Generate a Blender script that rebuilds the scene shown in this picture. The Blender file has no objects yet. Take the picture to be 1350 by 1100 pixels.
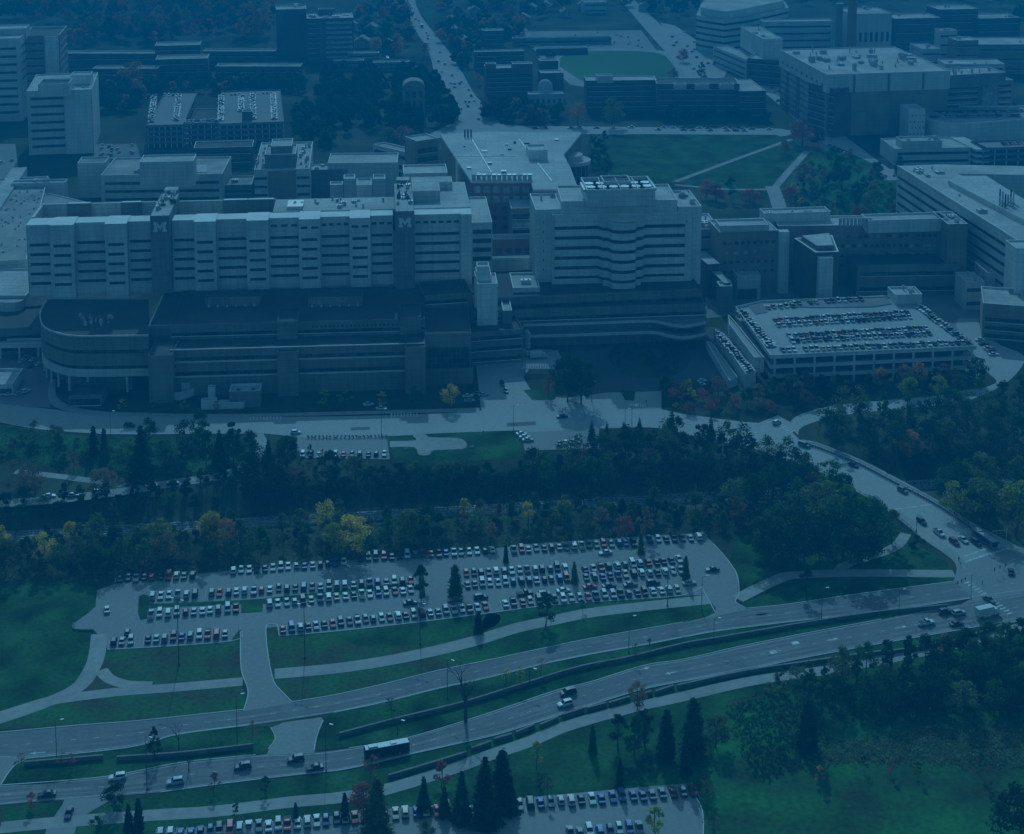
SUN_E, SUN_C = 2.6, (.30,.70,.98)
SKY_S, SKY_C = .15, (.50,1.0,.86)
HAZE_D, HAZE_C = .00044, (0.0,.305,.60)
EXPO = 0.0
import bpy, bmesh, math, random
from mathutils import Vector, Matrix
rnd = random.Random(11)
RAD = math.radians
scene = bpy.context.scene
COL = scene.collection
# ---------------------------------------------------------------- camera (aerial, long lens, lens shifted down)
F, PX0, PY0, PIT, CH = 2100.0, 675.0, -5.0, RAD(8), 267.0
SP, CP = math.sin(PIT), math.cos(PIT)
def P(px, py, z=0.0):
    dx = (px - PX0) / F; dy = -(py - PY0) / F
    d = (dx, dy * SP + CP, dy * CP - SP)
    t = (z - CH) / d[2]
    return (d[0] * t, d[1] * t)
def proj(x, y, z):
    z -= CH
    dep = y * CP - z * SP; up = y * SP + z * CP
    return (PX0 + F * x / dep, PY0 - F * up / dep)
# railway cutting: the only relief in the terrain
RA = P(0, 708, -6); RB = P(900, 657, -6)
def rail_y(x): return RA[1] + (RB[1] - RA[1]) * (x - RA[0]) / (RB[0] - RA[0])
def sstep(a, b, t):
    t = max(0.0, min(1.0, (t - a) / (b - a))); return t * t * (3 - 2 * t)
def terr(x, y):
    d = abs(y - rail_y(x))
    return -6.0 * (1 - sstep(5, 20, d))
def G(px, py):
    z = 0.0
    for _ in range(12):
        x, y = P(px, py, z); z = 0.5 * z + 0.5 * terr(x, y)
    return (x, y, terr(x, y))
def height_at(px, base_py, top_py):
    x, y, z0 = G(px, base_py)
    lo, hi = 0.0, 250.0
    for _ in range(40):
        m = (lo + hi) / 2
        if proj(x, y, z0 + m)[1] > top_py: lo = m
        else: hi = m
    return lo
# ---------------------------------------------------------------- objects
def tag(o, label=None, cat=None, group=None, kind=None):
    if label: o['label'] = label
    if cat: o['category'] = cat
    if group: o['group'] = group
    if kind: o['kind'] = kind
    return o
def empty(name, loc=(0, 0, 0), rz=0.0):
    o = bpy.data.objects.new(name, None); COL.objects.link(o)
    o.location = loc; o.rotation_euler = (0, 0, rz); o.empty_display_size = 1
    return o
class MB:
    def __init__(s): s.v = []; s.f = []; s.m = []
    def face(s, pts, mi=0):
        n = len(s.v); s.v += [tuple(p) for p in pts]; s.f.append(tuple(range(n, n + len(pts)))); s.m.append(mi)
    def grid(s, vs, fs, mi=0):
        n = len(s.v); s.v += [tuple(p) for p in vs]
        for f in fs: s.f.append(tuple(i + n for i in f)); s.m.append(mi)
    def box(s, x0, x1, y0, y1, z0, z1, mi=0):
        s.grid([(x0,y0,z0),(x1,y0,z0),(x1,y1,z0),(x0,y1,z0),(x0,y0,z1),(x1,y0,z1),(x1,y1,z1),(x0,y1,z1)],
               [(3,2,1,0),(4,5,6,7),(0,1,5,4),(1,2,6,5),(2,3,7,6),(3,0,4,7)], mi)
    def obox(s, o, u, n, a0, a1, b0, b1, z0, z1, mi=0):
        # box in a frame: origin o (x,y), unit u along, unit n outward/inward
        def q(a, b, z): return (o[0] + u[0]*a + n[0]*b, o[1] + u[1]*a + n[1]*b, z)
        c = [(a0,b0),(a1,b0),(a1,b1),(a0,b1)]
        if u[0]*n[1] - u[1]*n[0] < 0: c = c[::-1]
        vs = [q(a,b,z0) for a,b in c] + [q(a,b,z1) for a,b in c]
        s.grid(vs, [(3,2,1,0),(4,5,6,7),(0,1,5,4),(1,2,6,5),(2,3,7,6),(3,0,4,7)], mi)
    def prism(s, pts, z0, z1, mi=0, cap=True, mtop=None, bottom=True):
        if sum(pts[i][0]*pts[(i+1)%len(pts)][1] - pts[(i+1)%len(pts)][0]*pts[i][1] for i in range(len(pts))) < 0: pts = pts[::-1]
        n = len(pts); vs = [(p[0],p[1],z0) for p in pts] + [(p[0],p[1],z1) for p in pts]
        s.grid(vs, [(i,(i+1)%n,n+(i+1)%n,n+i) for i in range(n)], mi)
        if cap: s.face([(p[0],p[1],z1) for p in pts], mi if mtop is None else mtop)
        if bottom: s.face([(p[0],p[1],z0) for p in pts][::-1], mi)
    def tube(s, p0, p1, r0, r1, n=8, mi=0, cap=True):
        p0 = Vector(p0); p1 = Vector(p1); d = (p1 - p0)
        if d.length < 1e-6: return
        d.normalize(); a = d.orthogonal().normalized(); b = d.cross(a)
        vs = []
        for p, r in ((p0, r0), (p1, r1)):
            for i in range(n):
                t = 2*math.pi*i/n; vs.append(p + a*(r*math.cos(t)) + b*(r*math.sin(t)))
        fs = [(i,(i+1)%n,n+(i+1)%n,n+i) for i in range(n)]
        if cap: fs += [tuple(range(n))[::-1], tuple(range(n, 2*n))]
        s.grid(vs, fs, mi)
    def mesh(s, name, mats):
        me = bpy.data.meshes.new(name); me.from_pydata(s.v, [], s.f)
        for m in (mats if isinstance(mats, (list, tuple)) else [mats]): me.materials.append(m)
        if any(s.m): me.polygons.foreach_set('material_index', s.m)
        me.update(); return me
    def build(s, name, mats, parent=None, loc=None):
        o = bpy.data.objects.new(name, s.mesh(name, mats)); COL.objects.link(o)
        if parent is not None: o.parent = parent
        if loc: o.location = loc
        return o
def inst(me, name, parent=None, mat=None):
    o = bpy.data.objects.new(name, me); COL.objects.link(o)
    if parent is not None: o.parent = parent
    if mat is not None:
        o.material_slots[0].link = 'OBJECT'; o.material_slots[0].material = mat
    return o
def smooth(pts, n=6):
    out = []
    for i in range(len(pts) - 1):
        p0 = pts[max(i-1, 0)]; p1 = pts[i]; p2 = pts[i+1]; p3 = pts[min(i+2, len(pts)-1)]
        for k in range(n):
            t = k / n
            out.append(tuple(0.5*((2*b) + (-a+c)*t + (2*a-5*b+4*c-d)*t*t + (-a+3*b-3*c+d)*t**3) for a, b, c, d in zip(p0, p1, p2, p3)))
    out.append(tuple(pts[-1])); return out
def sm(px, n=6): return smooth([P(*p) for p in px], n)
def W(px): return [P(*p) for p in px]
# ---------------------------------------------------------------- materials
def new_mat(name):
    m = bpy.data.materials.new(name); m.use_nodes = True
    return m, m.node_tree, m.node_tree.nodes['Principled BSDF']
def mat(name, c, rough=0.85, var=0.12, scale=0.35, metal=0.0, c2=None, fine=None, spec=0.3, panel=None, seam=None, streak=0, fs=.1, pv=(.93,.72)):
    """base colour broken up by two octaves of world-scale noise (wear, stains)"""
    m, nt, b = new_mat(name); N = nt.nodes; L = nt.links
    tc = N.new('ShaderNodeTexCoord'); 
    n1 = N.new('ShaderNodeTexNoise'); n1.inputs['Scale'].default_value = scale; n1.inputs['Detail'].default_value = 6
    L.new(tc.outputs['Object'], n1.inputs['Vector'])
    r = N.new('ShaderNodeValToRGB')
    lo = tuple(max(0, v*(1-var*1.6)) for v in c); hi = tuple(min(1, v*(1+var)) for v in (c2 or c))
    r.color_ramp.elements[0].position = 0.32; r.color_ramp.elements[0].color = (*lo, 1)
    r.color_ramp.elements[1].position = 0.68; r.color_ramp.elements[1].color = (*hi, 1)
    L.new(n1.outputs['Fac'], r.inputs['Fac'])
    out = r.outputs['Color']
    if fine:
        n2 = N.new('ShaderNodeTexNoise'); n2.inputs['Scale'].default_value = fine; n2.inputs['Detail'].default_value = 4
        L.new(tc.outputs['Object'], n2.inputs['Vector'])
        mp = N.new('ShaderNodeMapRange'); mp.inputs['From Min'].default_value = .3; mp.inputs['From Max'].default_value = .7
        mp.inputs['To Min'].default_value = 1-fs; mp.inputs['To Max'].default_value = 1+fs*.9
        L.new(n2.outputs['Fac'], mp.inputs['Value'])
        mx = N.new('ShaderNodeMix'); mx.data_type = 'RGBA'; mx.blend_type = 'MULTIPLY'; mx.inputs[0].default_value = 1
        L.new(out, mx.inputs[6]); L.new(mp.outputs[0], mx.inputs[7]); out = mx.outputs[2]
    def mul(out, fac, lo_, hi_, a=.3, c=.7):
        mp = N.new('ShaderNodeMapRange'); mp.inputs['From Min'].default_value = a; mp.inputs['From Max'].default_value = c
        mp.inputs['To Min'].default_value = lo_; mp.inputs['To Max'].default_value = hi_; L.new(fac, mp.inputs['Value'])
        mx = N.new('ShaderNodeMix'); mx.data_type = 'RGBA'; mx.blend_type = 'MULTIPLY'; mx.inputs[0].default_value = 1
        L.new(out, mx.inputs[6]); L.new(mp.outputs[0], mx.inputs[7]); return mx.outputs[2]
    if streak:                       # rain streaks run down the wall
        mpp = N.new('ShaderNodeMapping'); mpp.inputs['Scale'].default_value = (.55, .55, .045); L.new(tc.outputs['Object'], mpp.inputs['Vector'])
        n3 = N.new('ShaderNodeTexNoise'); n3.inputs['Scale'].default_value = 1; n3.inputs['Detail'].default_value = 5; L.new(mpp.outputs[0], n3.inputs['Vector'])
        out = mul(out, n3.outputs['Fac'], 1-streak, 1+streak*.6)
    if panel or seam:                # precast panel joints / membrane seams
        sx = N.new('ShaderNodeSeparateXYZ'); L.new(tc.outputs['Object'], sx.inputs[0]); cx = N.new('ShaderNodeCombineXYZ')
        if panel:
            ad = N.new('ShaderNodeMath'); ad.operation = 'ADD'; L.new(sx.outputs[0], ad.inputs[0]); L.new(sx.outputs[1], ad.inputs[1]); L.new(ad.outputs[0], cx.inputs[0]); L.new(sx.outputs[2], cx.inputs[1])
        else:
            L.new(sx.outputs[0], cx.inputs[0]); L.new(sx.outputs[1], cx.inputs[1])
        bk = N.new('ShaderNodeTexBrick'); w_, h_ = panel or seam; bk.offset = 0 if panel else .5
        bk.inputs['Scale'].default_value = 1; bk.inputs['Brick Width'].default_value = w_; bk.inputs['Row Height'].default_value = h_; bk.inputs['Mortar Size'].default_value = .11 if panel else .22
        bk.inputs['Color1'].default_value = (1,1,1,1); bk.inputs['Color2'].default_value = (pv[0],pv[0],pv[0],1) if panel else (.88,.88,.88,1); bk.inputs['Mortar'].default_value = (pv[1],pv[1],pv[1],1) if panel else (.70,.70,.70,1)
        L.new(cx.outputs[0], bk.inputs['Vector']); mx2 = N.new('ShaderNodeMix'); mx2.data_type = 'RGBA'; mx2.blend_type = 'MULTIPLY'; mx2.inputs[0].default_value = 1
        L.new(out, mx2.inputs[6]); L.new(bk.outputs['Color'], mx2.inputs[7]); out = mx2.outputs[2]
    L.new(out, b.inputs['Base Color'])
    b.inputs['Roughness'].default_value = rough; b.inputs['Metallic'].default_value = metal
    b.inputs['Specular IOR Level'].default_value = spec
    return m
def paint(name, c, rough=0.5):
    m, nt, b = new_mat(name); b.inputs['Base Color'].default_value = (*c, 1)
    b.inputs['Roughness'].default_value = rough
    b.inputs['Specular IOR Level'].default_value = 0.4
    return m
def leafmat(name, c, var=0.45):
    """leaf colour varies from clump to clump and from plant to plant; light passes through the leaves"""
    m, nt, b = new_mat(name); N = nt.nodes; L = nt.links
    tc = N.new('ShaderNodeTexCoord'); oi = N.new('ShaderNodeObjectInfo')
    n1 = N.new('ShaderNodeTexNoise'); n1.inputs['Scale'].default_value = 0.45; n1.inputs['Detail'].default_value = 5
    L.new(tc.outputs['Object'], n1.inputs['Vector'])
    r = N.new('ShaderNodeValToRGB')
    r.color_ramp.elements[0].position = .3; r.color_ramp.elements[0].color = (c[0]*(1-var), c[1]*(1-var*.9), c[2]*(1-var*.8), 1)
    r.color_ramp.elements[1].position = .7; r.color_ramp.elements[1].color = (c[0]*(1+var), c[1]*(1+var*.8), c[2]*(1+var*.5), 1)
    L.new(n1.outputs['Fac'], r.inputs['Fac'])
    mp = N.new('ShaderNodeMapRange'); mp.inputs['To Min'].default_value = .7; mp.inputs['To Max'].default_value = 1.3
    L.new(oi.outputs['Random'], mp.inputs['Value'])
    mx = N.new('ShaderNodeMix'); mx.data_type = 'RGBA'; mx.blend_type = 'MULTIPLY'; mx.inputs[0].default_value = 1
    L.new(r.outputs['Color'], mx.inputs[6]); L.new(mp.outputs[0], mx.inputs[7])
    d = N.new('ShaderNodeBsdfDiffuse'); t = N.new('ShaderNodeBsdfTranslucent'); s = N.new('ShaderNodeMixShader')
    s.inputs[0].default_value = 0.42
    L.new(mx.outputs[2], d.inputs['Color']); L.new(mx.outputs[2], t.inputs['Color'])
    L.new(d.outputs[0], s.inputs[1]); L.new(t.outputs[0], s.inputs[2])
    L.new(s.outputs[0], N['Material Output'].inputs['Surface']); N.remove(b)
    return m
M = {}
M['concrete'] = mat('concrete_beige', (.55,.53,.49), .9, .09, .06, fine=1.2, panel=(6.2,2.31), streak=.13)
M['concrete_light'] = mat('concrete_light', (.64,.62,.58), .9, .08, .06, fine=1.2, panel=(5,3), streak=.12)
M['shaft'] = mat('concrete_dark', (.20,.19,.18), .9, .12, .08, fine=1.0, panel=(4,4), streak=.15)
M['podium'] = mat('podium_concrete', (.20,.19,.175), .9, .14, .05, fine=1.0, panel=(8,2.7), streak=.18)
M['brick'] = mat('brick_dark', (.13,.09,.075), .9, .2, .08, fine=2.0, panel=(7,3.6), streak=.15)
M['brick_red'] = mat('brick_red', (.27,.12,.10), .9, .15, .08, fine=2.0)
M['brick_tan'] = mat('brick_tan', (.26,.21,.16), .9, .15, .08, fine=2.0, panel=(7,3.6), streak=.15)
M['glass'] = mat('window_glass', (.05,.056,.062), .3, .5, .25, spec=.4, panel=(1.9,2.31), pv=(.22,1.7))
M['glass_pale'] = mat('window_blind', (.30,.32,.33), .5, .3, .3, spec=.4)
M['roof_light'] = mat('roof_membrane_light', (.40,.39,.37), .95, .17, .045, fine=.6, seam=(11,4.5))
M['roof_white'] = mat('roof_membrane_white', (.42,.42,.41), .95, .10, .04, fine=.5, seam=(16,6))
M['roof_gravel'] = mat('roof_gravel', (.29,.275,.25), .95, .2, .05, fine=1.5, seam=(14,9))
M['roof_dark'] = mat('roof_dark', (.06,.06,.062), .95, .2, .06, fine=1.0)  # dark roofing, painted deeper for the tower's shade on the podium roofs
M['trim'] = mat('roof_trim', (.55,.54,.52), .8, .08, .1)
M['metal'] = mat('galvanised_metal', (.38,.39,.40), .55, .2, .3, metal=.2)
M['metal_dark'] = mat('dark_metal', (.06,.06,.065), .6, .2, .3)
M['ground'] = mat('rough_ground', (.035,.052,.026), 1, .35, .02, c2=(.06,.07,.04), fine=.25, spec=.05)
M['lawn'] = mat('lawn_grass', (.026,.072,.027), 1, .34, .07, c2=(.030,.092,.030), fine=.8, fs=.28, spec=.05)
M['lawn_dry'] = mat('dry_grass', (.105,.088,.055), 1, .25, .07, c2=(.028,.104,.030), fine=.7, fs=.3, spec=.05)
M['meadow'] = mat('meadow_grass', (.060,.096,.042), 1, .3, .05, c2=(.026,.118,.032), fine=.6, fs=.3, spec=.05)
M['turf'] = mat('sports_turf', (.07,.16,.07), 1, .1, .01, spec=.05)
M['asphalt'] = mat('asphalt_old', (.20,.195,.19), .95, .12, .04, fine=.9, spec=.1)
M['asphalt_lot'] = mat('asphalt_lot', (.245,.24,.23), .95, .06, .02, fine=.8, spec=.1)
M['asphalt_shade'] = mat('asphalt_painted_shade', (.085,.085,.085), .95, .15, .03, fine=.8, spec=.1)  # forecourt asphalt painted darker for the building shade lying on it
M['pavement'] = mat('road_concrete', (.33,.32,.305), .95, .06, .02, fine=.8, spec=.1)
M['pathm'] = mat('path_concrete', (.30,.29,.27), .95, .1, .05, fine=.4, spec=.1)
M['kerb'] = mat('kerb_concrete', (.44,.43,.41), .9, .08, .1)
M['wear'] = mat('tyre_wear', (.165,.162,.158), .9, .1, .15, fine=.8, spec=.1)
M['patch'] = mat('asphalt_patch', (.15,.148,.145), .95, .1, .1, fine=1, spec=.1)
M['letter'] = mat('letter_white', (.6,.6,.58), .8, .05, .3)
M['line'] = mat('road_paint', (.52,.52,.50), .8, .25, .6)
M['ballast'] = mat('rail_ballast', (.20,.19,.18), 1, .2, .1, fine=1.2)
M['bark'] = mat('tree_bark', (.07,.055,.045), .95, .25, .8)
M['stone_wall'] = mat('wall_stone', (.13,.13,.125), .95, .2, .3)
M['mulch'] = mat('planting_bed', (.045,.045,.03), 1, .3, .1, fine=.5)
M['plaster_dark'] = mat('plaster_dark', (.075,.08,.075), .95, .2, .1)
LEAF = dict(reed=leafmat('leaf_reed', (.25,.27,.15)), dark=leafmat('leaf_dark_green', (.034,.076,.030)), green=leafmat('leaf_green', (.070,.15,.046)),
            olive=leafmat('leaf_olive', (.145,.18,.068)), lime=leafmat('leaf_yellow_green', (.27,.30,.06)),
            yellow=leafmat('leaf_yellow', (.62,.47,.08)), orange=leafmat('leaf_orange', (.52,.24,.09)),
            red=leafmat('leaf_red', (.40,.12,.11)), rust=leafmat('leaf_rust', (.28,.18,.11)),
            fir=leafmat('needle_dark', (.036,.072,.038)), firblue=leafmat('needle_blue', (.055,.105,.066)))
# ================================================================ SETTING: terrain, roads, paths, lawns
def axis(vals):
    out = []
    for a, b, st in vals:
        n = max(1, round((b - a) / st))
        out += [a + (b - a) * i / n for i in range(n)]
    out.append(vals[-1][1]); return out
xs = axis([(-7000,-1500,900),(-1500,-420,120),(-420,420,14),(420,1500,120),(1500,7000,900)])
ys = axis([(-1500,100,400),(100,480,60),(480,680,4),(680,2000,110),(2000,9000,700)])
gb = MB()
gb.grid([(x, y, terr(x, y)) for y in ys for x in xs],
        [(j*len(xs)+i, j*len(xs)+i+1, (j+1)*len(xs)+i+1, (j+1)*len(xs)+i) for j in range(len(ys)-1) for i in range(len(xs)-1)])
g = gb.build('ground', M['ground']); tag(g, kind='structure')
for p in g.data.polygons: p.use_smooth = True
def resample0(line, n):
    L = [0]
    for a, b in zip(line, line[1:]): L.append(L[-1] + math.dist(a, b))
    out = []; j = 0
    for k in range(n+1):
        t = L[-1]*k/n
        while j < len(L)-2 and L[j+1] < t: j += 1
        f = (t-L[j])/max(1e-6, L[j+1]-L[j]); a, b = line[j], line[j+1]; out.append((a[0]+(b[0]-a[0])*f, a[1]+(b[1]-a[1])*f))
    return out
def sheet(name, pts, z, m):
    b = MB(); 
    if sum(pts[i][0]*pts[(i+1)%len(pts)][1] - pts[(i+1)%len(pts)][0]*pts[i][1] for i in range(len(pts))) < 0: pts = pts[::-1]
    b.face([(x, y, z) for x, y in pts])
    return tag(b.build(name, M[m]), kind='structure')
def ribbon_pts(line, w):
    L, R_ = [], []
    for i, p in enumerate(line):
        a = line[max(i-1, 0)]; c = line[min(i+1, len(line)-1)]
        d = Vector((c[0]-a[0], c[1]-a[1])); d.normalize()
        L.append((p[0]-d.y*w/2, p[1]+d.x*w/2)); R_.append((p[0]+d.y*w/2, p[1]-d.x*w/2))
    return L, R_
def ribbon(mb, line, w, z0, z1, mi=0):
    L, R_ = ribbon_pts(line, w)
    for i in range(len(line)-1):
        q = [R_[i], R_[i+1], L[i+1], L[i]]
        mb.face([(p[0], p[1], z1) for p in q], mi)
        if z0 < z1:
            mb.face([(*L[i+1],z0),(*L[i],z0),(*L[i],z1),(*L[i+1],z1)], mi); mb.face([(*R_[i],z0),(*R_[i+1],z0),(*R_[i+1],z1),(*R_[i],z1)], mi)
            if i == 0: mb.face([(*L[0],z0),(*R_[0],z0),(*R_[0],z1),(*L[0],z1)], mi)
            if i == len(line)-2: mb.face([(*R_[-1],z0),(*L[-1],z0),(*L[-1],z1),(*R_[-1],z1)], mi)
def path(name, px, w, z=0.10, m='pathm'):
    b = MB(); ribbon(b, sm(px), w, z, z); return tag(b.build(name, M[m]), kind='structure')
# --- lawns (lowest sheets)
sheet('lawn', sm([(0,770),(60,766),(128,776),(126,800),(98,822),(124,832),(131,842),(128,870),(112,900),(60,925),(0,948)],3), .04, 'lawn')
sheet('lawn', W([(139,854),(142,858),(304,847),(316,832),(320,900),(240,905),(172,904),(145,893),(137,880)]), .04, 'lawn_dry')
sheet('lawn', W([(0,962),(0,952),(68,925),(153,915),(318,902),(326,930),(322,936),(190,950),(102,957)]), .04, 'lawn_dry')
sheet('lawn', W([(352,828),(366,826),(368,838),(440,834),(542,822),(643,806),(730,798),(815,792),(896,786),(924,776),(933,789),(943,808),(900,821),(781,842),(713,856),(576,885),(508,902),(440,917),(385,926),(361,900),(354,868)]), .04, 'lawn_dry')
sheet('lawn', sm([(643,809),(730,800),(815,794),(900,787),(924,777),(940,806),(900,819),(781,840),(713,854),(650,868),(610,858)],3), .055, 'lawn')
sheet('lawn', sm([(440,836),(540,825),(640,810),(660,815),(640,832),(560,850),(470,852)],3), .055, 'lawn')
sheet('lawn', sm([(986,803),(975,796),(1005,786),(1060,768),(1128,762),(1245,760),(1256,767),(1128,783),(1040,799)],3), .04, 'lawn')
sheet('lawn', W([(960,745),(975,700),(1120,690),(1190,708),(1250,742),(1252,752),(1128,752),(1045,755),(1010,768),(985,780),(972,760)]), .04, 'lawn')
sheet('lawn', sm([(0,1037),(17,1012),(34,1002),(170,987),(235,970),(327,958),(357,960),(363,974),(354,988),(337,996),(238,1006),(136,1025),(60,1034)],3), .12, 'lawn')
sheet('lawn', W([(426,950),(440,941),(508,927),(576,910),(644,895),(713,878),(781,864),(849,852),(900,842),(958,832),(1081,817),(1128,813),(1240,797),(1262,795),(1240,802),(1162,816),(1060,835),(975,852),(900,869),(849,877),(781,898),(747,906),(713,917),(644,940),(535,973),(460,986),(420,990),(418,970)]), .12, 'lawn')
sheet('lawn', sm([(2,1066),(40,1060),(85,1057),(80,1068),(64,1084),(6,1088)],2), .05, 'lawn')
sheet('lawn', W([(0,1100),(0,1092),(62,1090),(55,1100)]), .05, 'lawn')
sheet('lawn', W([(104,1080),(140,1060),(211,1047),(307,1034),(409,1022),(460,1017),(546,996),(644,974),(733,947),(815,921),(900,901),(992,884),(1162,851),(1231,839),(1326,822),(1352,818),(1352,850),(1100,900),(960,925),(930,1030),(700,1060),(300,1100),(92,1102)]), .05, 'lawn')
sheet('meadow', W([(925,1035),(955,930),(1100,900),(1420,842),(1460,1110),(1300,1260),(900,1260)]), .045, 'meadow')
sheet('lawn', W([(513,576),(536,573),(570,572),(676,567),(688,588),(680,603),(600,611),(520,611)]), .06, 'lawn')
sheet('lawn', W([(0,561),(51,569),(112,575),(170,577),(320,577),(334,590),(322,606),(285,622),(228,630),(160,632),(0,600)]), .04, 'lawn')
sheet('lawn', W([(775,180),(830,177),(1023,178),(1040,184),(893,236),(890,240),(790,237)]), .06, 'lawn')
sheet('lawn', W([(900,238),(1046,186),(1062,200),(1018,250),(985,252),(905,246)]), .06, 'lawn')
sheet('lawn', W([(1070,206),(1100,192),(1180,230),(1270,290),(1100,292),(1026,252)]), .06, 'meadow')
sheet('sports_field', sm([(738,88),(742,74),(770,68),(860,69),(884,82),(890,100),(850,108),(800,112),(765,106)],4), .08, 'turf')
sheet('sports_field_edge', sm([(728,90),(734,72),(768,65),(866,66),(897,80),(906,108),(850,116),(800,118),(752,112)],4), .05, 'pathm')
sheet('lawn', W([(555,0),(562,0),(577,24),(566,26)]), .06, 'lawn')
# --- roads
Y_UP = [(-120,976),(0,966),(102,957),(191,950),(322,936),(385,926),(440,917),(508,902),(576,885),(644,871),(713,856),(781,842),(900,821),(980,803),(1040,797),(1128,784),(1258,767),(1420,748)]
Y_LO = [(-120,1016),(0,1001),(32,1001),(170,986),(235,969),(327,957),(440,940),(508,926),(576,909),(644,894),(713,877),(781,863),(849,851),(900,841),(958,831),(1081,816),(1128,812),(1282,789),(1420,770)]
sheet('road', sm(Y_UP) + sm(Y_LO)[::-1], .075, 'asphalt')
N_UP = [(-120,1046),(0,1036),(136,1025),(238,1006),(337,996),(412,993),(460,987),(535,974),(644,941),(713,917.5),(747,907),(781,899),(849,878),(900,870),(975,853),(1060,836),(1162,817),(1230,803),(1300,792),(1420,770)]
N_LO = [(-120,1078),(0,1062),(82,1055),(211,1045),(307,1032),(409,1020),(460,1014),(546,994),(644,972),(679,962),(733,945),(764,935),(815,919),(849,909),(900,899),(992,882),(1060,868),(1162,849),(1231,837),(1326,820),(1420,806)]
sheet('road', sm(N_UP) + sm(N_LO)[::-1], .09, 'asphalt')
sheet('road_crossing', W([(357,960),(374,953),(424,946),(426,952),(418,970),(414,996),(350,1000),(356,984),(364,974)]), .083, 'asphalt_lot')
sheet('road_crossing', W([(-60,990),(30,1000),(17,1014),(0,1040),(-60,1050)]), .083, 'asphalt_lot')
sheet('road_crossing', W([(1258,766),(1262,748),(1330,718),(1420,740),(1420,815),(1326,822),(1262,800),(1282,789)]), .083, 'asphalt_lot')
sheet('driveway', sm([(316,828),(317,835),(318,882),(327,912),(321,938)],4) + sm([(386,927),(371,912),(361,899),(354,868),(351,825)],4), .085, 'asphalt_lot')
sheet('driveway', sm([(924,700),(924,772),(933,789),(943,808),(899,823)],3) + sm([(987,803),(970,794),(972,786),(972,760),(961,741),(941,718),(930,704)],3), .079, 'asphalt_lot')
sheet('driveway', W([(85,1054),(82,1062),(62,1090),(55,1120),(92,1120),(104,1080),(143,1057),(140,1050)]), .085, 'asphalt_lot')
# --- big car park and the lower car park
LOT = [(152,770),(262,757),(306,752),(446,741),(470,738),(651,724),(690,718),(837,708),(856,706),(897,705),(926,702),(944,720),(930,785),(896,786),(815,792),(730,798),(661,806),(644,809),(610,812),(542,822),(440,833),(368,839),(365,827),(352,828),(334,830),(316,830),(304,846),(142,857),(131,838),(124,832),(98,831),(98,822),(117,808),(126,800),(128,779)]
sheet('car_park', W(LOT), .07, 'asphalt_lot')
sheet('car_park', W([(190,1105),(262,1091),(446,1076),(520,1066),(665,1055),(725,1049),(860,1037),(912,1033),(916,1049),(927,1076),(925,1140),(150,1160)]), .07, 'asphalt_lot')
for pts in ([(183,787),(190,784),(196,786),(197,815),(185,818),(182,808)], [(318,792),(347,790),(346,807),(318,809)], [(197,797),(318,792),(318,797),(197,802)], [(347,790),(545,768),(546,773),(347,797)],
            [(552,750),(558,750),(561,788),(553,790)], [(594,748),(603,748),(605,786),(596,788)], [(753,752),(760,751),(764,768),(757,770)], [(899,738),(906,737),(911,768),(904,770)]):
    sheet('planted_island', W(pts), .16, 'lawn')
# --- hospital road, bridge road and the roads round the hospital
H_UP = [(-80,520),(0,533),(69,540),(117,547),(200,549),(330,550),(460,549),(560,546),(632,542),(640,538)]
H_LO = [(-80,540),(0,557),(51,566),(112,571),(170,573),(300,572),(337,571),(420,578),(520,575),(570,572),(676,568),(700,570),(780,566),(870,565),(948,585),(982,587),(1033,609),(1105,638),(1163,670),(1207,704),(1255,738),(1266,755)]
H_UP2 = [(660,520),(745,525),(800,518),(872,516),(872,540),(900,546),(975,556),(1000,558),(1025,548),(1048,560),(1045,571),(1057,583),(1074,588),(1128,609),(1180,636),(1231,663),(1278,694),(1330,721)]
sheet('road', sm(H_UP) + W(H_UP2) + sm(H_LO)[::-1], .075, 'pavement')
sheet('driveway', W([(626,470),(648,468),(672,466),(710,460),(735,462),(744,480),(700,484),(690,498),(700,515),(730,530),(640,552),(634,538),(632,520)]), .085, 'pavement')
sheet('road', sm([(1040,562),(1052,548),(1100,535),(1200,525),(1262,518),(1312,506),(1302,491),(1285,470),(1262,436),(1262,420)],4) + sm([(1290,420),(1310,450),(1348,468),(1346,485),(1322,508),(1270,530),(1200,538),(1110,548),(1060,562),(1052,574)],4), .068, 'pavement')
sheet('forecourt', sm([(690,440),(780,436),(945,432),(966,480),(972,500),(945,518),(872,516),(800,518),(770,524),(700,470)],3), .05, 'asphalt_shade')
sheet('planting_bed', sm([(800,470),(818,452),(850,446),(890,448),(908,466),(904,486),(880,497),(840,499),(812,490)],4), .07, 'mulch')
sheet('planted_island', W([(818,516),(838,516),(836,529),(824,528)]), .14, 'lawn')
sheet('lawn', sm([(690,515),(728,512),(732,527),(702,528)],2), .1, 'lawn')
sheet('forecourt', W([(-40,470),(60,462),(70,500),(66,538),(0,536),(-40,530)]), .05, 'asphalt')
sheet('forecourt', W([(66,512),(220,512),(540,515),(632,505),(632,540),(330,548),(117,545),(72,537)]), .05, 'mulch')
path('service_road', [(336,572),(342,585),(338,600),(325,615),(290,628),(230,637),(150,650),(60,660),(-60,668)], 6.5, .06, 'pathm')
path('service_road', [(20,622),(75,628),(120,634),(165,640)], 4.0, .05, 'pathm')
sheet('car_park', W([(392,574),(510,576),(514,606),(392,604)]), .065, 'asphalt_lot')
sheet('car_park', W([(684,566),(790,565),(790,592),(692,594)]), .06, 'asphalt_lot')
sheet('plaza', sm([(514,582),(548,581),(544,574),(560,573),(568,577),(604,578),(615,585),(610,592),(572,594),(566,600),(552,600),(546,590),(514,590)],3), .085, 'pathm')
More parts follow.
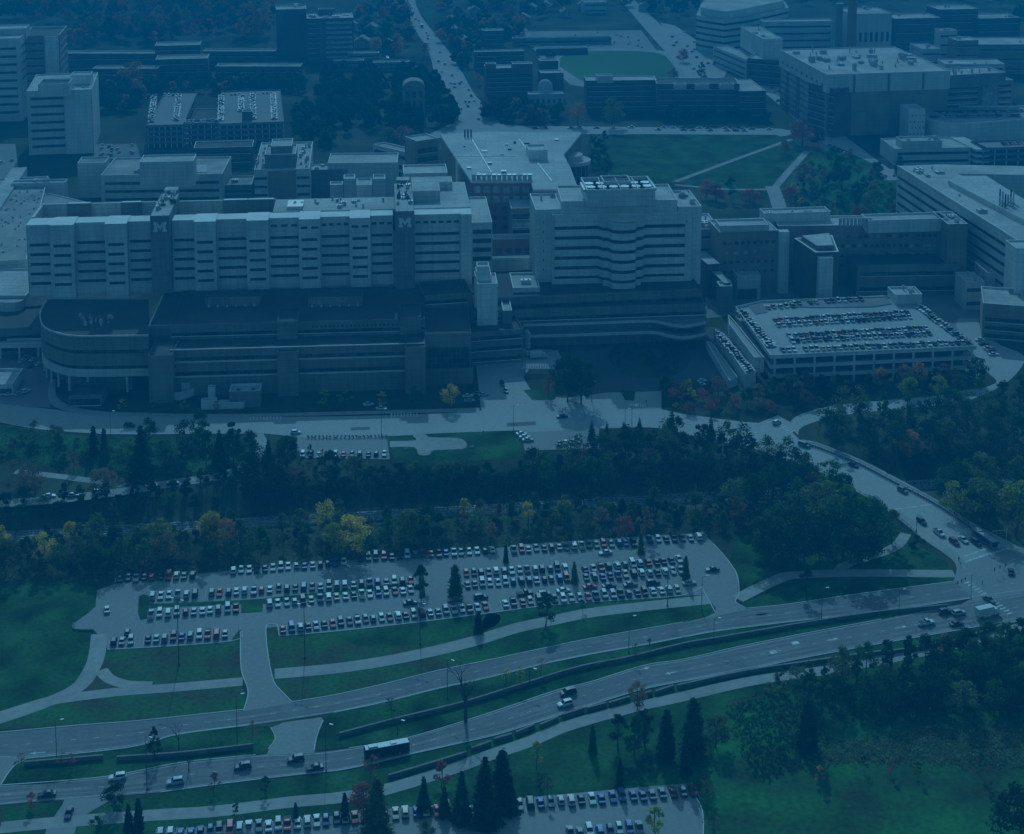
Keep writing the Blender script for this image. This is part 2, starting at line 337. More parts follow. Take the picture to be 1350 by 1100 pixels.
sheet('forecourt', W([(1261,516),(1300,511),(1306,520),(1262,526)]), .09, 'pavement')
# --- paths
path('footpath', [(131,836),(128,862),(122,880),(105,905),(66,925),(0,948),(-60,965)], 5.0)
path('footpath', [(-40,958),(30,935),(70,924),(153,913),(230,907),(320,899)], 4.5, .105)
path('footpath', [(133,884),(145,896),(168,903),(200,904)], 4.0, .11)
path('footpath', [(362,889),(440,882),(508,872),(576,858),(631,844),(679,829),(730,818),(781,808),(857,799),(934,791)], 5.5)
path('footpath', [(972,790),(1000,776),(1022,766),(1045,759),(1128,756),(1258,757)], 5.0)
path('footpath', [(1105,755),(1118,744),(1166,728),(1184,718),(1194,704)], 4.0, .105)
path('footpath', [(0,1092),(62,1086),(190,1076),(285,1070),(383,1058),(448,1052),(510,1041),(600,1013),(640,998),(699,978),(747,958),(832,934),(900,919),(992,898),(1095,883),(1230,857),(1333,831),(1400,815)], 4.6)
path('footpath', [(890,240),(960,214),(1043,184)], 4.0)
path('footpath', [(1020,250),(1040,226),(1064,200)], 5.0)
path('footpath', [(1018,246),(1024,262),(1030,282)], 9.0, .11)
path('footpath', [(890,244),(960,250),(1020,250)], 3.5, .105)
path('footpath', [(690,38),(706,62),(718,80),(722,98)], 6.0)
sheet('sidewalk', sm([(1056,586),(1074,591),(1128,612),(1180,639),(1231,666),(1278,697),(1330,724),(1345,734)],3) + sm([(1352,729),(1335,717),(1285,691),(1236,660),(1185,632),(1132,605),(1078,584),(1056,580)],3), .12, 'pathm')
sheet('sidewalk', sm([(1180,678),(1207,704),(1255,738),(1262,752),(1274,750),(1262,730),(1220,700),(1190,676)],3), .12, 'pathm')
sheet('sidewalk', sm([(66,500),(64,528),(80,540),(117,547),(200,549),(330,550),(632,543)],3) + sm([(632,538),(330,546),(200,545),(125,542),(90,534),(74,522),(74,500)],3), .11, 'pathm')
# --- streets at the back
def road_lr(name, L, R_, z, m): return sheet(name, sm(L,3) + sm(R_,3)[::-1], z, m)
road_lr('street', [(520,-40),(533,2),(547,38),(566,70),(574,100),(598,128),(606,150),(598,176)], [(540,-40),(549,8),(566,36),(590,66),(606,90),(624,122),(640,140),(664,168)], .06, 'pavement')
sheet('street', W([(560,180),(606,158),(680,166),(1030,170),(1060,176),(1030,180),(775,177),(600,184)]), .05, 'pavement')
road_lr('street', [(940,30),(962,62),(985,106),(1012,126),(1037,147),(1060,170),(1100,200),(1136,236),(1160,262)], [(985,50),(1000,70),(1030,104),(1050,128),(1090,160),(1130,192),(1180,228),(1215,250),(1235,268)], .055, 'pavement')
road_lr('street', [(818,0),(850,38),(884,76),(912,108)], [(836,0),(872,34),(905,66),(936,96)], .06, 'pavement')
sheet('car_park', W([(870,30),(890,34),(928,60),(960,92),(950,110),(920,96),(895,66)]), .05, 'pavement')
sheet('car_park', W([(668,42),(845,40),(868,70),(700,62)]), .045, 'asphalt_lot')
sheet('car_park', W([(-60,190),(20,190),(26,232),(0,330),(-120,340)]), .045, 'asphalt_lot')
sheet('car_park', W([(1160,225),(1186,222),(1190,238),(1166,238)]), .07, 'pavement')
sheet('plaza', W([(125,190),(180,190),(186,210),(124,210)]), .05, 'asphalt')
sheet('forecourt', W([(1130,345),(1280,345),(1300,440),(1290,500),(1130,400)]), .03, 'asphalt')
sheet('forecourt', W([(930,360),(1130,360),(1130,400),(930,420)]), .04, 'asphalt')
rp = random.Random(9)
for A_, B_, n_, z_ in ((Y_UP, Y_LO, 9, .0795), (N_UP, N_LO, 9, .0945)):
    a_, b_ = resample0(sm(A_), 200), resample0(sm(B_), 200)
    for k in range(n_):
        i = rp.randrange(20, 178); L_ = rp.choice([2,3,5]); f0 = rp.choice([.08,.3,.55]); f1 = f0+rp.choice([.14,.2,.34])
        q = [(a_[i+j][0]+(b_[i+j][0]-a_[i+j][0])*f, a_[i+j][1]+(b_[i+j][1]-a_[i+j][1])*f) for j, f in ((0,f0),(L_,f0),(L_,f1),(0,f1))]
        sheet('road_patch', q, z_, 'patch')
wb = MB()
for A_, B_, z_ in ((Y_UP, Y_LO, .0815), (N_UP, N_LO, .0965)):
    a_, b_ = resample0(sm(A_), 120), resample0(sm(B_), 120)
    for f in (.16,.32,.62,.80):
        l_ = [(a[0]+(b[0]-a[0])*f, a[1]+(b[1]-a[1])*f) for a, b in zip(a_, b_)]
        for L0 in range(0, 120, 10): ribbon(wb, l_[L0:L0+11], .9 + .5*rp.random(), z_, z_)
tag(wb.build('tyre_wear', M['wear']), kind='structure')
sheet('road_patch', W([(668,558),(706,556),(707,561),(668,563)]), .0795, 'patch'); sheet('road_patch', W([(462,564),(488,563),(488,567),(462,568)]), .0795, 'patch')
# --- rail track at the bottom of the cutting
rb = MB(); rl = [(x, rail_y(x)) for x in range(-420, 421, 12)]
ribbon(rb, rl, 8.0, -5.95, -5.93, 0)
for off in (-2.75, -1.3, 1.3, 2.75): ribbon(rb, [(x, y+off) for x, y in rl], .16, -5.93, -5.72, 1)
for k in range(-400, 400, 2):
    for off in (-2.0, 2.0): rb.box(k-.13, k+.13, rail_y(k)+off-1.2, rail_y(k)+off+1.2, -5.93, -5.85, 2)
tag(rb.build('railway_track', [M['ballast'], M['metal'], M['bark']]), kind='structure')
# --- kerbs, painted lines
kb = MB()
for px in (Y_UP[1:5], Y_UP[5:13], Y_UP[13:-1], Y_LO[2:6], Y_LO[6:-1], N_UP[1:5], N_UP[6:-3], N_LO[3:-1],
           [(316,828),(317,835),(318,882),(327,912),(321,938)], [(386,927),(371,912),(361,899),(354,868),(351,827),(365,825),(368,838)],
           [(924,774),(933,789),(943,808)], [(941,718),(961,741),(972,760),(974,783),(970,794),(985,803)],
           [(357,960),(363,974),(354,988)], [(426,950),(418,970),(414,990)], [(0,1037),(17,1012),(34,1002)],
           [(142,857),(304,846),(316,830)], [(368,839),(440,833),(542,822),(644,809),(730,798),(815,792),(896,786),(924,776)],
           [(912,1033),(916,1049),(927,1076),(925,1140)], [(0,557),(51,566),(112,571),(170,573),(300,572),(334,572)]):
    ribbon(kb, sm(px), .32, .0, .20)
tag(kb.build('kerb', M['kerb']), kind='structure')
lb = MB()
def mid(A, B, f): return [(a[0]+(b[0]-a[0])*f, a[1]+(b[1]-a[1])*f) for a, b in zip(A, B)]
def resample(line, n):
    L = [0]; 
    for a, b in zip(line, line[1:]): L.append(L[-1] + math.dist(a, b))
    out = []; j = 0
    for k in range(n+1):
        t = L[-1]*k/n
        while j < len(L)-2 and L[j+1] < t: j += 1
        f = (t-L[j])/max(1e-6, L[j+1]-L[j]); a, b = line[j], line[j+1]
        out.append((a[0]+(b[0]-a[0])*f, a[1]+(b[1]-a[1])*f))
    return out
def dashes(A, B, f, z, on=1, off=3, w=.16):
    l = mid(resample(sm(A), 240), resample(sm(B), 240), f)
    for i in range(4, 236, on+off): ribbon(lb, l[i:i+on+1], w, z, z)
dashes(Y_UP, Y_LO, .5, .088); dashes(N_UP, N_LO, .5, .103)
dashes(Y_UP, Y_LO, .93, .088, 5, 0, .12); dashes(N_UP, N_LO, .07, .103, 5, 0, .12)
dashes(N_UP, N_LO, .93, .103, 5, 0, .12)
def bars(a, b, n, lx, ly, w=.55, z=.10):
    A, B = P(*a), P(*b); v = P(a[0]+lx, a[1]+ly); d = (v[0]-A[0], v[1]-A[1])
    for i in range(n):
        o = (A[0]+(B[0]-A[0])*(i+.5)/n, A[1]+(B[1]-A[1])*(i+.5)/n); ribbon(lb, [o, (o[0]+d[0], o[1]+d[1])], w, z, z)
bars((1278,738), (1330,722), 12, -6, 4); bars((1270,768), (1330,812), 14, 7, -2.5); bars((1020,560), (1042,572), 6, 8, -3, .5)
bars((328,549), (372,549), 10, 0, 5, .5); bars((514,545), (552,545), 9, 0, 5, .5); bars((828,532), (852,533), 8, 0, 4, .5)
ribbon(lb, W([(1272,734),(1322,716)]), .5, .10, .10)
ribbon(lb, W([(1180,672),(1232,665)]), .5, .10, .10)
for c in ((1205,850),(1042,852),(1092,840)): pass
def arrow(px, py, dx, dy, z=.104):
    a = Vector(P(px, py)); d = Vector(P(px+dx, py+dy)) - a; d.normalize(); n = Vector((-d.y, d.x))
    ribbon(lb, [tuple(a), tuple(a+d*2.6)], .3, z, z); t = a+d*2.6
    lb.face([(*(t+n*.7), z), (*(t-n*.7), z), (*(t+d*1.6), z)])
arrow(60,992,-9,1.0,.09); arrow(1090,845,10,-2); arrow(1180,829,10,-2); arrow(893,886,-10,2); arrow(840,884,10,-2)
for px, py in ((1015,861),(1044,849)): ribbon(lb, W([(px,py),(px+9,py-1.6)]), 1.6, .104, .104)
# parking bay lines
def baylines(a, b, n, L_=5.0, z=.082):
    A, B = Vector(P(*a)), Vector(P(*b)); u = (B-A).normalized(); v = Vector((-u.y, u.x))
    for i in range(n+1):
        o = A + (B-A)*i/n; ribbon(lb, [tuple(o-v*L_/2), tuple(o+v*L_/2)], .11, z, z)
ROWS_BAYS = [((153,763),(260,758),10),((302,755),(460,743),15),((476,738),(653,728),17),((672,727),(840,718),17),((853,715),(925,711),7),
             ((195,789),(547,766),33),((605,760),(750,752),14),((610,773),(752,765),14),((766,755),(900,741),13),((768,763),(900,755),13),
             ((195,812),(316,803),11),((348,799),(548,779),18),((144,848),(302,836),14),((367,831),(646,801),26),((661,798),(915,779),24)]
for a, b, n in ROWS_BAYS: baylines(a, b, n)
baylines((205,1102), (920,1046), 55)
tag(lb.build('road_markings', M['line']), kind='structure')
# ================================================================ BUILDINGS
class Box:
    def __init__(s, root, A, u, n, L, D, z0, z1): s.root, s.A, s.u, s.n, s.L, s.D, s.z0, s.z1 = root, A, u, n, L, D, z0, z1
    def pt(s, a, b): return (s.A[0]+s.u[0]*a+s.n[0]*b, s.A[1]+s.u[1]*a+s.n[1]*b)
    def face(s, k='front'):
        u, n = s.u, s.n; neg = lambda v: (-v[0], -v[1])
        if k == 'front': return s.A, u, neg(n), s.L
        if k == 'right': return s.pt(s.L, 0), n, u, s.D
        if k == 'left': return s.pt(0, s.D), neg(n), neg(u), s.D
        return s.pt(s.L, s.D), neg(u), n, s.L
    def band(s, z, h, a=.03, b=.97, k='front', m='glass', name='window_band', out=.08, abs_=False, sill=True):
        o, u, w, L = s.face(k); mb = MB(); a0, a1 = (a, b) if abs_ else (a*L, b*L)
        mb.obox(o, u, w, a0, a1, -.3, out, z, z+h)
        if sill and h < 4: mb.obox(o, u, w, a0-.15, a1+.15, -.2, out+.22, z-.3, z-.003, 1)
        return mb.build(name, [M[m], M['trim']], s.root)
    def floors(s, n, h=1.7, lo=None, hi=None, k='front', a=.03, b=.97, m='glass', **kw):
        lo = s.z0 if lo is None else lo; hi = s.z1 if hi is None else hi; st = (hi-lo)/n
        for i in range(n): s.band(lo+st*(i+.5)-h/2, h, a, b, k, m, **kw)
    def windows(s, z, h, cnt, w=.62, k='front', m='glass', a=.03, b=.97, name='window'):
        for i in range(cnt):
            c0 = a+(b-a)*(i+.5-w/2)/cnt; c1 = a+(b-a)*(i+.5+w/2)/cnt; s.band(z, h, c0, c1, k, m, name=name, sill=False)
    def units(s, n, seed=0, size=(1.5,5), hgt=(1,2.6), m='metal', region=(.08,.92,.15,.9)):
        r = random.Random(seed*7+n)
        for i in range(n):
            a = s.L*r.uniform(region[0], region[1]); b_ = s.D*r.uniform(region[2], region[3]); w, d = r.uniform(*size), r.uniform(*size)
            h = r.uniform(*hgt); mb = MB(); z = s.z1-.03
            if r.random() < .7:
                mb.obox(s.A, s.u, s.n, a-w/2, a+w/2, b_-d/2, b_+d/2, z, z+h)
                mb.obox(s.A, s.u, s.n, a-w/2-.15, a+w/2+.15, b_-d/2-.15, b_+d/2+.15, z+h*.82, z+h*.92)
                for q in (-.25,.25):
                    p = s.pt(a+w*q, b_); mb.tube((p[0],p[1],z+h), (p[0],p[1],z+h+.5), min(w,d)*.17, min(w,d)*.17, 10)
                mb.build('rooftop_unit', M[r.choice([m, 'metal', 'roof_white'])], s.root)
            else:
                p = s.pt(a, b_); mb.tube((p[0],p[1],z), (p[0],p[1],z+h), .5, .5, 10); mb.tube((p[0],p[1],z+h), (p[0],p[1],z+h+.4), .8, .3, 10)
                mb.build('roof_vent', M['metal'], s.root)
def bldg(name, label, at):
    r = empty(name, (at[0], at[1], 0)); r['label'] = label; r['category'] = 'building'; return r
def raw(root, A, u, n, L, D, z0, z1, wall='concrete', roof='roof_light', par=.9, cap='trim', pt=.45):
    """one block: outer walls up to a parapet, its cap, and the roof inside it"""
    pts = lambda e: [(A[0]+u[0]*a+n[0]*b, A[1]+u[1]*a+n[1]*b) for a, b in ((e,e),(L-e,e),(L-e,D-e),(e,D-e))]
    o, i_ = pts(0), pts(pt); mb = MB(); z2 = z1 + par
    for k in range(4):
        p, q = o[k], o[(k+1)%4]; r, t = i_[k], i_[(k+1)%4]
        fl = (u[0]*n[1]-u[1]*n[0]) > 0
        F_ = (lambda q: q) if fl else (lambda q: q[::-1])
        mb.face(F_([(*p,z0),(*q,z0),(*q,z2),(*p,z2)]), 0)
        mb.face(F_([(*p,z2),(*q,z2),(*t,z2),(*r,z2)]), 1)
        mb.face(F_([(*t,z1-.05),(*r,z1-.05),(*r,z2),(*t,z2)]), 1)
    mb.build('wall', [M[wall], M[cap]], root)
    rb_ = MB(); rb_.face([(*p, z1) for p in (i_ if (u[0]*n[1]-u[1]*n[0]) > 0 else i_[::-1])]); rb_.build('roof', M[roof], root)
    return Box(root, A, u, n, L, D, z0, z1)
def frame(fl, fr, z, depth):
    dx_, dy_ = fr[0]-fl[0], fr[1]-fl[1]
    if abs(dx_) < 75 and abs(dy_) <= 3.1: fr = (fr[0], fl[1]-.023*dx_)
    A, B = P(*fl, z), P(*fr, z); u = Vector((B[0]-A[0], B[1]-A[1])); L = u.length; u.normalize(); n = Vector((-u.y, u.x))
    if n.y < 0 and abs(n.y) > .2: n = -n
    if isinstance(depth, tuple):
        q = P(*depth, z); depth = abs((q[0]-A[0])*n.x + (q[1]-A[1])*n.y)
    return A, (u.x, u.y), (n.x, n.y), L, depth
def blk(root, fl, fr, z1, depth, z0=0, **kw):
    return raw(root, *frame(fl, fr, z1, depth), z0, z1, **kw)
def shift(root):
    """parts were modelled in world coordinates: move them under the root that stands at the building's base"""
    for c in root.children: c.location = (-root.location.x, -root.location.y, 0)
def slab(root, name, pts, z0, z1, m, mtop=None):
    mb = MB(); mb.prism(pts, z0, z1, 0, mtop=1 if mtop else None); return mb.build(name, [M[m]] + ([M[mtop]] if mtop else []), root)
ALLB = []
def new_b(name, label, px): 
    r = bldg(name, label, P(*px)); ALLB.append(r); return r

# ---------------------------------------------------------------- 1 the long main hospital with its two dark lift shafts
hosp = new_b('hospital_building', 'long pale hospital slab with stepped bays, two dark shafts and a rounded podium', (330,530))
ZT = 60.0; A0 = P(35,296,ZT); B0 = P(622,282,ZT)
u = Vector((B0[0]-A0[0], B0[1]-A0[1])); HL = u.length; u.normalize(); n = Vector((-u.y, u.x)); U, N_ = tuple(u), tuple(n)
def ax(px, z=ZT):   # distance along the facade of the point seen at picture column px
    lo, hi = -40.0, HL+40
    for _ in range(40):
        m = (lo+hi)/2
        if proj(A0[0]+U[0]*m, A0[1]+U[1]*m, z)[0] < px: lo = m
        else: hi = m
    return lo
def hp(a, b): return (A0[0]+U[0]*a+N_[0]*b, A0[1]+U[1]*a+N_[1]*b)
X = [ax(v) for v in (34.5,67,98,139,168,200,226,256,285,325,354,394,422,461,488,518,546,607,622)]
raw(hosp, hp(0,2.2), U, N_, HL, 31, 24.5, 51.5, wall='concrete', roof='roof_dark', par=.3)
def hbox(name, a0, a1, b0, b1, z0, z1, m, cap=None):
    mb = MB(); mb.obox(A0, U, N_, a0, a1, b0, b1, z0, z1); 
    if cap: mb.obox(A0, U, N_, a0+.3, a1-.3, b0+.3, b1-.3, z1-.02, z1+.06, 1)
    return mb.build(name, [M[m]] + ([M[cap]] if cap else []), hosp)
xs_solid = ax(358)
hbox('parapet_wall', 0, xs_solid, 32.0, 33.2, 51.5, ZT+.6, 'concrete')
hbox('parapet_wall', 0, 1.2, 11, 32.0, 51.5, ZT+.3, 'concrete')
for a, b in ((72,104),(146,174),(286,320),(320,356)): hbox('parapet_pier', ax(a), ax(b), 30.6, 33.4, 51.6, ZT+1.0, 'shaft', 'trim')
hbox('roof', xs_solid, HL, 10.9, 33.2, 51.6, ZT+.1, 'concrete', 'roof_light')
hbox('roof', ax(546), HL, 33.25, 60, 24.4, ZT-.1, 'concrete', 'roof_light')
hbox('skylight', ax(376), ax(398), 14, 26, ZT, ZT+1.6, 'trim', 'glass')
hbox('penthouse', ax(546), ax(583), 24, 40, ZT, ZT+5.2, 'concrete', 'roof_light')
hbox('penthouse', ax(546), ax(603), 46.5, 58, ZT, ZT+3.5, 'concrete', 'roof_light')
Box(hosp, A0, U, N_, HL, 33, 0, ZT+.17).units(16, 31, (.8,3), (.5,1.8), region=(.58,.8,.4,.95))
step = 4.62
for i in range(18):
    a0, a1 = X[i], X[i+1]
    if i in (6, 16) or i == 5 and False: pass
    kind = 'shaft' if i in (5, 15) else 'end' if i == 17 else 'out' if i in (1, 3, 7, 9, 11, 13) else 'in'
    if i == 6: kind = 'in'
    if i == 7: kind = 'out'
    if i == 16: kind = 'in'
    if kind == 'shaft': continue
    out_ = {'out': -3.0, 'in': 1.5, 'end': .2}[kind]
    if i == 0: out_ = -.6
    z0 = 24.0 if kind == 'out' else 25.8
    top = ZT - (0 if kind == 'out' else .35)
    mb = MB(); zb = z0
    sills = [34.6 - 0 + step*k - 4.62 for k in range(5)]; sills = [30.9 + step*k for k in range(5)]
    wa, wb = (a0 + (a1-a0)*.12, a0 + (a1-a0)*.86) if kind == 'out' else (a0+.5, a1-.5)
    if i == 0: wa, wb = a0+1.2, a1-.8
    # wall as stacked spandrels so that every window strip is really set back
    if kind == 'end':
        mb.obox(A0, U, N_, a0+.02, a1, out_, 2.3, z0, top)
    else:
        for k in range(6):
            zt = sills[k] if k < 5 else top
            mb.obox(A0, U, N_, a0+.02, a1-.02, out_, 2.35, zb, zt)
            if k < 5:
                zb = sills[k] + 1.5
                mb.obox(A0, U, N_, a0+.02, wa, out_, 2.3, sills[k], zb); mb.obox(A0, U, N_, wb, a1-.02, out_, 2.3, sills[k], zb)
    mb.obox(A0, U, N_, a0+.02, a1-.02, out_, 11.0, top, top+.12, 1)
    mb.build('wall_bay', [M['concrete'], M['trim']], hosp)
    mb = MB(); mb.obox(A0, U, N_, a0+.1, a1-.1, 2.31, 10.9, 51.4, top-.02); mb.build('roof_ledge', M['concrete'], hosp)
    if kind != 'end':
        for k in range(5):
            w = MB(); w.obox(A0, U, N_, wa, wb, out_+.6, 2.45, sills[k]+.01, sills[k]+1.49); w.build('window_band', M['glass'], hosp)
    if i >= 10 and kind != 'end':
        c = {10:3, 11:2, 12:4, 13:2, 14:3, 16:6}.get(i, 3)
        for k in range(c):
            w = MB(); f0 = a0+(a1-a0)*(k+.18)/c; f1 = a0+(a1-a0)*(k+.82)/c
            w.obox(A0, U, N_, f0, f1, out_-.05, 2.2, 55.4, 56.6); w.build('window', M['glass'], hosp)
def letter_m(a0, a1, z0, z1, b):
    """block capital M with slab serifs, proud of the shaft"""
    mb = MB(); w = a1-a0; h = z1-z0
    def q(x, z): return (a0+w*x, z0+h*z)
    polys = [[(.0,0),(.34,0),(.34,.24),(.27,.24),(.27,.76),(.34,.76),(.34,1),(0,1),(0,.76),(.07,.76),(.07,.24),(0,.24)],
             [(.66,0),(1,0),(1,.24),(.93,.24),(.93,.76),(1,.76),(1,1),(.66,1),(.66,.76),(.73,.76),(.73,.24),(.66,.24)],
             [(.26,1),(.27,.62),(.5,.18),(.5,.56),(.34,1)], [(.5,.18),(.73,.62),(.74,1),(.66,1),(.5,.56)]]
    for p in polys:
        f = [(*hp(q(x,z)[0], b), q(x,z)[1]) for x, z in p]; bk = [(*hp(q(x,z)[0], b+.3), q(x,z)[1]) for x, z in p]
        mb.face(f); k = len(f)
        for i in range(k): mb.face([f[i], bk[i], bk[(i+1)%k], f[(i+1)%k]])
    return mb.build('letter_m', M['letter'], hosp)
for (pa, pb, zt, zb, dep, mz) in ((200,225.5,64.0,0.0,34,3.2), (521,546,63.4,24.0,46,3.2)):
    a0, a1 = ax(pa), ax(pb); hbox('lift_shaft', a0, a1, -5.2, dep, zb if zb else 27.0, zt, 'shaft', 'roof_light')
    w = (a1-a0); letter_m(a0+w*.16, a0+w*.84, zt-7.6, zt-3.1, -5.55)
    r = random.Random(int(pa))
    for k in range(14):
        aa, bb = r.uniform(a0+.8, a1-2), r.uniform(4, dep-4); s1, s2, h = r.uniform(.8,2.4), r.uniform(.8,3), r.uniform(.6,2.4)
        mb = MB(); mb.obox(A0, U, N_, aa, aa+s1, bb, bb+s2, zt, zt+h); mb.tube((*hp(aa+s1/2, bb+s2/2), zt+h), (*hp(aa+s1/2, bb+s2/2), zt+h+r.uniform(.4,2)), .3, .25, 8)
        mb.build('rooftop_unit', M[r.choice(['metal','roof_white','metal_dark','metal'])], hosp)
    hbox('penthouse', a0+w*.15, a0+w*.9, dep, dep+7, 40, zt+1.6, 'shaft', 'roof_light')
# podium: rounded wing on the left
zp = 25.0
curve = smooth([P(62,398,zp), P(54,412,zp), P(53.5,424,zp), P(58,433,zp), P(72,440,zp), P(94,445,zp), P(130,445.6,zp), P(196,444.5,zp)], 7)
cback = [P(196,396,zp), P(62,396,zp)]
def inset(pts, d):
    cx = sum(p[0] for p in pts)/len(pts); cy = sum(p[1] for p in pts)/len(pts); out = []
    for x, y in pts:
        v = Vector((cx-x, cy-y)); l = v.length; out.append((x+v.x*d/l, y+v.y*d/l))
    return out
PO = curve + cback
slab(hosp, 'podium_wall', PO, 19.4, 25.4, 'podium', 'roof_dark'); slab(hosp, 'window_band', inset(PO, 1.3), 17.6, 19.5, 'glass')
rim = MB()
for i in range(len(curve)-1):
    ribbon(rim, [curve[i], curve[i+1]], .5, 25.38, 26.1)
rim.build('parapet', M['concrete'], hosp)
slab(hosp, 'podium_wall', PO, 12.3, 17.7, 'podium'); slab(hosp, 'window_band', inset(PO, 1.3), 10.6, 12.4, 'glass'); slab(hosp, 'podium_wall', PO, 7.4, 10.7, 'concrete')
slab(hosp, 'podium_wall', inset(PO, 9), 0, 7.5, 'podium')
for i in range(4, len(curve)-1, 6):
    p = inset(curve, 2.0)[i]; mb = MB(); mb.tube((*p, 0), (*p, 7.5), .55, .55, 10); mb.build('column', M['concrete'], hosp)
r = random.Random(5)
for k in range(15):
    x_, y_ = P(r.uniform(105,150), r.uniform(415,430), 25.4); mb = MB(); s_ = r.uniform(.6,1.6)
    mb.box(x_-s_/2, x_+s_/2, y_-s_/2, y_+s_/2, 25.35, 25.4+r.uniform(.6,1.8)); mb.tube((x_,y_,26), (x_,y_,27.6), .2, .2, 6)
    mb.build('roof_vent', M[r.choice(['metal','roof_white'])], hosp)
# podium: long straight wing, lower block with strips and a set-back storey under the tower
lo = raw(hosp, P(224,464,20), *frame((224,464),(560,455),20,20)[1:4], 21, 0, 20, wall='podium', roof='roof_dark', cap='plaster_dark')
for z in (15.6, 9.0): lo.band(z, 1.7, .005, .995)
for z in (20.6, 14.9, 8.3): lo.band(z, .35, .0, 1., m='concrete', name='ledge', out=.35, sill=False)
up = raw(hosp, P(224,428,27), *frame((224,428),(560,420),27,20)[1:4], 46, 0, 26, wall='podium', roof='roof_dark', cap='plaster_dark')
up.band(21.6, 1.5, .005, .995); up.windows(24.0, 1.0, 26, .5, a=.55, b=.98)
for (xa, xb, yt, zt, dp) in ((365,393,461,19.4,26), (534,561,455,20.5,26), (195,227,466,20.5,24)):
    b_ = blk(hosp, (xa,yt+6), (xb,yt+5), zt-.2, dp, wall='podium', roof='roof_dark', cap='plaster_dark')
for (xa, xb, yt) in ((365,392,427),(527,555,421)): blk(hosp, (xa,yt), (xb,yt), 27.2, 18, z0=19, wall='podium', roof='roof_dark', cap='plaster_dark')
blk(hosp, (195.5,432), (227,431), 25.0, 62, wall='shaft', roof='roof_dark'); 
for (xa, xb) in ((270,342),(406,478)):
    b_ = blk(hosp, (xa,395), (xb,393), 29.5, 10, z0=26, wall='podium', roof='roof_dark', cap='plaster_dark')
    for k in range(6):
        p = b_.pt(b_.L*(k+.5)/6, -3); mb = MB(); mb.tube((p[0],p[1],26.8), (p[0],p[1],28.0), .5, .35, 8); mb.build('roof_vent', M['roof_white'], hosp)
rb2 = blk(hosp, (560,443), (621,440), 22, 34, wall='podium', roof='roof_dark', cap='plaster_dark'); rb2.band(7, 9.5, .03, .97, m='glass', sill=False)  # dark glass sheet painted in for the shaded void below the terrace
rb3 = blk(hosp, (560,392), (622,388), 27.5, 20, z0=10, wall='podium', roof='roof_dark', cap='plaster_dark'); rb3.band(24, 1.6, 0, .9)
blk(hosp, (560,489), (624,487), 6.5, 14, wall='podium', roof='roof_dark', cap='plaster_dark')
# ---------------------------------------------------------------- 2 eastern hospital tower with the rounded middle bay
east = new_b('hospital_building', 'pale hospital block with wavy window strips and a rounded middle bay', (800,440))
ZE = 56.0
eA, eu, en, eL, _ = frame((728,285),(912,281),ZE,10)
e1 = raw(east, eA, eu, en, eL, 40, 22, ZE, wall='concrete', roof='roof_light', par=.6)
es, ez0 = 4.95, 26.2
def ept(a, b): return (eA[0]+eu[0]*a+en[0]*b, eA[1]+eu[1]*a+en[1]*b)
def ax_e(px, z=45.):
    lo_, hi_ = -30., eL+30
    for _ in range(40):
        m_ = (lo_+hi_)/2; q_ = ept(m_, 0)
        if proj(q_[0], q_[1], z)[0] < px: lo_ = m_
        else: hi_ = m_
    return lo_
c0, c1 = ax_e(797), ax_e(841); cm = (c0+c1)/2; cw = (c1-c0)/2
def wav(x0=1.0, x1=None, o=0.0):
    x1 = eL-3.0 if x1 is None else x1
    prof = [(x0, -o), (c0-3.5, -o), (c0-1.2, -3.2-o), (c0+1.2, -3.6-o), (c0+2.6, -7.6-o)]
    for k in range(1, 8):
        t = k/8; prof.append((c0+2.6+(c1-c0-5.2)*t, -7.6-o-1.4*math.sin(math.pi*t)))
    prof += [(c1-2.6, -7.6-o), (c1-1.2, -3.6-o), (c1+1.2, -3.2-o), (c1+3.5, -o), (x1, -o)]
    return [ept(*p) for p in prof] + [ept(x1, 1.2), ept(x0, 1.2)]
for k in range(6):
    z = ez0 + es*k
    slab(east, 'wall_band', wav(o=1.0), z, z+es-1.8 + (0 if k < 5 else 1.0), 'concrete')
    slab(east, 'window_band', wav(1.2, eL-3.2, .25), z+es-1.81, z+es+.01, 'glass') if k < 5 else None
slab(east, 'wall_band', [ept(*p) for p in [(c0+2.6,-8.6)]+[(c0+2.6+(c1-c0-5.2)*t/8, -8.6-1.4*math.sin(math.pi*t/8)) for t in range(1,8)]+[(c1-2.6,-8.6),(c1-2.6,1),(c0+2.6,1)]], ez0+es*6-.8+.003, ZE-1.5, 'concrete')
slab(east, 'wall_band', [ept(*p) for p in ((c0-1,-4.2),(c0+1.2,-4.6),(c0+2.6,-8.8),(cm,-10),(c1-2.6,-8.8),(c1-1.2,-4.6),(c1+1,-4.2),(c1+1,4),(c0-1,4))], 15.5, 24.7, 'concrete'); slab(east, 'window_band', wav(1.2, eL-3.2, .2), 24.7, 26.2, 'glass')
e1.band(ZE-4.6, .9, .02, .34); e1.band(ZE-4.6, .9, .67, .97)
eb = blk(east, (706,279), (741,277), 57.5, 30, z0=10, wall='concrete', roof='roof_light'); eb.units(2, 3, (1,2.4))
for k in range(6): eb.windows(28+4.7*k, 1.0, 1, .1, a=.1, b=.5)
e2 = blk(east, (740,268), (893,266), 61.5, 30, z0=ZE-1, wall='concrete', roof='roof_light')
e3 = blk(east, (774,256), (864,254), 66.5, 24, z0=60, wall='concrete', roof='roof_dark', par=2.0)
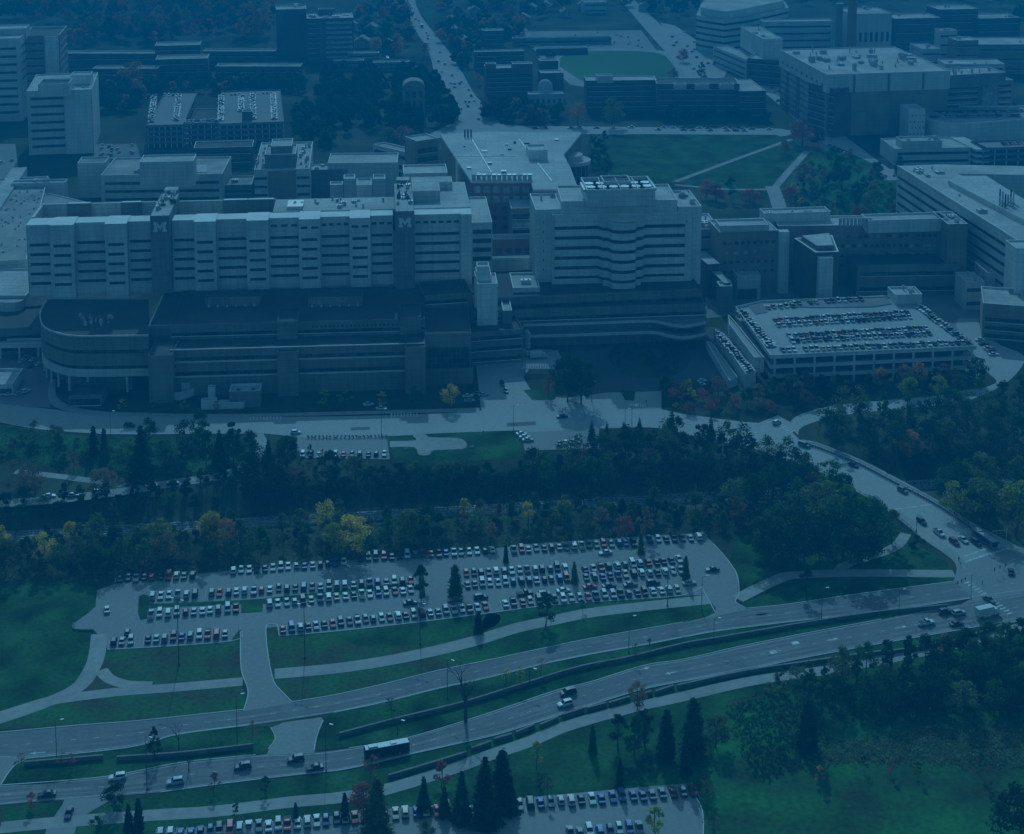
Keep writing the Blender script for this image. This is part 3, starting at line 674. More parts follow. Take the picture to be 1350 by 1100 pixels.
for k in range(6):
    mb = MB(); a_ = e3.L*(k+.5)/6
    mb.obox(e3.A, e3.u, e3.n, a_-4, a_+4, 4, 18, 66.4, 67.6); 
    for q in (7, 14): p = e3.pt(a_, q); mb.tube((p[0],p[1],67.6), (p[0],p[1],68.2), 2.4, 2.2, 14)
    mb.build('rooftop_unit', M['metal'], east)
for k in range(5): e3_ = MB(); e3_.obox(e3.A, e3.u, e3.n, e3.L*k/4-.2, e3.L*k/4+.2, .5, 23.5, 68.0, 68.7); e3_.build('roof_beam', M['trim'], east)
blk(east, (796,242), (832,241), 68.5, 12, z0=60, wall='concrete', roof='roof_dark')
blk(east, (894,275), (925,272), 58, 30, z0=20, wall='concrete', roof='roof_light').units(5, 9, (1,3))
# stepped podium and the wavy entrance canopy
p1 = blk(east, (655,395), (925,383), 22, 40, wall='podium', roof='roof_dark', cap='plaster_dark'); p1.band(17.4, 1.4, .0, 1.)
p1.band(21.2, .4, 0, 1, m='podium', name='ledge', out=.4, sill=False)
p2 = blk(east, (668,411), (930,402), 17.5, 14, wall='podium', roof='roof_dark', cap='plaster_dark'); p2.band(12.8, 1.5, .0, 1.)
for zc, y0_, o_ in ((11.5, 426, 0), (7.2, 441, 3)):
    line = [P(x_, y_, zc) for x_, y_ in ((690,y0_+2),(760,y0_),(830,y0_-2.5),(862,y0_-3),(885,y0_+2),(905,y0_+3.5),(930,y0_-1))]
    line = smooth(line, 6); slab(east, 'entrance_canopy', line + [P(932,y0_-22,zc), P(690,y0_-20,zc)], zc-1.6, zc, 'podium')
    rr = MB(); ribbon(rr, line, .5, zc-.9, zc+.25); rr.build('canopy_edge', M['concrete'], east)
# low link blocks between the two hospitals
link = new_b('link_building', 'stepped link block with a sunlit sloped roof between the two hospitals', (640,470))
l1 = blk(link, (622,412), (663,410), 20, 26, wall='podium', roof='roof_dark', cap='plaster_dark'); l1.floors(3, 1.6)
l2 = blk(link, (629,377), (656,376), 34, 16, z0=10, wall='concrete_light', roof='roof_light')
for k in range(3): blk(link, (626+k*1.5,366-k*6), (648-k*1.5,365-k*6), 36+k*1.5, 7, z0=22, wall='concrete_light', roof='roof_light')
blk(link, (663,412), (675,409), 20.5, (664,388), wall='podium', roof='roof_light')
blk(link, (676,382), (712,380), 23.5, (668,362), wall='concrete', roof='roof_light').units(1, 4)
blk(link, (645,343), (706,341), 22, 3, wall='concrete', roof='roof_light')
l7 = blk(link, (604,442), (690,436), 15, 26, wall='podium', roof='roof_dark', cap='plaster_dark'); l7.floors(3, 1.6)
bridge_b = blk(link, (622,296), (649,293), 45, (613,262), z0=18, wall='concrete_light', roof='roof_light')
for k in range(4): bridge_b.band(40-k*4.6, 2.2, .05, .95, m='glass')
# ---------------------------------------------------------------- 3 white-roofed heart centre with the red brick front
cvc = new_b('clinic_building', 'wide white flat-roofed clinic with red brick front and glass drum', (660,340))
ZC = 44.0
rc = [P(*p, ZC) for p in ((580,177),(640,174),(767,175),(743,204),(752,221),(762,248),(761,250),(703,250),(700,239),(621,239))]
slab(cvc, 'roof', rc, ZC-1.2, ZC, 'trim', 'roof_white')
slab(cvc, 'wall', inset(rc, 1.5), 0, ZC-1.1, 'brick_tan')
A_, u_, n_, L_, _ = frame((621,239),(702,239),ZC,10)
fr = Box(cvc, (A_[0]-n_[0]*.2, A_[1]-n_[1]*.2), u_, n_, L_, 8, 0, ZC)
mb = MB(); mb.obox(fr.A, u_, n_, 0, L_, 0, 8, 0, ZC-1.3); mb.build('wall', M['brick_red'], cvc)
for k in range(2): fr.windows(ZC-6.6-5.4*k, 3.6, 6, .66, m='glass_pale', a=.02)
for k in range(2, 6): fr.windows(ZC-6.2-5.2*k, 2.4, 4, .5, m='glass', a=.3)
mb = MB()
for k in range(12):
    p = fr.pt(L_*(k+.5)/12, 2.5); mb = MB(); mb.obox(fr.A, u_, n_, L_*(k+.14)/12, L_*(k+.86)/12, .6, 5.2, ZC, ZC+2.6); mb.tube((p[0],p[1],ZC+2.6), (p[0],p[1],ZC+3.3), 1.3, 1.5, 12)
    mb.build('rooftop_unit', M['metal' if k % 3 else 'roof_white'], cvc)
gx = blk(cvc, (674,277), (707,276), 34, 24, wall='brick_tan', roof='roof_white')
for k in range(3): gx.band(20+4.4*k, 2.8, .05, .95, m='glass_pale' if k == 1 else 'glass')
lowg = blk(cvc, (650,318), (704,316), 20, 10, wall='brick_red', roof='roof_light'); lowg.windows(13, 3, 4, .6); lowg.band(2, 8, .03, .97, m='glass', sill=False)
blk(cvc, (697,200), (722,199), ZC+5, 14, z0=ZC-1, wall='concrete_light', roof='roof_white')
cx_, cy_ = P(755,208,36); 
def disc(c, r, n=36, sx=1.0): return [(c[0]+r*sx*math.cos(2*math.pi*k/n), c[1]+r*math.sin(2*math.pi*k/n)) for k in range(n)]
slab(cvc, 'glass_drum', disc((cx_,cy_), 9.6), 0, 33, 'glass'); slab(cvc, 'drum_roof', disc((cx_,cy_), 11), 33, 35, 'concrete', 'roof_white'); slab(cvc, 'drum_roof', disc((cx_-2,cy_+1), 8), 34.9, 38, 'concrete', 'roof_white')
for k in range(18):
    t = 2*math.pi*k/18; mb = MB(); mb.tube((cx_+9.7*math.cos(t), cy_+9.7*math.sin(t), 0), (cx_+9.7*math.cos(t), cy_+9.7*math.sin(t), 33), .22, .22, 6); mb.build('mullion', M['metal'], cvc)
wl = blk(cvc, (594,186), (603,218), ZC-2, 8, wall='concrete_light', roof='roof_light')
r = random.Random(8)
for k in range(12):
    q = P(r.uniform(600,735), r.uniform(182,232), ZC); mb = MB(); s_ = r.uniform(.6,1.8); mb.box(q[0]-s_, q[0]+s_, q[1]-s_, q[1]+s_, ZC-.02, ZC+r.uniform(.4,1.4)); mb.build('roof_vent', M[r.choice(['metal','metal_dark'])], cvc)
for (a, b) in (((622,184),(648,228)), ((684,184),(728,240)), ((600,206),(680,206))):
    mb = MB(); ribbon(mb, [P(*a,ZC), P(*b,ZC)], .5, ZC, ZC+.35); mb.build('roof_seam', M['metal'], cvc)
for (xx, yy) in ((613,181),(617,181),(621,181)):
    q = P(xx, yy, ZC); mb = MB(); mb.tube((*q,ZC), (*q,ZC+5), .5, .5, 8); mb.build('roof_stack', M['metal_dark'], cvc)
# glass corner pavilion and ramp west of it
pav = new_b('pavilion', 'glass corner pavilion with a sloping roof left of the white-roofed clinic', (565,225))
pb = blk(pav, (549,188), (578,184), 30, 16, wall='brick_tan', roof='roof_light')
for k in range(4): pb.band(4+6*k, 3.6, .05, .95, m='glass')
rmp = blk(pav, (492,192), (549,206), 14, 10, wall='concrete', roof='roof_gravel'); rmp.floors(2, 2.6)
# ---------------------------------------------------------------- 4 west towers
wt = new_b('office_tower', 'pale tower with window strips and a blank lift pier, in front of its twin', (80,205))
t1 = blk(wt, (35,122), (121,119), 45, (38,100), wall='concrete', roof='roof_light')
t1.floors(7, 1.9, 3, 43, a=.05, b=.56); 
mb = MB(); mb.obox(t1.A, t1.u, t1.n, t1.L*.58, t1.L*.985, -2.2, .5, 0, 46.2); mb.build('lift_pier', M['concrete_light'], wt)
t2 = blk(wt, (50,114), (90,113), 51.5, 20, z0=44, wall='concrete', roof='roof_dark', par=1.4)
blk(wt, (93,101), (119,100), 51, 14, z0=44, wall='concrete_light', roof='roof_light')
t1.units(7, 2, (1,2.2), region=(.5,.95,.03,.2)); t1.floors(7, 1.9, 3, 43, k='left')
wt2 = new_b('office_tower', 'taller pale tower with deep window strips cut by the left edge', (10,200))
t3 = blk(wt2, (-60,54), (26,52), 64, 26, wall='concrete', roof='roof_light'); t3.floors(9, 2.0, 4, 60, a=.02, b=.94); t3.floors(9, 2.0, 4, 60, k='right')
t3.units(6, 5, (2,5)); blk(wt2, (-20,40), (34,39), 68, 20, z0=60, wall='concrete', roof='roof_light')
t4 = blk(wt2, (30,50), (78,48), 60, 46, wall='brick_tan', roof='roof_dark', par=1.6); t4.floors(9, 1.8, 4, 58, a=.02, b=.55); t4.floors(9, 1.8, 4, 58, k='right')
mb = MB(); mb.obox(t4.A, t4.u, t4.n, t4.L*.6, t4.L*.97, -2, .5, 0, 61); mb.build('lift_pier', M['concrete_light'], wt2)
t5 = blk(wt2, (-40,110), (30,108), 30, 20, wall='concrete', roof='roof_light'); t5.floors(5, 2.4, 2, 29)
# low long brick halls behind the towers
hall = new_b('brick_hall', 'long low dark brick hall with thin pale roof edges before the far woods', (240,110))
for (xa, xb, y, z, d) in ((84,205,72,16,16),(122,207,92,15,16),(204,264,62,24,22),(205,274,80,20,22),(268,362,69,14,14),(284,396,89,14,16)):
    b_ = blk(hall, (xa,y), (xb,y), z, d, wall='brick', roof='roof_gravel'); b_.floors(max(2,int(z//6)), 1.3)
far_t = new_b('apartment_tower', 'dark brick tower with a blank front among the far woods', (384,84))
b_ = blk(far_t, (364,14), (404,14), 44, 26, wall='brick', roof='roof_light'); b_.units(3, 3, (2,5)); b_.windows(38, 1.6, 6, .3)
far_t2 = new_b('apartment_tower', 'brick tower with balcony strips and a cluttered pale roof top', (434,84))
b_ = blk(far_t2, (405,26), (466,24), 40, 30, wall='brick', roof='roof_light'); b_.floors(8, 1.7, 2, 39, a=.4, b=.97, m='glass_pale'); b_.units(8, 4, (2,7)); b_.floors(8, 1.2, 2, 39, a=.03, b=.3)
blk(far_t2, (420,14), (440,13), 45, 8, z0=39, wall='brick', roof='roof_light')
# garage behind the hospital (back left)
gar2 = new_b('parking_garage', 'open parking garage behind the hospital with three sunlit parking bays on top', (270,192))
ZG2 = 16.0
def garage_block(root, fl, fr, z, depth, lv, cols):
    A, u, n, L, D = frame(fl, fr, z, depth); bx = Box(root, A, u, n, L, D, 0, z)
    for k in range(1, lv+1):
        zz = z*k/lv; mb = MB(); mb.obox(A, u, n, 0, L, 0, D, zz-.45, zz, 0); mb.build('deck', M['asphalt_lot'], root)
        mb = MB(); h = 1.05 if k == lv else .9
        for a0, a1, b0, b1 in ((-.25,L+.25,-.25,.05), (-.25,L+.25,D-.05,D+.25), (-.25,.05,.05,D-.05), (L-.05,L+.25,.05,D-.05)): mb.obox(A, u, n, a0, a1, b0, b1, zz-.8, zz+h)
        mb.build('parapet', M['shaft'], root)
    mb = MB(); mb.obox(A, u, n, 3, L-3, 5, D-5, 0, z-.5); mb.build('core_wall', M['metal_dark'], root)
    for i in range(cols+1):
        for bb in (.1, D-.6):
            mb = MB(); a_ = .1+(L-.7)*i/cols; mb.obox(A, u, n, a_, a_+.55, bb, bb+.5, 0, z-.46); mb.build('column', M['concrete_light'], root)
    return bx
g1 = garage_block(gar2, (194,167), (241,166), ZG2, (198,124), 4, 6)
g2 = garage_block(gar2, (289,165), (374,162), ZG2, (288,122), 4, 9)
g3 = garage_block(gar2, (242,164.5), (288,164), ZG2-.4, 9, 4, 5)
gm = blk(gar2, (241,160), (289,159), 9, 40, wall='metal_dark', roof='roof_dark')
st = blk(gar2, (319,149), (332,148), 22, 8, wall='brick', roof='roof_gravel')
# lab blocks directly behind the main hospital
lab = new_b('laboratory_building', 'flat-roofed lab block with a raised windowless penthouse behind the hospital', (210,262))
b1 = blk(lab, (133,233), (293,231), 24, (138,210), wall='concrete', roof='roof_gravel'); b1.floors(4, 1.8, 2, 22); b1.units(6, 6, (1,2), region=(.25,.33,.1,.9))
b2 = blk(lab, (184,216), (255,213), 38, 18, z0=23, wall='concrete', roof='roof_light')
b3 = blk(lab, (102,217), (139,217), 22, (104,209), wall='concrete', roof='roof_gravel')
slab(lab, 'roof_patch', [P(*p, 24.1) for p in ((232,228),(273,227),(272,218),(255,218),(254,222),(236,223))], 24.05, 24.3, 'roof_white')
lab2 = new_b('laboratory_building', 'stepped concrete lab tower with a tall pale roof box and side terraces', (370,258))
b1 = blk(lab2, (335,226), (408,224), 30, (338,190), wall='concrete', roof='roof_light'); b1.floors(5, 1.6, 2, 28, a=.0, b=.23); b1.floors(5, 1.6, 2, 28, a=.77, b=1)
mb = MB(); mb.obox(b1.A, b1.u, b1.n, b1.L*.25, b1.L*.75, -1.2, .3, 0, 30); mb.build('wall_panel', M['brick_tan'], lab2)
b2 = blk(lab2, (349,206), (390,204), 37.5, 26, z0=29, wall='shaft', roof='roof_light'); b2.units(4, 8, (1.5,3), (1,2))
b2b = blk(lab2, (357,195), (385,194), 41, 20, z0=37, wall='shaft', roof='roof_light')
b1.units(14, 10, (1,2), region=(.0,.2,.1,.9)); b1.units(12, 12, (1,2), region=(.8,1,.1,.9))
lab3 = new_b('low_annex', 'low pale-roofed annex with bulky roof plant behind the right shaft', (480,250))
b1 = blk(lab3, (432,217), (524,216), 26, (434,204), wall='concrete', roof='roof_light')
b2 = blk(lab3, (408,226), (508,224), 22, 14, wall='shaft', roof='roof_light')
for (xa, xb, y, z, d) in ((435,452,246,32,8),(453,468,238,36,10),(492,508,238,36,10),(470,490,246,26,16)): blk(lab3, (xa,y), (xb,y), z, d, wall='concrete', roof='roof_light')
b3 = blk(lab3, (532,231), (590,229), 44, 20, wall='concrete', roof='roof_light'); b2.units(8, 3, (1,3))
lab4 = new_b('low_annex', 'low dark annex with a lone pale roof unit between lab blocks', (312,262))
b1 = blk(lab4, (294,246), (332,245), 14, 22, wall='podium', roof='roof_gravel'); b1.units(2, 2, (2,5)); b1.floors(2, 1.6)
b2 = blk(lab4, (255,197), (333,195), 12, 20, wall='brick', roof='roof_dark'); b2.floors(2, 1.4)
# low wing at the left edge
lw = new_b('low_wing', 'sprawling low roofed wing with rows of roof vents at the left edge', (20,360))
b1 = blk(lw, (14,300), (124,270), 19.2, 40, wall='concrete', roof='roof_gravel', par=.5)
b1b = blk(lw, (-60,350), (35,344), 20, (-50,240), wall='concrete', roof='roof_gravel')
b1b.units(46, 3, (.6,1.3), (.4,.9), region=(.45,.95,.1,.9)); b1b.band(14, 2.4, 0, 1)
b2 = blk(lw, (14,244), (86,241), 22, 8, wall='concrete', roof='roof_light'); b2.units(3, 5)
rl_ = MB(); ribbon(rl_, [P(-20,290,21), P(26,222,21)], 9, 16, 21.5); rl_.build('roof_ridge', M['roof_light'], lw)
b3 = blk(lw, (-60,392), (34,392), 17, (-50,356), wall='concrete', roof='roof_light')
cn = smooth([P(-30,396,16.5), P(8,399,16.5), P(28,397,16.5), P(37,388,16.5)], 6)
slab(lw, 'canopy', cn + [P(37,370,16.5), P(-30,370,16.5)], 12, 16.5, 'concrete', 'roof_light')
b4 = blk(lw, (-60,456), (54,454), 7, 6, z0=5.4, wall='concrete', roof='roof_light')
for k in range(4):
    q = b4.pt(b4.L*(.3+.22*k), 1); mb = MB(); mb.tube((*q,0), (*q,5.5), .5, .5, 8); mb.build('column', M['concrete_light'], lw)
b5 = blk(lw, (-60,440), (60,432), 12, 30, wall='podium', roof='roof_dark', cap='plaster_dark'); b5.band(2, 7, .02, .98, sill=False)
kiosk = new_b('entrance_kiosk', 'small flat pale-roofed kiosk at the left edge by the parked cars', (8,514))
kb_ = blk(kiosk, (-20,510), (17,509), 4.2, (-16,489), wall='concrete', roof='roof_light'); kb_.band(1, 2, .05, .95)
util = new_b('utility_building', 'small box of a building with a bright flat roof and two roof vents', (320,540))
ub = blk(util, (302,519), (343,518), 6.5, 8.5, wall='podium', roof='roof_white')
for (xx, yy) in ((314,515),(334,514)):
    q = P(xx, yy, 6.5); mb = MB(); mb.tube((*q,6.45), (*q,7.2), .7, .7, 12); mb.build('roof_vent', M['metal_dark'], util)
ub.band(1.2, 2.2, .06, .3, m='metal_dark', name='door', sill=False)
stair = new_b('stair_pavilion', 'pale zigzag ramp and stair beside the bright-roofed utility box', (285,538))
for (xa, xb, y, z) in ((265,285,531,3.2),(274,283,514,5.5),(280,322,534,2.0)): blk(stair, (xa,y), (xb,y), z, 3, wall='concrete_light', roof='roof_light')
hp_ = new_b('shelter', 'small pale square shelter at the edge of the curved podium terrace', (245,512))
blk(hp_, (239,508), (250,507), 5.0, 4, wall='concrete', roof='roof_white')
terr_w = new_b('terrace_wall', 'curved pale terrace wall in the shade below the hospital podium', (240,530)); terr_w['category'] = 'wall'
mb = MB(); ribbon(mb, smooth([P(224,528), P(240,527), P(256,521), P(266,511)], 6), .6, 0, 3.4); mb.build('wall', M['concrete_light'], terr_w)
skirt = new_b('entrance_hall', 'dark low glazed hall under the rounded podium front', (112,530))
sk = blk(skirt, (90,524), (134,524), 4.5, 14, wall='podium', roof='roof_dark', cap='plaster_dark'); sk.band(.8, 2.8, .05, .95)
# ---------------------------------------------------------------- 5 hospital side of the east: brick wards, triangle tower, big garage, long lab
ward = new_b('ward_building', 'brown brick wards with a pale pier between a short and a long wing', (1080,400))
w1 = blk(ward, (949,309), (1026,306), 32, (938,292), wall='brick_tan', roof='roof_light', cap='trim'); w1.windows(26,1.8,9,.6,m='glass'); w1.windows(21,1.8,4,.5,m='glass_pale',a=.05,b=.68); w1.windows(16,1.4,8,.5); w1.windows(11,1.4,8,.5)
blk(ward, (949,300), (1014,297), 35, 12, z0=31, wall='concrete', roof='roof_light')
mb = MB(); A_, u_, n_, L_, _ = frame((1027,305),(1040,304),33,10); mb.obox(A_, u_, n_, 0, L_, -1.5, 3, 0, 33); mb.build('pier', M['concrete_light'], ward)
w2 = blk(ward, (1026,300), (1273,298), 31, (1030,287), wall='brick_tan', roof='roof_light')
r = random.Random(4)
for k in range(4):
    for i in range(22):
        if r.random() < .85: w2.band(25-5.2*k, 1.7, .3+.68*(i+.15)/22, .3+.68*(i+.8)/22, m='glass_pale' if r.random() < .3-.06*k else 'glass', name='window', sill=False)
w3 = blk(ward, (1145,293), (1250,290), 36, 12, z0=30, wall='concrete', roof='roof_light')
w4 = blk(ward, (1008,284), (1095,281), 35, (1010,277), z0=20, wall='concrete', roof='roof_light'); w4.units(3, 4)
for k in range(9):
    q = P(1108+k*5, 291, 36); mb = MB(); mb.tube((*q,33), (*q,37.5), .8, .8, 8); mb.build('roof_stack', M['roof_white'], ward)
blk(ward, (1250,298), (1276,297), 36, 24, z0=0, wall='brick_tan', roof='roof_light').units(3, 2)
w5 = blk(ward, (912,305), (949,304), 28, 30, wall='brick_tan', roof='roof_light'); w5.floors(4, 1.6); w5.units(5, 6)
w6 = blk(ward, (1130,352), (1262,350), 16, 30, wall='podium', roof='roof_dark', cap='plaster_dark'); w6.floors(2, 2)
tri = new_b('stair_tower', 'dark wedge-shaped tower with a pale pier and bright roof edge', (1085,400))
ZR = 30.; tp = [P(*p, ZR) for p in ((1047,314),(1075,333),(1106,332),(1097,310))]
slab(tri, 'wall', tp, 0, ZR, 'brick'); 
mb = MB(); tq = inset(tp, 1.6)
for i in range(4):
    a, b, c, d = tp[i], tp[(i+1)%4], tq[(i+1)%4], tq[i]; mb.face([(*a,ZR+.02),(*b,ZR+.02),(*c,ZR+.02),(*d,ZR+.02)]); 
mb.build('roof_edge', M['trim'], tri); slab(tri, 'roof', inset(tp, 4.5), ZR-.5, ZR+2.2, 'shaft', 'roof_light')
A_, u_, n_, L_, _ = frame((1079,340),(1098,339),ZR-2,6); mb = MB(); mb.obox(A_, u_, n_, 0, L_, -1.0, 4, 0, ZR-2); mb.build('pier', M['concrete'], tri)
box1 = new_b('plant_building', 'small square block with a pale flat roof next to the wards', (985,398))
b_ = blk(box1, (972,366), (1003,366), 12, 12, z0=0, wall='concrete', roof='roof_light'); b_.units(2, 1, (1,2)); b_.band(0.3, 5.5, .02, .85, m='metal_dark', name='opening', sill=False)
walk = new_b('covered_walkway', 'narrow pale-roofed walkway stepping down beside the wards', (945,350)); walk['category'] = 'walkway'
for (a, b, z, w) in (((921,331),(941,348),18,6), ((943,357),(960,373),14,3.5)):
    A_, B_ = P(*a, z), P(*b, z); mb = MB(); ribbon(mb, [A_, B_], w, 0, z-.3, 1); ribbon(mb, [A_, B_], w+.6, z-.29, z, 0); mb.build('walkway', [M['roof_light'], M['brick']], walk)
blk(walk, (949,380), (966,379), 13, 8, wall='podium', roof='roof_light')
gar = new_b('parking_garage', 'big open parking garage full of cars on its bright top deck', (1150,495))
ZG = 13.5
GA, GB_, GC, GD = P(1016,471,ZG), P(1287,459,ZG), P(1171,393,ZG), P(970,407,ZG)
gv = Vector((GB_[0]-GA[0], GB_[1]-GA[1])); GL = gv.length; gv.normalize()
gpoly = [GA, GB_, P(1208,401,ZG), GC, P(1005,399,ZG), GD]
for k in (1, 2, 3):
    z = ZG*k/3; slab(gar, 'deck', gpoly, z-.45, z, 'pavement'); mb = MB()
    ribbon(mb, gpoly+[gpoly[0]], .35, z-.75, z+(1.05 if k == 3 else .85)); mb.build('parapet', M['concrete'], gar)
slab(gar, 'core_wall', inset(gpoly, 6), 0, ZG-.5, 'metal_dark')
for i in range(11):
    p = (GA[0]+gv.x*GL*(.02+.096*i), GA[1]+gv.y*GL*(.02+.096*i)); mb = MB(); mb.box(p[0]-.45, p[0]+.45, p[1]-.2, p[1]+.5, 0, ZG-.8); mb.build('column', M['concrete'], gar)
slab(gar, 'ramp', [P(*p, ZG+.5) for p in ((1035,398),(1165,389),(1176,400),(1150,404),(1080,405),(1040,404))], ZG-.4, ZG+.5, 'concrete', 'asphalt')
slab(gar, 'ramp', [P(*p, ZG+.4) for p in ((985,402),(1004,399),(1012,411),(996,414))], ZG-.4, ZG+.4, 'concrete', 'asphalt')
blk(gar, (1180,391), (1216,389), ZG+4, 12, wall='concrete', roof='roof_light').units(3, 2, (1,3))
lr = new_b('garage_ramp', 'stepped pale ramps climbing along the left side of the big garage', (960,470)); lr['category'] = 'ramp'
for (pts, z) in ((((960,417),(970,428),(1007,474),(995,474),(962,430)), 11), (((942,436),(953,442),(996,492),(984,496)), 6.5), (((931,452),(938,454),(972,500),(962,504)), 3)):
    q = [P(*p, z) for p in pts]; slab(lr, 'deck', q, z-.4, z, 'pavement', 'pavement'); mb = MB(); ribbon(mb, q+[q[0]], .4, 0 if z < 8 else 5, z+.9); mb.build('parapet', M['concrete'], lr)
longlab = new_b('laboratory_building', 'huge diagonal lab with a pale roof, vent stacks and striped dark side', (1300,390))
ZL = 38.
LA, LB, LC, LD = P(1342,318,ZL), P(1183,219,ZL), P(1238,217,ZL), P(1470,330,ZL)
slab(longlab, 'wall', [LA, LB, LC, LD], 0, ZL, 'concrete', 'roof_light')
lu = Vector((LA[0]-LB[0], LA[1]-LB[1])); lL = lu.length; lu.normalize(); ln = Vector((-lu.y, lu.x)); 
if ln.x < 0: ln = -ln
lbx = Box(longlab, LB, (lu.x, lu.y), (ln.x, ln.y), lL, 30, 0, ZL)
for k in range(6): lbx.band(5+5.2*k, 1.7, .01, .97)
lbx.band(ZL-.2, .8, 0, 1, m='trim', name='parapet', out=.3, sill=False)
slab(longlab, 'wing', [P(*p, ZL-.5) for p in ((1238,217),(1400,220),(1400,232),(1262,229))], 0, ZL-.5, 'concrete', 'roof_light')
q_ = [P(*p, ZL+3) for p in ((1250,238),(1262,232),(1300,232),(1420,306),(1400,316))]; slab(longlab, 'roof_plant', q_, ZL-.1, ZL+3, 'concrete', 'roof_white')
pier_ = blk(longlab, (1340,330), (1380,330), ZL+1, 14, wall='concrete_light', roof='roof_light')
lbx.units(14, 7, (2,5), (.8,1.8), region=(.05,.95,.1,.6))
for k in range(12):
    q = P(1318+ (k%6)*3.6, 266+(k//6)*5+ (k%3), ZL+3); mb = MB(); mb.tube((*q,ZL+2.9), (*q,ZL+3+7-(k%4)), .5, .4, 8); mb.build('roof_stack', M['metal_dark' if k%4==0 else 'metal'], longlab)
sm1 = new_b('clinic_building', 'small olive clinic wing with a wide pale fascia by the right edge', (1330,450))
b_ = blk(sm1, (1296,402), (1400,410), 17, 26, wall='brick_tan', roof='roof_light'); b_.floors(3, 2.0, 0, 12); b_.units(4, 3, (1,3))
sm2 = new_b('clinic_building', 'two low pale-roofed boxes below the long diagonal lab', (1285,400))
b_ = blk(sm2, (1274,374), (1298,374), 14, (1262,361), wall='concrete', roof='roof_light'); b_.floors(2, 1.8); b_.units(3, 2, (1,2)); b_ = blk(sm2, (1302,362), (1322,362), 14, (1286,347), wall='concrete', roof='roof_light'); b_.units(3, 3, (1,2))
# ---------------------------------------------------------------- 6 upper right: big labs, power plant, garages
sci = new_b('laboratory_building', 'wide dark-windowed lab with a pale upper storey below the chimneys', (1200,182))
s1 = blk(sci, (1066,110), (1100,119), 36, 40, wall='brick', roof='roof_light'); s1.floors(6, 1.7, 4, 34)
s2 = blk(sci, (1100,118), (1336,107), 34, 50, wall='brick_tan', roof='roof_light')
for a, b in ((.01,.14),(.16,.37),(.39,.60),(.62,.80),(.92,.99)): s2.floors(6, 2.0, 4, 33, a=a, b=b); s2.floors(6, .9, 1.2, 30.2, a=a, b=b, m='concrete', name='spandrel', out=.3, sill=False)
mb = MB(); mb.obox(s2.A, s2.u, s2.n, s2.L*.82, s2.L*.905, -1.5, 2, 0, 35); mb.build('stair_panel', M['glass_pale'], sci)
s3 = blk(sci, (1090,100), (1253,95), 46, (1050,66), z0=33, wall='concrete', roof='roof_light'); s3.units(34, 5, (2,7), (1.5,5))
for q_ in (((1040,91),(1072,91),35,13),((1054,104),(1088,104),32,18)): b_ = blk(sci, *q_, wall='brick', roof='roof_light'); b_.floors(5, 1.8); b_.units(3, q_[2], (1,3))
lowb = raw(sci, s3.pt(1,1), s3.u, s3.n, s3.L-2, s3.D-2, 0, 33.0, wall='brick_tan', roof='roof_dark', par=.1); lowb.floors(6, 1.9, 3, 32, k='left', m='glass_pale'); s3.windows(36.5, 2.2, 9, .35, k='left')
for a in (.22,.5,.78):
    mb = MB(); mb.obox(s3.A, s3.u, s3.n, s3.L*a-.8, s3.L*a+.8, -.6, .4, 33, 46); mb.build('pier', M['shaft'], sci)
s4 = blk(sci, (1253,101), (1326,97), 42, 26, z0=33, wall='shaft', roof='roof_light'); s4.units(8, 9, (1,3), (2,4))
def chimney(px, base, top, r0, r1, label, m):
    x, y, _ = G(px, base); h = height_at(px, base, top); t = empty('chimney', (x, y, 0)); tag(t, label, 'chimney')
    mb = MB(); mb.tube((0,0,0), (0,0,h), r0, r1, 28); mb.build('shaft', M[m], t)
    mb = MB(); mb.tube((0,0,h-.01), (0,0,h+1.6), r1*1.15, r1*1.2, 28); mb.tube((0,0,h-8), (0,0,h-7.2), r1*1.1, r1*1.1, 28); mb.build('rim', M['shaft'], t)
    return t
chimney(1121, 100, -62, 4.6, 3.4, 'tall tapering brick chimney, the higher of two, running out of the top', 'brick_red')
chimney(1104.5, 92, 7, 3.6, 3.1, 'shorter dark chimney with a wider rim beside the tall one', 'shaft')
pp = new_b('power_plant', 'pale industrial block with low roof sheds behind the two chimneys', (1150,70))
b_ = blk(pp, (1123,20), (1176,18), 40, 40, wall='concrete', roof='roof_light'); b_.windows(14,9,7,.5,m='glass'); b_.units(3,3)
b_ = blk(pp, (1006,30), (1098,29), 30, 16, wall='concrete', roof='roof_light'); b_.floors(4, 1.8, 2, 29)
b_ = blk(pp, (1040,75), (1085,92), 12, 10, wall='brick', roof='roof_light')
sci2 = new_b('laboratory_building', 'rounded pale research hall with a wide curved roof box', (960,68))
rr_ = [P(*p, 34) for p in ((918,20),(928,22),(955,26),(985,22),(1040,10),(1035,2),(985,-8),(925,4))]
slab(sci2, 'wall', rr_, 0, 34, 'concrete', 'roof_light'); slab(sci2, 'roof_plant', inset(rr_, 6), 33.9, 41, 'concrete_light', 'roof_light')
for k in range(5): slab(sci2, 'window_band', [(x_, y_) for x_, y_ in inset(rr_, -.25)], 4+6*k, 6+6*k, 'glass')
sci3 = new_b('laboratory_building', 'stepped research block with a big pale windowless roof box', (1005,110))
b_ = blk(sci3, (985,78), (1036,82), 22, 36, wall='brick', roof='roof_light'); b_.floors(4, 1.8)
b_ = blk(sci3, (1006,53), (1032,52), 38, (980,36), z0=20, wall='concrete_light', roof='roof_light'); b_.units(5, 2, (2,5))
b_ = blk(sci3, (940,62), (984,80), 16, 14, wall='concrete', roof='roof_light'); b_.floors(3, 1.8)
b_ = blk(sci3, (1038,82), (1068,82), 12, 16, wall='brick', roof='roof_light')
farR = new_b('campus_block', 'rambling dark brick block with terraces at the upper right corner', (1230,60))
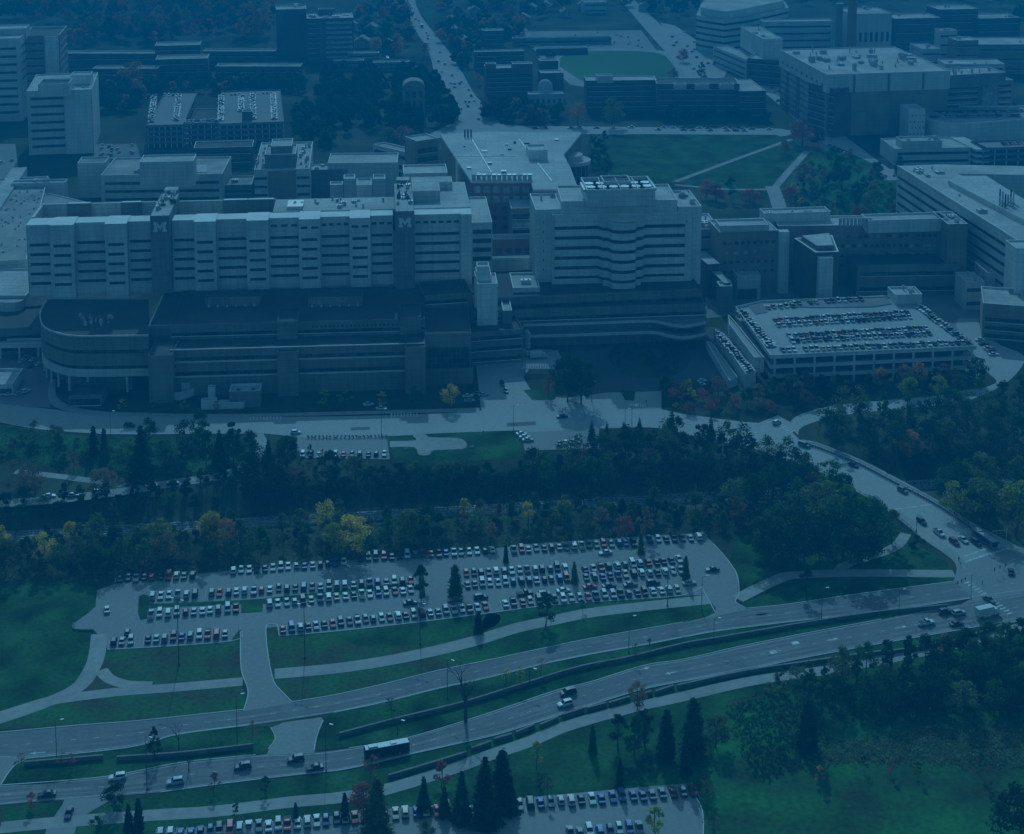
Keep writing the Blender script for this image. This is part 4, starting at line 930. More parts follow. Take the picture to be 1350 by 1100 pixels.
for (xa, xb, y, z, d, w_) in ((1180,1240,26,34,30,'brick'),(1238,1290,14,38,30,'brick'),(1290,1345,26,30,30,'brick'),(1240,1262,42,34,14,'concrete'),(1262,1290,55,34,20,'brick_tan'),(1216,1240,66,24,30,'concrete'),(1290,1370,60,26,40,'brick_tan'),(1246,1325,86,28,24,'concrete')):
    b_ = blk(farR, (xa,y), (xb,y), z, d, wall=w_, roof='roof_light'); b_.floors(max(2,int(z//7)), 1.6); b_.units(3, xa, (1,4))
garR = new_b('parking_garage', 'rounded pale garage with a packed top deck at the right edge', (1290,190))
ZQ = 16.; q_ = smooth([P(*p, ZQ) for p in ((1214,150),(1222,157),(1245,163),(1290,163),(1330,160),(1420,156))], 4) + [P(*p, ZQ) for p in ((1420,140),(1330,141),(1222,141))]
slab(garR, 'wall', q_, 0, ZQ-.8, 'concrete_light'); slab(garR, 'deck', inset(q_, .5), ZQ-.9, ZQ-.3, 'pavement'); mb = MB(); ribbon(mb, q_+[q_[0]], .5, ZQ-1.2, ZQ+.9); mb.build('parapet', M['concrete_light'], garR)
b_ = blk(garR, (1198,146), (1220,146), 24, 18, wall='concrete_light', roof='roof_light')
for i in range(4):
    for k in range(4): b_.band(6+4.5*k, 1.2, .1+.23*i+(.1 if k%2 else 0), .17+.23*i+(.1 if k%2 else 0), m='metal_dark', name='opening', sill=False)
garR2 = new_b('parking_garage', 'striped open garage with a slanted side ramp above the long lab', (1300,214))
g5 = garage_block(garR2, (1296,197), (1420,193), 12, 20, 3, 8)
A_, B_ = P(1262,181,12), P(1296,199,12); 
for z in (4,8,12): mb = MB(); ribbon(mb, [P(1262,181,12), P(1296,197,12)], 10, z-1.6, z, 0); mb.build('ramp', M['concrete_light'], garR2)
lowR = new_b('clinic_building', 'low wide clinic with a stepped pale roof near the curved garage', (1230,215))
b_ = blk(lowR, (1180,198), (1280,196), 11, (1152,184), wall='concrete', roof='roof_light'); b_.floors(2, 1.8); b_ = blk(lowR, (1190,188), (1242,187), 16, 14, z0=10, wall='concrete', roof='roof_light'); b_.units(5, 3, (1,3))
# ---------------------------------------------------------------- 7 upper middle
dk = new_b('dormitory', 'long dark brick block facing the lawn below the sports field', (820,152))
b_ = blk(dk, (773,108), (866,107), 24, 20, wall='brick', roof='roof_light'); b_.floors(5, 1.2, 2, 23, m='glass'); blk(dk, (788,102), (808,102), 28, 10, z0=23, wall='concrete', roof='roof_light')
dk2 = new_b('dormitory', 'dark brick block with pale roof strips at the corner of two streets', (940,160))
b_ = blk(dk2, (866,112), (975,112), 24, 24, wall='brick', roof='roof_dark'); b_.floors(5, 1.2, 2, 23); b_ = blk(dk2, (975,122), (1010,120), 20, (968,106), wall='brick', roof='roof_light'); b_.floors(4, 1.2)
for (xa, xb) in ((890,905),(918,935),(950,968)): blk(dk2, (xa,113), (xb,113), 26, 6, z0=23, wall='concrete', roof='roof_light')
hl = new_b('lecture_building', 'dark brick hall with pale notched roof beside the main street', (670,126))
b_ = blk(hl, (641,92), (702,90), 22, 18, wall='brick', roof='roof_light'); b_.floors(5, 1.2, 2, 21); blk(hl, (641,86), (654,86), 27, 8, z0=21, wall='brick', roof='roof_light'); blk(hl, (676,86), (702,85), 27, 10, z0=21, wall='brick', roof='roof_light')
b_ = blk(hl, (713,98), (743,97), 20, 14, wall='brick', roof='roof_light'); b_ = blk(hl, (712,82), (736,81), 20, 12, wall='brick', roof='roof_light')
hl2 = new_b('lecture_building', 'long low hall with one bright roof edge left of the sports field', (660,84))
b_ = blk(hl2, (626,70), (691,70), 16, 10, wall='brick', roof='roof_light'); b_.floors(3, 1.2)
shed = new_b('field_house', 'long thin low shed by the car park above the sports field', (740,56))
b_ = blk(shed, (676,52), (806,50), 6, 8, wall='brick_tan', roof='roof_gravel'); b_.band(1.5, 2, .02, .98); b_ = blk(shed, (708,66), (775,64), 5, 8, wall='brick', roof='roof_light')
obs = new_b('observatory', 'small white observatory with a round dome among dark trees', (719,136))
ob = blk(obs, (697,126), (743,126), 9, 10, wall='roof_white', roof='roof_white'); ob.windows(2.5, 3.2, 6, .4)
dx_, dy_ = P(719,122,9); mb = MB()
for i in range(8):
    for j in range(24):
        f = lambda a, b: (dx_+6*math.cos(a)*math.cos(b), dy_+4+6*math.cos(a)*math.sin(b), 13+6*math.sin(a))
        a0, a1 = math.pi/2*i/8, math.pi/2*(i+1)/8; b0, b1 = 2*math.pi*j/24, 2*math.pi*(j+1)/24
        mb.face([f(a0,b0), f(a0,b1), f(a1,b1), f(a1,b0)] if i < 7 else [f(a0,b0), f(a0,b1), f(a1,b0)])
mb.build('dome', M['roof_white'], obs); slab(obs, 'dome_base', disc((dx_,dy_+4), 6.1, 24), 8.9, 13.1, 'roof_white')
chap = new_b('brick_tower', 'old arched brick tower standing alone in the dark trees', (546,150))
cb = blk(chap, (532,116), (560,115), 24, 14, wall='brick_tan', roof='roof_light'); cb.windows(3, 10, 3, .4); cb.windows(16, 5, 3, .5)
q0, q1 = cb.pt(0,0), cb.pt(cb.L,0); mb = MB()
arc = [(cb.L*(.5-.5*math.cos(math.pi*k/10)), 24.5+5*math.sin(math.pi*k/10)) for k in range(11)]
f0 = [(*cb.pt(a,0), z) for a, z in arc]; f1 = [(*cb.pt(a,14), z) for a, z in arc]; mb.face(f0); mb.face(f1[::-1])
for k in range(10): mb.face([f0[k], f1[k], f1[k+1], f0[k+1]][::-1])
mb.build('barrel_roof', M['roof_gravel'], chap)
def house(px, py, w, d, h, rz, label):
    x, y, _ = G(px, py); t = empty('house', (x, y, 0), rz); tag(t, label, 'house', 'houses along the far street')
    mb = MB(); mb.box(-w/2, w/2, -d/2, d/2, 0, h); mb.build('wall', M['roof_white'], t)
    mb = MB(); e = .6; R_ = h+w*.32
    a = [(-w/2-e,-d/2-e,h), (w/2+e,-d/2-e,h), (w/2+e,d/2+e,h), (-w/2-e,d/2+e,h), (0,-d/2-e,R_), (0,d/2+e,R_)]
    mb.grid(a, [(0,4,5,3),(1,2,5,4),(0,1,4),(2,3,5),(3,2,1,0)]); rf = mb.build('roof', M['roof_gravel'], t)
    mb = MB(); mb.box(-w*.25-.5, -w*.25+.5, d*.1-.5, d*.1+.5, h, R_+1); mb.build('chimney', M['brick'], rf)
    for sx in (-.28,.28):
        for z in (1.2, 3.8): mb = MB(); mb.box(w*sx-.6, w*sx+.6, -d/2-.06, -d/2+.1, z, z+1.5); mb.build('window', M['glass'], t)
    return t
HOUSES = [(597,32,11,14,6.5,.3,'white gabled house nearest the top along the far street'),(602,48,12,14,7,.3,'white gabled house in the middle of the far street row'),(613,62,12,15,7,.2,'white gabled house lowest in the row right of the street'),
          (478,62,14,14,7,0,'pale gabled house left of the street beside dark trees'),(512,66,15,14,6,.1,'broad pale house with dark roof near the street bend'),(537,44,12,14,7,-.2,'narrow pale house just left of the far street'),
          (690,30,14,12,6,0,'pale house above the car park at the top'),(770,12,14,12,6,.1,'pale house under trees at the top centre'),
          (462,40,13,13,7,.2,'pale gabled house beside the balcony tower'),(490,44,12,13,7,-.1,'small pale house alone in the trees left of the street'),(625,20,13,13,6.5,.1,'pale gabled house high up right of the far street'),(642,30,12,13,6.5,.2,'pale gabled house between the far street and the car park'),
          (720,14,14,13,6,0,'wide pale house at the top left of the centre'),(745,22,12,12,6,.2,'small pale house just above the field car park'),(850,14,14,13,6,-.1,'pale house at the top of the wide boulevard'),(700,16,12,12,6,-.2,'small gabled house next to the wide pale one')]
for h_ in HOUSES: house(*h_)
hs = new_b('terrace_block', 'row of low pale flat roofs left of the street bend', (490,84))
for (xa, xb, y, z) in ((458,500,72,9),(440,480,82,8),(490,540,84,7)): b_ = blk(hs, (xa,y), (xb,y), z, 10, wall='brick_tan', roof='roof_light'); b_.floors(2, 1.2)
far2 = new_b('campus_block', 'low pale-roofed block half hidden by trees at the top centre', (660,46))
b_ = blk(far2, (637,42), (664,42), 14, 14, wall='brick', roof='roof_light'); b_.floors(3, 1.2)
far3 = new_b('campus_block', 'small pale block peeping over the top edge near the wide street', (780,8))
b_ = blk(far3, (770,4), (800,3), 12, 16, wall='concrete', roof='roof_white'); b_.floors(2, 1.5)
for x_ in ALLB: shift(x_)
# open garage decks of the hospital entrance court
silo = empty('oxygen_tank', (*P(695,462), 0)); tag(silo, 'tall white upright tank on the paved yard below the link block', 'tank')
mb = MB(); mb.tube((0,0,1.2), (0,0,9), 1.5, 1.5, 20); mb.tube((0,0,9), (0,0,10), 1.5, .5, 20); mb.tube((0,0,.9), (0,0,1.2), .6, 1.5, 20); mb.build('vessel', M['roof_white'], silo)
for k in range(4):
    a = math.pi/4+k*math.pi/2; mb = MB(); mb.tube((1.1*math.cos(a),1.1*math.sin(a),0), (1.1*math.cos(a),1.1*math.sin(a),2), .16, .16, 6); mb.build('leg', M['metal'], silo)
shl = empty('pergola', (*P(711,492), 0)); tag(shl, 'slatted metal shelter roof beside the dark evergreens', 'shelter')
mb = MB()
for k in range(22): mb.box(-8+k*.75, -7.6+k*.75, -3, 3, 3.0, 3.25)
for yy in (-2.6, 2.6): mb.box(-8.2, 8.4, yy-.12, yy+.12, 2.75, 2.99)
mb.build('slatted_roof', M['roof_white'], shl)
for xx in (-7.5, 0, 7.5):
    for yy in (-2.6, 2.6): mb = MB(); mb.box(xx-.12, xx+.12, yy-.12, yy+.12, 0, 2.74); mb.build('post', M['metal'], shl)
# ================================================================ VEHICLES
PAINT = dict(white=(.50,.50,.49), silver=(.31,.32,.33), grey=(.13,.135,.14), black=(.018,.018,.02), blue=(.025,.07,.22), darkblue=(.015,.025,.07),
             red=(.36,.03,.035), maroon=(.13,.02,.025), beige=(.42,.37,.28), green=(.03,.07,.05))
PM = {k: paint('car_paint_'+k, v) for k, v in PAINT.items()}
CNAME = dict(darkblue='dark blue')
M['tyre'] = mat('tyre_rubber', (.02,.02,.02), .9, .1, 1); M['rim'] = mat('wheel_rim', (.4,.4,.42), .4, .1, 1, metal=.6)
M['carglass'] = mat('car_glass', (.012,.014,.017), .4, .2, .5, spec=.3)
M['tail'] = paint('tail_lamp_lens', (.30,.015,.015)); M['head'] = paint('head_lamp_lens', (.6,.6,.6)); M['trimblack'] = mat('black_plastic', (.02,.02,.022), .7, .1, 1)
M['orange_box'] = paint('orange_paint', (.55,.24,.03))
def car_meshes(kind):
    """body lofted along the length (nose at +y); cabin tapered above the belt line; glass set just outside the cabin"""
    S = dict(sedan=(4.75,1.82,.92,1.45,(-1.55,1.05),(-1.0,.25)), hatch=(4.2,1.76,.95,1.5,(-1.95,1.0),(-1.5,.25)), suv=(4.7,1.88,1.08,1.74,(-2.2,1.05),(-1.9,.4)),
             van=(5.0,1.95,1.12,1.85,(-2.38,1.55),(-2.15,.75)), pickup=(5.6,1.95,1.1,1.82,(-.55,1.25),(-.3,.6)))[kind]
    L, Wd, belt, H, cb, cr = S; h = L/2; w = Wd/2; zl = .24 if kind in ('sedan','hatch') else .32
    nose = belt-.22 if kind in ('sedan','hatch') else belt-.12; mb = MB()
    st = [(-h, .86, zl+.12, belt-.12), (-h+.14, .96, zl, belt-.03), (-h+.5, 1, zl, belt), (cb[0], 1, zl, belt), (0, 1, zl, belt), (cb[1], 1, zl, belt-.02), (h-.55, .98, zl, nose+.04), (h-.16, .92, zl, nose-.06), (h, .78, zl+.14, nose-.22)]
    if kind == 'pickup': st[3] = (cb[0]-.02, 1, zl, belt)
    secs = []
    for y, f, z0, z1 in st:
        a = w*f; c = .1
        secs.append([(-a*.93,y,z0),(-a,y,z0+.18),(-a,y,z1-c*1.6),(-a+c,y,z1),(a-c,y,z1),(a,y,z1-c*1.6),(a,y,z0+.18),(a*.93,y,z0)])
    n0 = len(secs[0]); vs = [p for s_ in secs for p in s_]; fs = []
    for i in range(len(secs)-1):
        for j in range(n0): fs.append((i*n0+j, i*n0+(j+1)%n0, (i+1)*n0+(j+1)%n0, (i+1)*n0+j))
    fs += [tuple(range(n0)), tuple(range((len(secs)-1)*n0, len(secs)*n0))[::-1]]
    mb.grid(vs, [f[::-1] for f in fs], 0)
    wb, wr = w-.08, w-.27
    B = [(-wb,cb[0],belt-.02),(wb,cb[0],belt-.02),(wb,cb[1],belt-.03),(-wb,cb[1],belt-.03)]; T = [(-wr,cr[0],H),(wr,cr[0],H),(wr,cr[1],H),(-wr,cr[1],H)]
    Tm = [(-wr+.1,(cr[0]+cr[1])/2-.4,H+.05),(wr-.1,(cr[0]+cr[1])/2-.4,H+.05),(wr-.1,(cr[0]+cr[1])/2+.3,H+.05),(-wr+.1,(cr[0]+cr[1])/2+.3,H+.05)]
    mb.grid(B+T, [(0,1,5,4),(1,2,6,5),(2,3,7,6),(3,0,4,7)], 0)
    mb.grid(T+Tm, [(0,1,5,4),(1,2,6,5),(2,3,7,6),(3,0,4,7),(4,5,6,7)], 0)
    if kind == 'pickup':
        mb.box(-w+.14, w-.14, -h+.14, cb[0]-.12, belt+.003, belt+.012, 1)
    else:
        mb.box(-w*.9, w*.9, -h-.03, -h+.1, zl+.1, zl+.3, 1)
    mb.box(-w*.8, w*.8, h-.12, h+.03, zl+.12, zl+.32, 1)
    for sx in (-1, 1): mb.box(min(sx*w, sx*(w+.16)), max(sx*w, sx*(w+.16)), cb[1]-.45, cb[1]-.28, belt-.02, belt+.14, 0)
    body = mb.mesh('car_body', [PM['white'], M['trimblack']])
    def lerp(a, b, t): return tuple(x+(y-x)*t for x, y in zip(a, b))
    def pane(a, b, c, d, off, lo=.14, hi=.9, si=.06):
        q = [lerp(lerp(a,b,si),lerp(d,c,si),lo), lerp(lerp(a,b,1-si),lerp(d,c,1-si),lo), lerp(lerp(a,b,1-si),lerp(d,c,1-si),hi), lerp(lerp(a,b,si),lerp(d,c,si),hi)]
        nrm = (Vector(q[1])-Vector(q[0])).cross(Vector(q[3])-Vector(q[0])).normalized()*off; m_ = MB(); m_.face([tuple(Vector(p)+nrm) for p in q]); return m_
    rear = pane(B[0],B[1],T[1],T[0],.015).mesh('rear_window', M['carglass']); wind = pane(B[2],B[3],T[3],T[2],.015,.06,.94,.05).mesh('windscreen', M['carglass'])
    sl = pane(B[3],B[0],T[0],T[3],.015,.16,.88,.07).mesh('side_window', M['carglass']); sr = pane(B[1],B[2],T[2],T[1],.015,.16,.88,.07).mesh('side_window', M['carglass'])
    tl, hl_ = [], []
    for sx in (-1, 1):
        m_ = MB(); m_.box(sx*w*.74-.18, sx*w*.74+.16, -h-.012, -h+.1, belt-.34, belt-.16); tl.append(m_.mesh('tail_light', M['tail']))
        m_ = MB(); m_.box(sx*w*.62-.2, sx*w*.62+.2, h-.16, h+.01, nose-.32, nose-.2); hl_.append(m_.mesh('headlight', M['head']))
    r = .33 if kind in ('sedan','hatch') else .38
    wh = []
    for sx in (-1, 1):
        for y in (-h*.6, h*.62):
            m_ = MB(); x0 = sx*(w-.2); x1 = sx*(w+.012); m_.tube((x0,y,r), (x1,y,r), r, r, 14, 0); m_.tube((x1-sx*.05,y,r), (x1+sx*.012,y,r), r*.62, r*.58, 10, 1)
            wh.append(m_.mesh('wheel', [M['tyre'], M['rim']]))
    return dict(body=body, parts=[('rear_window',rear),('windscreen',wind),('side_window',sl),('side_window',sr)]+[('wheel',x) for x in wh], lights=[('tail_light',x) for x in tl]+[('headlight',x) for x in hl_], L=L)
CM = {k: car_meshes(k) for k in ('sedan','hatch','suv','van','pickup')}
KN = dict(sedan='saloon', hatch='hatchback', suv='SUV', van='minivan', pickup='pickup truck')
CATN = dict(sedan='car', hatch='car', suv='car', van='van', pickup='pickup truck')
NCAR = [0]
def car(x, y, ang, kind, col, label, group=None, lights=False, z=.09):
    """ang: heading of the nose, 0 = away from the camera (+y)"""
    t = empty({'van':'minivan','pickup':'pickup_truck'}.get(kind,'car'), (x, y, z), ang); tag(t, label, CATN[kind], group)
    c = CM[kind]; inst(c['body'], 'body', t, PM[col])
    for nme, me in c['parts'] + (c['lights'] if lights else []): inst(me, nme, t)
    NCAR[0] += 1; return t
ORD = ['first','second','third','fourth','fifth','sixth','seventh','eighth','ninth','tenth','eleventh','twelfth','thirteenth','fourteenth','fifteenth','sixteenth','seventeenth','eighteenth','nineteenth','twentieth']
KW = [('sedan',.42),('suv',.27),('hatch',.12),('van',.11),('pickup',.08)]
CW = [('white',.21),('silver',.22),('grey',.18),('black',.17),('darkblue',.07),('blue',.05),('red',.03),('maroon',.03),('beige',.04),('green',.01)]
def pick(r, w):
    t = r.random()*sum(v for _, v in w)
    for k, v in w:
        t -= v
        if t <= 0: return k
    return w[-1][0]
def park_row(a, b, n, where, group, seed, skip=(), fixed=None, zz=.09, fr_=None):
    r = random.Random(seed); A, B = Vector(P(*a)), Vector(P(*b)); d = B-A; base = math.atan2(d.y, d.x); seen = {}
    for i in range(n):
        kind, col = pick(r, KW), pick(r, CW)
        if fixed and i in fixed: col = fixed[i]
        flip = math.pi if r.random() < .45 else 0
        jit, ja, jl = r.uniform(-.18,.18), r.uniform(-.02,.02), r.uniform(-.35,.35)
        if i in skip: continue
        key = (col, kind); seen[key] = k = seen.get(key, 0)+1
        p = A + d*((i+.5)/n); u_ = d.normalized(); p += u_*jit + Vector((-u_.y,u_.x))*jl
        lab = f"{ORD[k-1]} {CNAME.get(col,col)} {KN[kind]} from the left in {where}"
        car(p.x, p.y, base+flip+ja, kind, col, lab, group, zz > 5)
GB1 = 'cars in the big grassy-edged car park'
PR = [((153,765),(259,760),10,'the short shaded back row',(),{3:'maroon',5:'darkblue',6:'red'}),
      ((302,755),(458,743),15,'the back row under the golden tree',(),None),
      ((470,738),(654,727),18,'the back row behind the islands',(),{3:'red',9:'red',10:'maroon'}),
      ((672,727),(840,717),17,'the long back row by the shrubs',(),{1:'red',12:'red'}),
      ((851,714),(926,710),7,'the back row right corner',(),None),
      ((195,789),(547,767),32,'the upper row on the green strip',(6,),{8:'red',11:'silver'}),
      ((609,758),(750,750),14,'the upper middle paired row',(),None),
      ((611,773),(752,764),14,'the lower middle paired row',(),{13:'red'}),
      ((766,753),(900,739),13,'the upper rightmost paired row',(),{8:'red'}),
      ((768,764),(902,754),13,'the lower rightmost paired row',(),None),
      ((194,813),(316,803),11,'the row left of the green gap',(),{4:'maroon'}),
      ((350,799),(547,779),18,'the row right of the green gap',(),None),
      ((144,849),(302,837),14,'the front row above left lawn',(3,),{8:'blue',11:'red',12:'red'}),
      ((368,832),(645,801),26,'the front row right of driveway',(),{0:'red',3:'maroon',25:'red'}),
      ((661,798),(898,779),22,'the front row by the footpath',(),{2:'red'})]
for i, (a, b, n, w_, sk, fx) in enumerate(PR): park_row(a, b, n, w_, GB1, 100+i, sk, fx)
park_row((205,1106), (500,1077), 23, 'the lower lot beyond the spruces', 'cars in the lower car park', 300, (), {1:'white',7:'red',13:'red',17:'blue'})
park_row((500,1077), (920,1045), 31, 'the lower lot by the lawn', 'cars in the lower car park', 301, (10,), {0:'maroon',3:'blue',5:'red',12:'red',15:'blue',21:'blue',25:'blue',30:'maroon'})
park_row((745,1101), (850,1094), 8, "the lower lot's second row", 'cars in the lower car park', 302)
GH = 'cars parked by the hospital road'
park_row((394,602), (512,600), 11, 'the small lot below the road', GH, 310, (), {5:'red'})
def one(px, py, dx, dy, kind, col, label, lights=True, group=None, z=.10):
    x, y = P(px, py); x2, y2 = P(px+dx, py+dy); car(x, y, math.atan2(y2-y, x2-x)-math.pi/2, kind, col, label, group, lights, z)
for a in [(634,790,10,-1.4,'suv','black','black SUV driving along the car park aisle past the island tree'),
          (600,793,-10,1.4,'sedan','grey','grey saloon driving left through the car park aisle'),
          (541,797,10,-1.3,'sedan','black','black saloon in the aisle below the left island tree'),
          (692,785,10,-1.4,'pickup','maroon','maroon pickup driving right along the aisle before the paired rows'),
          (718,786,9,-1.2,'suv','grey','grey SUV waiting in the aisle behind the maroon pickup'),
          (743,781,10,-1.4,'sedan','white','white saloon in the aisle right of the maroon pickup'),
          (778,776,10,-1.4,'sedan','red','red saloon driving in the aisle below the rightmost rows'),
          (803,775,10,-1.4,'sedan','darkblue','dark blue saloon behind the red one in the aisle'),
          (831,773,10,-1.4,'sedan','grey','grey saloon in the aisle under the rightmost paired rows'),
          (861,771,10,-1.4,'suv','black','black SUV leading the line of cars in the aisle'),
          (798,731,-10,1.2,'sedan','silver','silver saloon turning out below the back row'),
          (939,753,-9,.8,'sedan','black','black saloon alone on the wide driveway by the right corner'),
          (909,771,9,-1,'sedan','silver','silver saloon parked beside the driveway corner grass'),
          (141,806,-.5,-9,'sedan','white','white saloon alone on the left edge of the car park'),
          (168,836,1,-9,'hatch','grey','grey hatchback poking out behind the front left row')]:
    one(*a, lights=True)
for a in [(62,1050,-10,1,'sedan','black','black saloon on the lower road by the left driveway'),
          (155,1028,-10,1.2,'suv','white','white SUV behind the small dark tree on the road'),
          (231,1034,-10,1.4,'suv','silver','silver SUV alone between the two small trees on the road'),
          (320,1014,-10,1.4,'suv','darkblue','dark blue SUV passing the end of the median wall'),
          (390,1004,-10,1.6,'suv','black','black SUV near the median gap'),
          (415,1015,-10,1.6,'sedan','black','low black saloon beside the black SUV'),
          (91,1075,-3,9,'sedan','darkblue','dark blue saloon turning into the bottom left driveway'),
          (745,931,-10,2.4,'suv','white','white off-roader in the near lane of the curving road'),
          (749,916,-10,2.4,'van','black','black van in the far lane next to the white off-roader'),
          (1221,824,10,-2,'pickup','white','white pickup waiting at the traffic lights'),
          (1246,809,10,-2,'suv','darkblue','dark blue SUV waiting in the far lane at the lights'),
          (1264,811,10,-2,'suv','silver','silver SUV in the middle lane at the lights'),
          (1261,825,10,-2,'sedan','black','black saloon behind the box lorry'),
          (1333,756,-1,-9,'sedan','black','black saloon crossing under the traffic lights'),
          (1304,793,8,5,'sedan','grey','grey saloon crossing the corner beside the zebra stripes'),
          (1215,690,8,6,'suv','black','black SUV coming off the bridge at the tail of the queue'),
          (1238,705,8,6,'pickup','white','white pickup in the queue at the bridge foot'),
          (1258,717,8,6,'suv','maroon','maroon SUV beside the white saloon at the bridge foot'),
          (1270,714,8,6,'sedan','white','white saloon queueing next to the bus'),
          (1287,718,8,6,'suv','black','black SUV in the shadow of the bus'),
          (1060,589,9,3,'van','grey','grey van at the top of the bridge road'),
          (1125,615,9,4,'sedan','black','black saloon in the middle of the bridge'),
          (1190,649,9,5,'suv','grey','grey SUV low on the bridge'),
          (1024,559,8,-5,'suv','white','white SUV at the zebra crossing in the shade edge'),
          (741,551,-9,.4,'sedan','black','black saloon alone on the sunlit hospital road'),
          (662,508,2,6,'suv','black','black SUV coming down the hospital driveway'),
          (667,517,2,6,'sedan','grey','grey saloon just below the black SUV on the driveway'),
          (171,563,10,.5,'suv','black','black SUV on the hospital road left of the building shadow'),
          (390,572,10,-.4,'hatch','white','white hatchback pulling in beside the small lot'),
          (200,642,10,-1,'sedan','white','white saloon on the service road among the trees'),
          (228,639,10,-1,'sedan','silver','silver saloon further along the wooded service road'),
          (65,656,10,-1,'sedan','white','white saloon parked on the wooded lane near the left edge'),
          (96,655,10,-1,'sedan','silver','silver saloon on the wooded lane, middle of three'),
          (130,651,10,-1,'suv','white','white SUV on the wooded lane under the rust tree')]:
    one(*a)
for i, (px, py) in enumerate([(688,574),(692,578),(696,582),(738,586),(746,585),(755,584),(764,583)]):
    one(px, py, 9 if i < 3 else 3, -.5 if i < 3 else -7, 'sedan', ['white','white','silver','grey','white','silver','white'][i], f"{['upper white','middle white','lower silver','grey','white','silver','rightmost white'][i]} saloon {'parked side-on right of the road lawn' if i < 3 else 'in the half-shaded bay under the pines'}", False, GH)
for i, (px, py, k, c) in enumerate([(30,478,'sedan','white'),(36,473,'suv','silver'),(44,476,'sedan','white'),(41,484,'sedan','grey'),(52,482,'sedan','white'),(12,521,'sedan','white'),(24,521,'sedan','silver'),(34,518,'suv','white')]):
    one(px, py, 7, -3, k, c, f"{['topmost white','upper silver','inner white','grey','rightmost white','white','silver','white'][i]} {KN[k]} {'crowded beside the rounded podium' if i < 5 else ('outermost' if i==5 else 'middle' if i==6 else 'innermost')+' in the row before the kiosk'}", False, GH)
for i, (px, py) in enumerate([(617,524),(619,530),(630,521),(637,522),(486,535),(503,540)]):
    one(px, py, 8, -.8, 'sedan', ['white','silver','grey','silver','white','white'][i], ['white saloon in the shaded bays beside the driveway','silver saloon below the white one in the shaded bays','grey saloon in the shaded bays next the driveway kerb','pale saloon nearest the driveway in the shaded bays','white saloon in shade between two yellow trees','white saloon in shade right of the yellow trees'][i], False, GH)
for i, (px, py) in enumerate([(925,504),(924,509)]):
    one(px, py, 8, -1, 'sedan', 'white', ['upper white saloon alone on the shaded forecourt','lower white saloon alone on the shaded forecourt'][i], False, GH)
# boxy vehicles
def bus(px, py, dx, dy, label, L=12.2, low='grey'):
    x, y = P(px, py); x2, y2 = P(px+dx, py+dy); t = empty('bus', (x, y, .1), math.atan2(y2-y, x2-x)-math.pi/2); tag(t, label, 'bus')
    h = L/2; mb = MB(); mb.box(-1.25,1.25,-h,h,.35,2.95,0); mb.box(-1.18,1.18,-h+.1,h-.1,2.95,3.12,1); mb.box(-.8,.8,-h+1,-h+3.6,3.12,3.42,1); mb.box(-.7,.7,1,2.6,3.12,3.3,1)
    bd = mb.build('body', [PM[low], PM['silver']], t)
    bv = bd.modifiers.new('bevel', 'BEVEL'); bv.width = .09; bv.segments = 2
    for sx in (-1, 1):
        for k in range(6):
            w_ = MB(); y0 = -h+.7+k*(L-2.2)/6; w_.box(sx*1.25-.02, sx*1.25+.02, y0, y0+(L-2.2)/6-.18, 1.45, 2.55); w_.build('window', M['carglass'], t)
    w_ = MB(); w_.box(-1.12,1.12,h-.03,h+.02,1.2,2.7); w_.build('windscreen', M['carglass'], t)
    w_ = MB(); w_.box(-.9,.9,-h-.02,-h+.03,1.6,2.6); w_.build('rear_window', M['carglass'], t)
    for sx in (-1, 1):
        for yy in (-h*.52, h*.55):
            m_ = MB(); m_.tube((sx*1.0,yy,.48),(sx*1.27,yy,.48),.48,.48,16,0); m_.tube((sx*1.2,yy,.48),(sx*1.29,yy,.48),.28,.26,12,1); m_.build('wheel', [M['tyre'], M['rim']], t)
        m_ = MB(); m_.tube((sx*1.2,h-.1,2.5),(sx*1.5,h+.35,2.4),.04,.04,6); m_.box(sx*1.5-.08,sx*1.5+.08,h+.3,h+.4,2.0,2.5); m_.build('mirror', M['trimblack'], t)
        m_ = MB(); m_.box(sx*.9-.16,sx*.9+.16,h-.02,h+.03,.6,.85); m_.build('headlight', M['head'], t)
    return t
bus(510, 995, 10, -1.9, 'long dark city bus with a pale roof on the near lanes', 12.4, 'black'); bus(1298, 716, 8, 5.6, 'white-roofed bus stopped at the bridge foot crossing', 11.5, 'grey')
bus(511, 80, 4, 9, 'bus waiting at the kerb of the far main street', 12); bus(556, 36, 4, 9, 'dark bus far up the main street', 9, 'black')
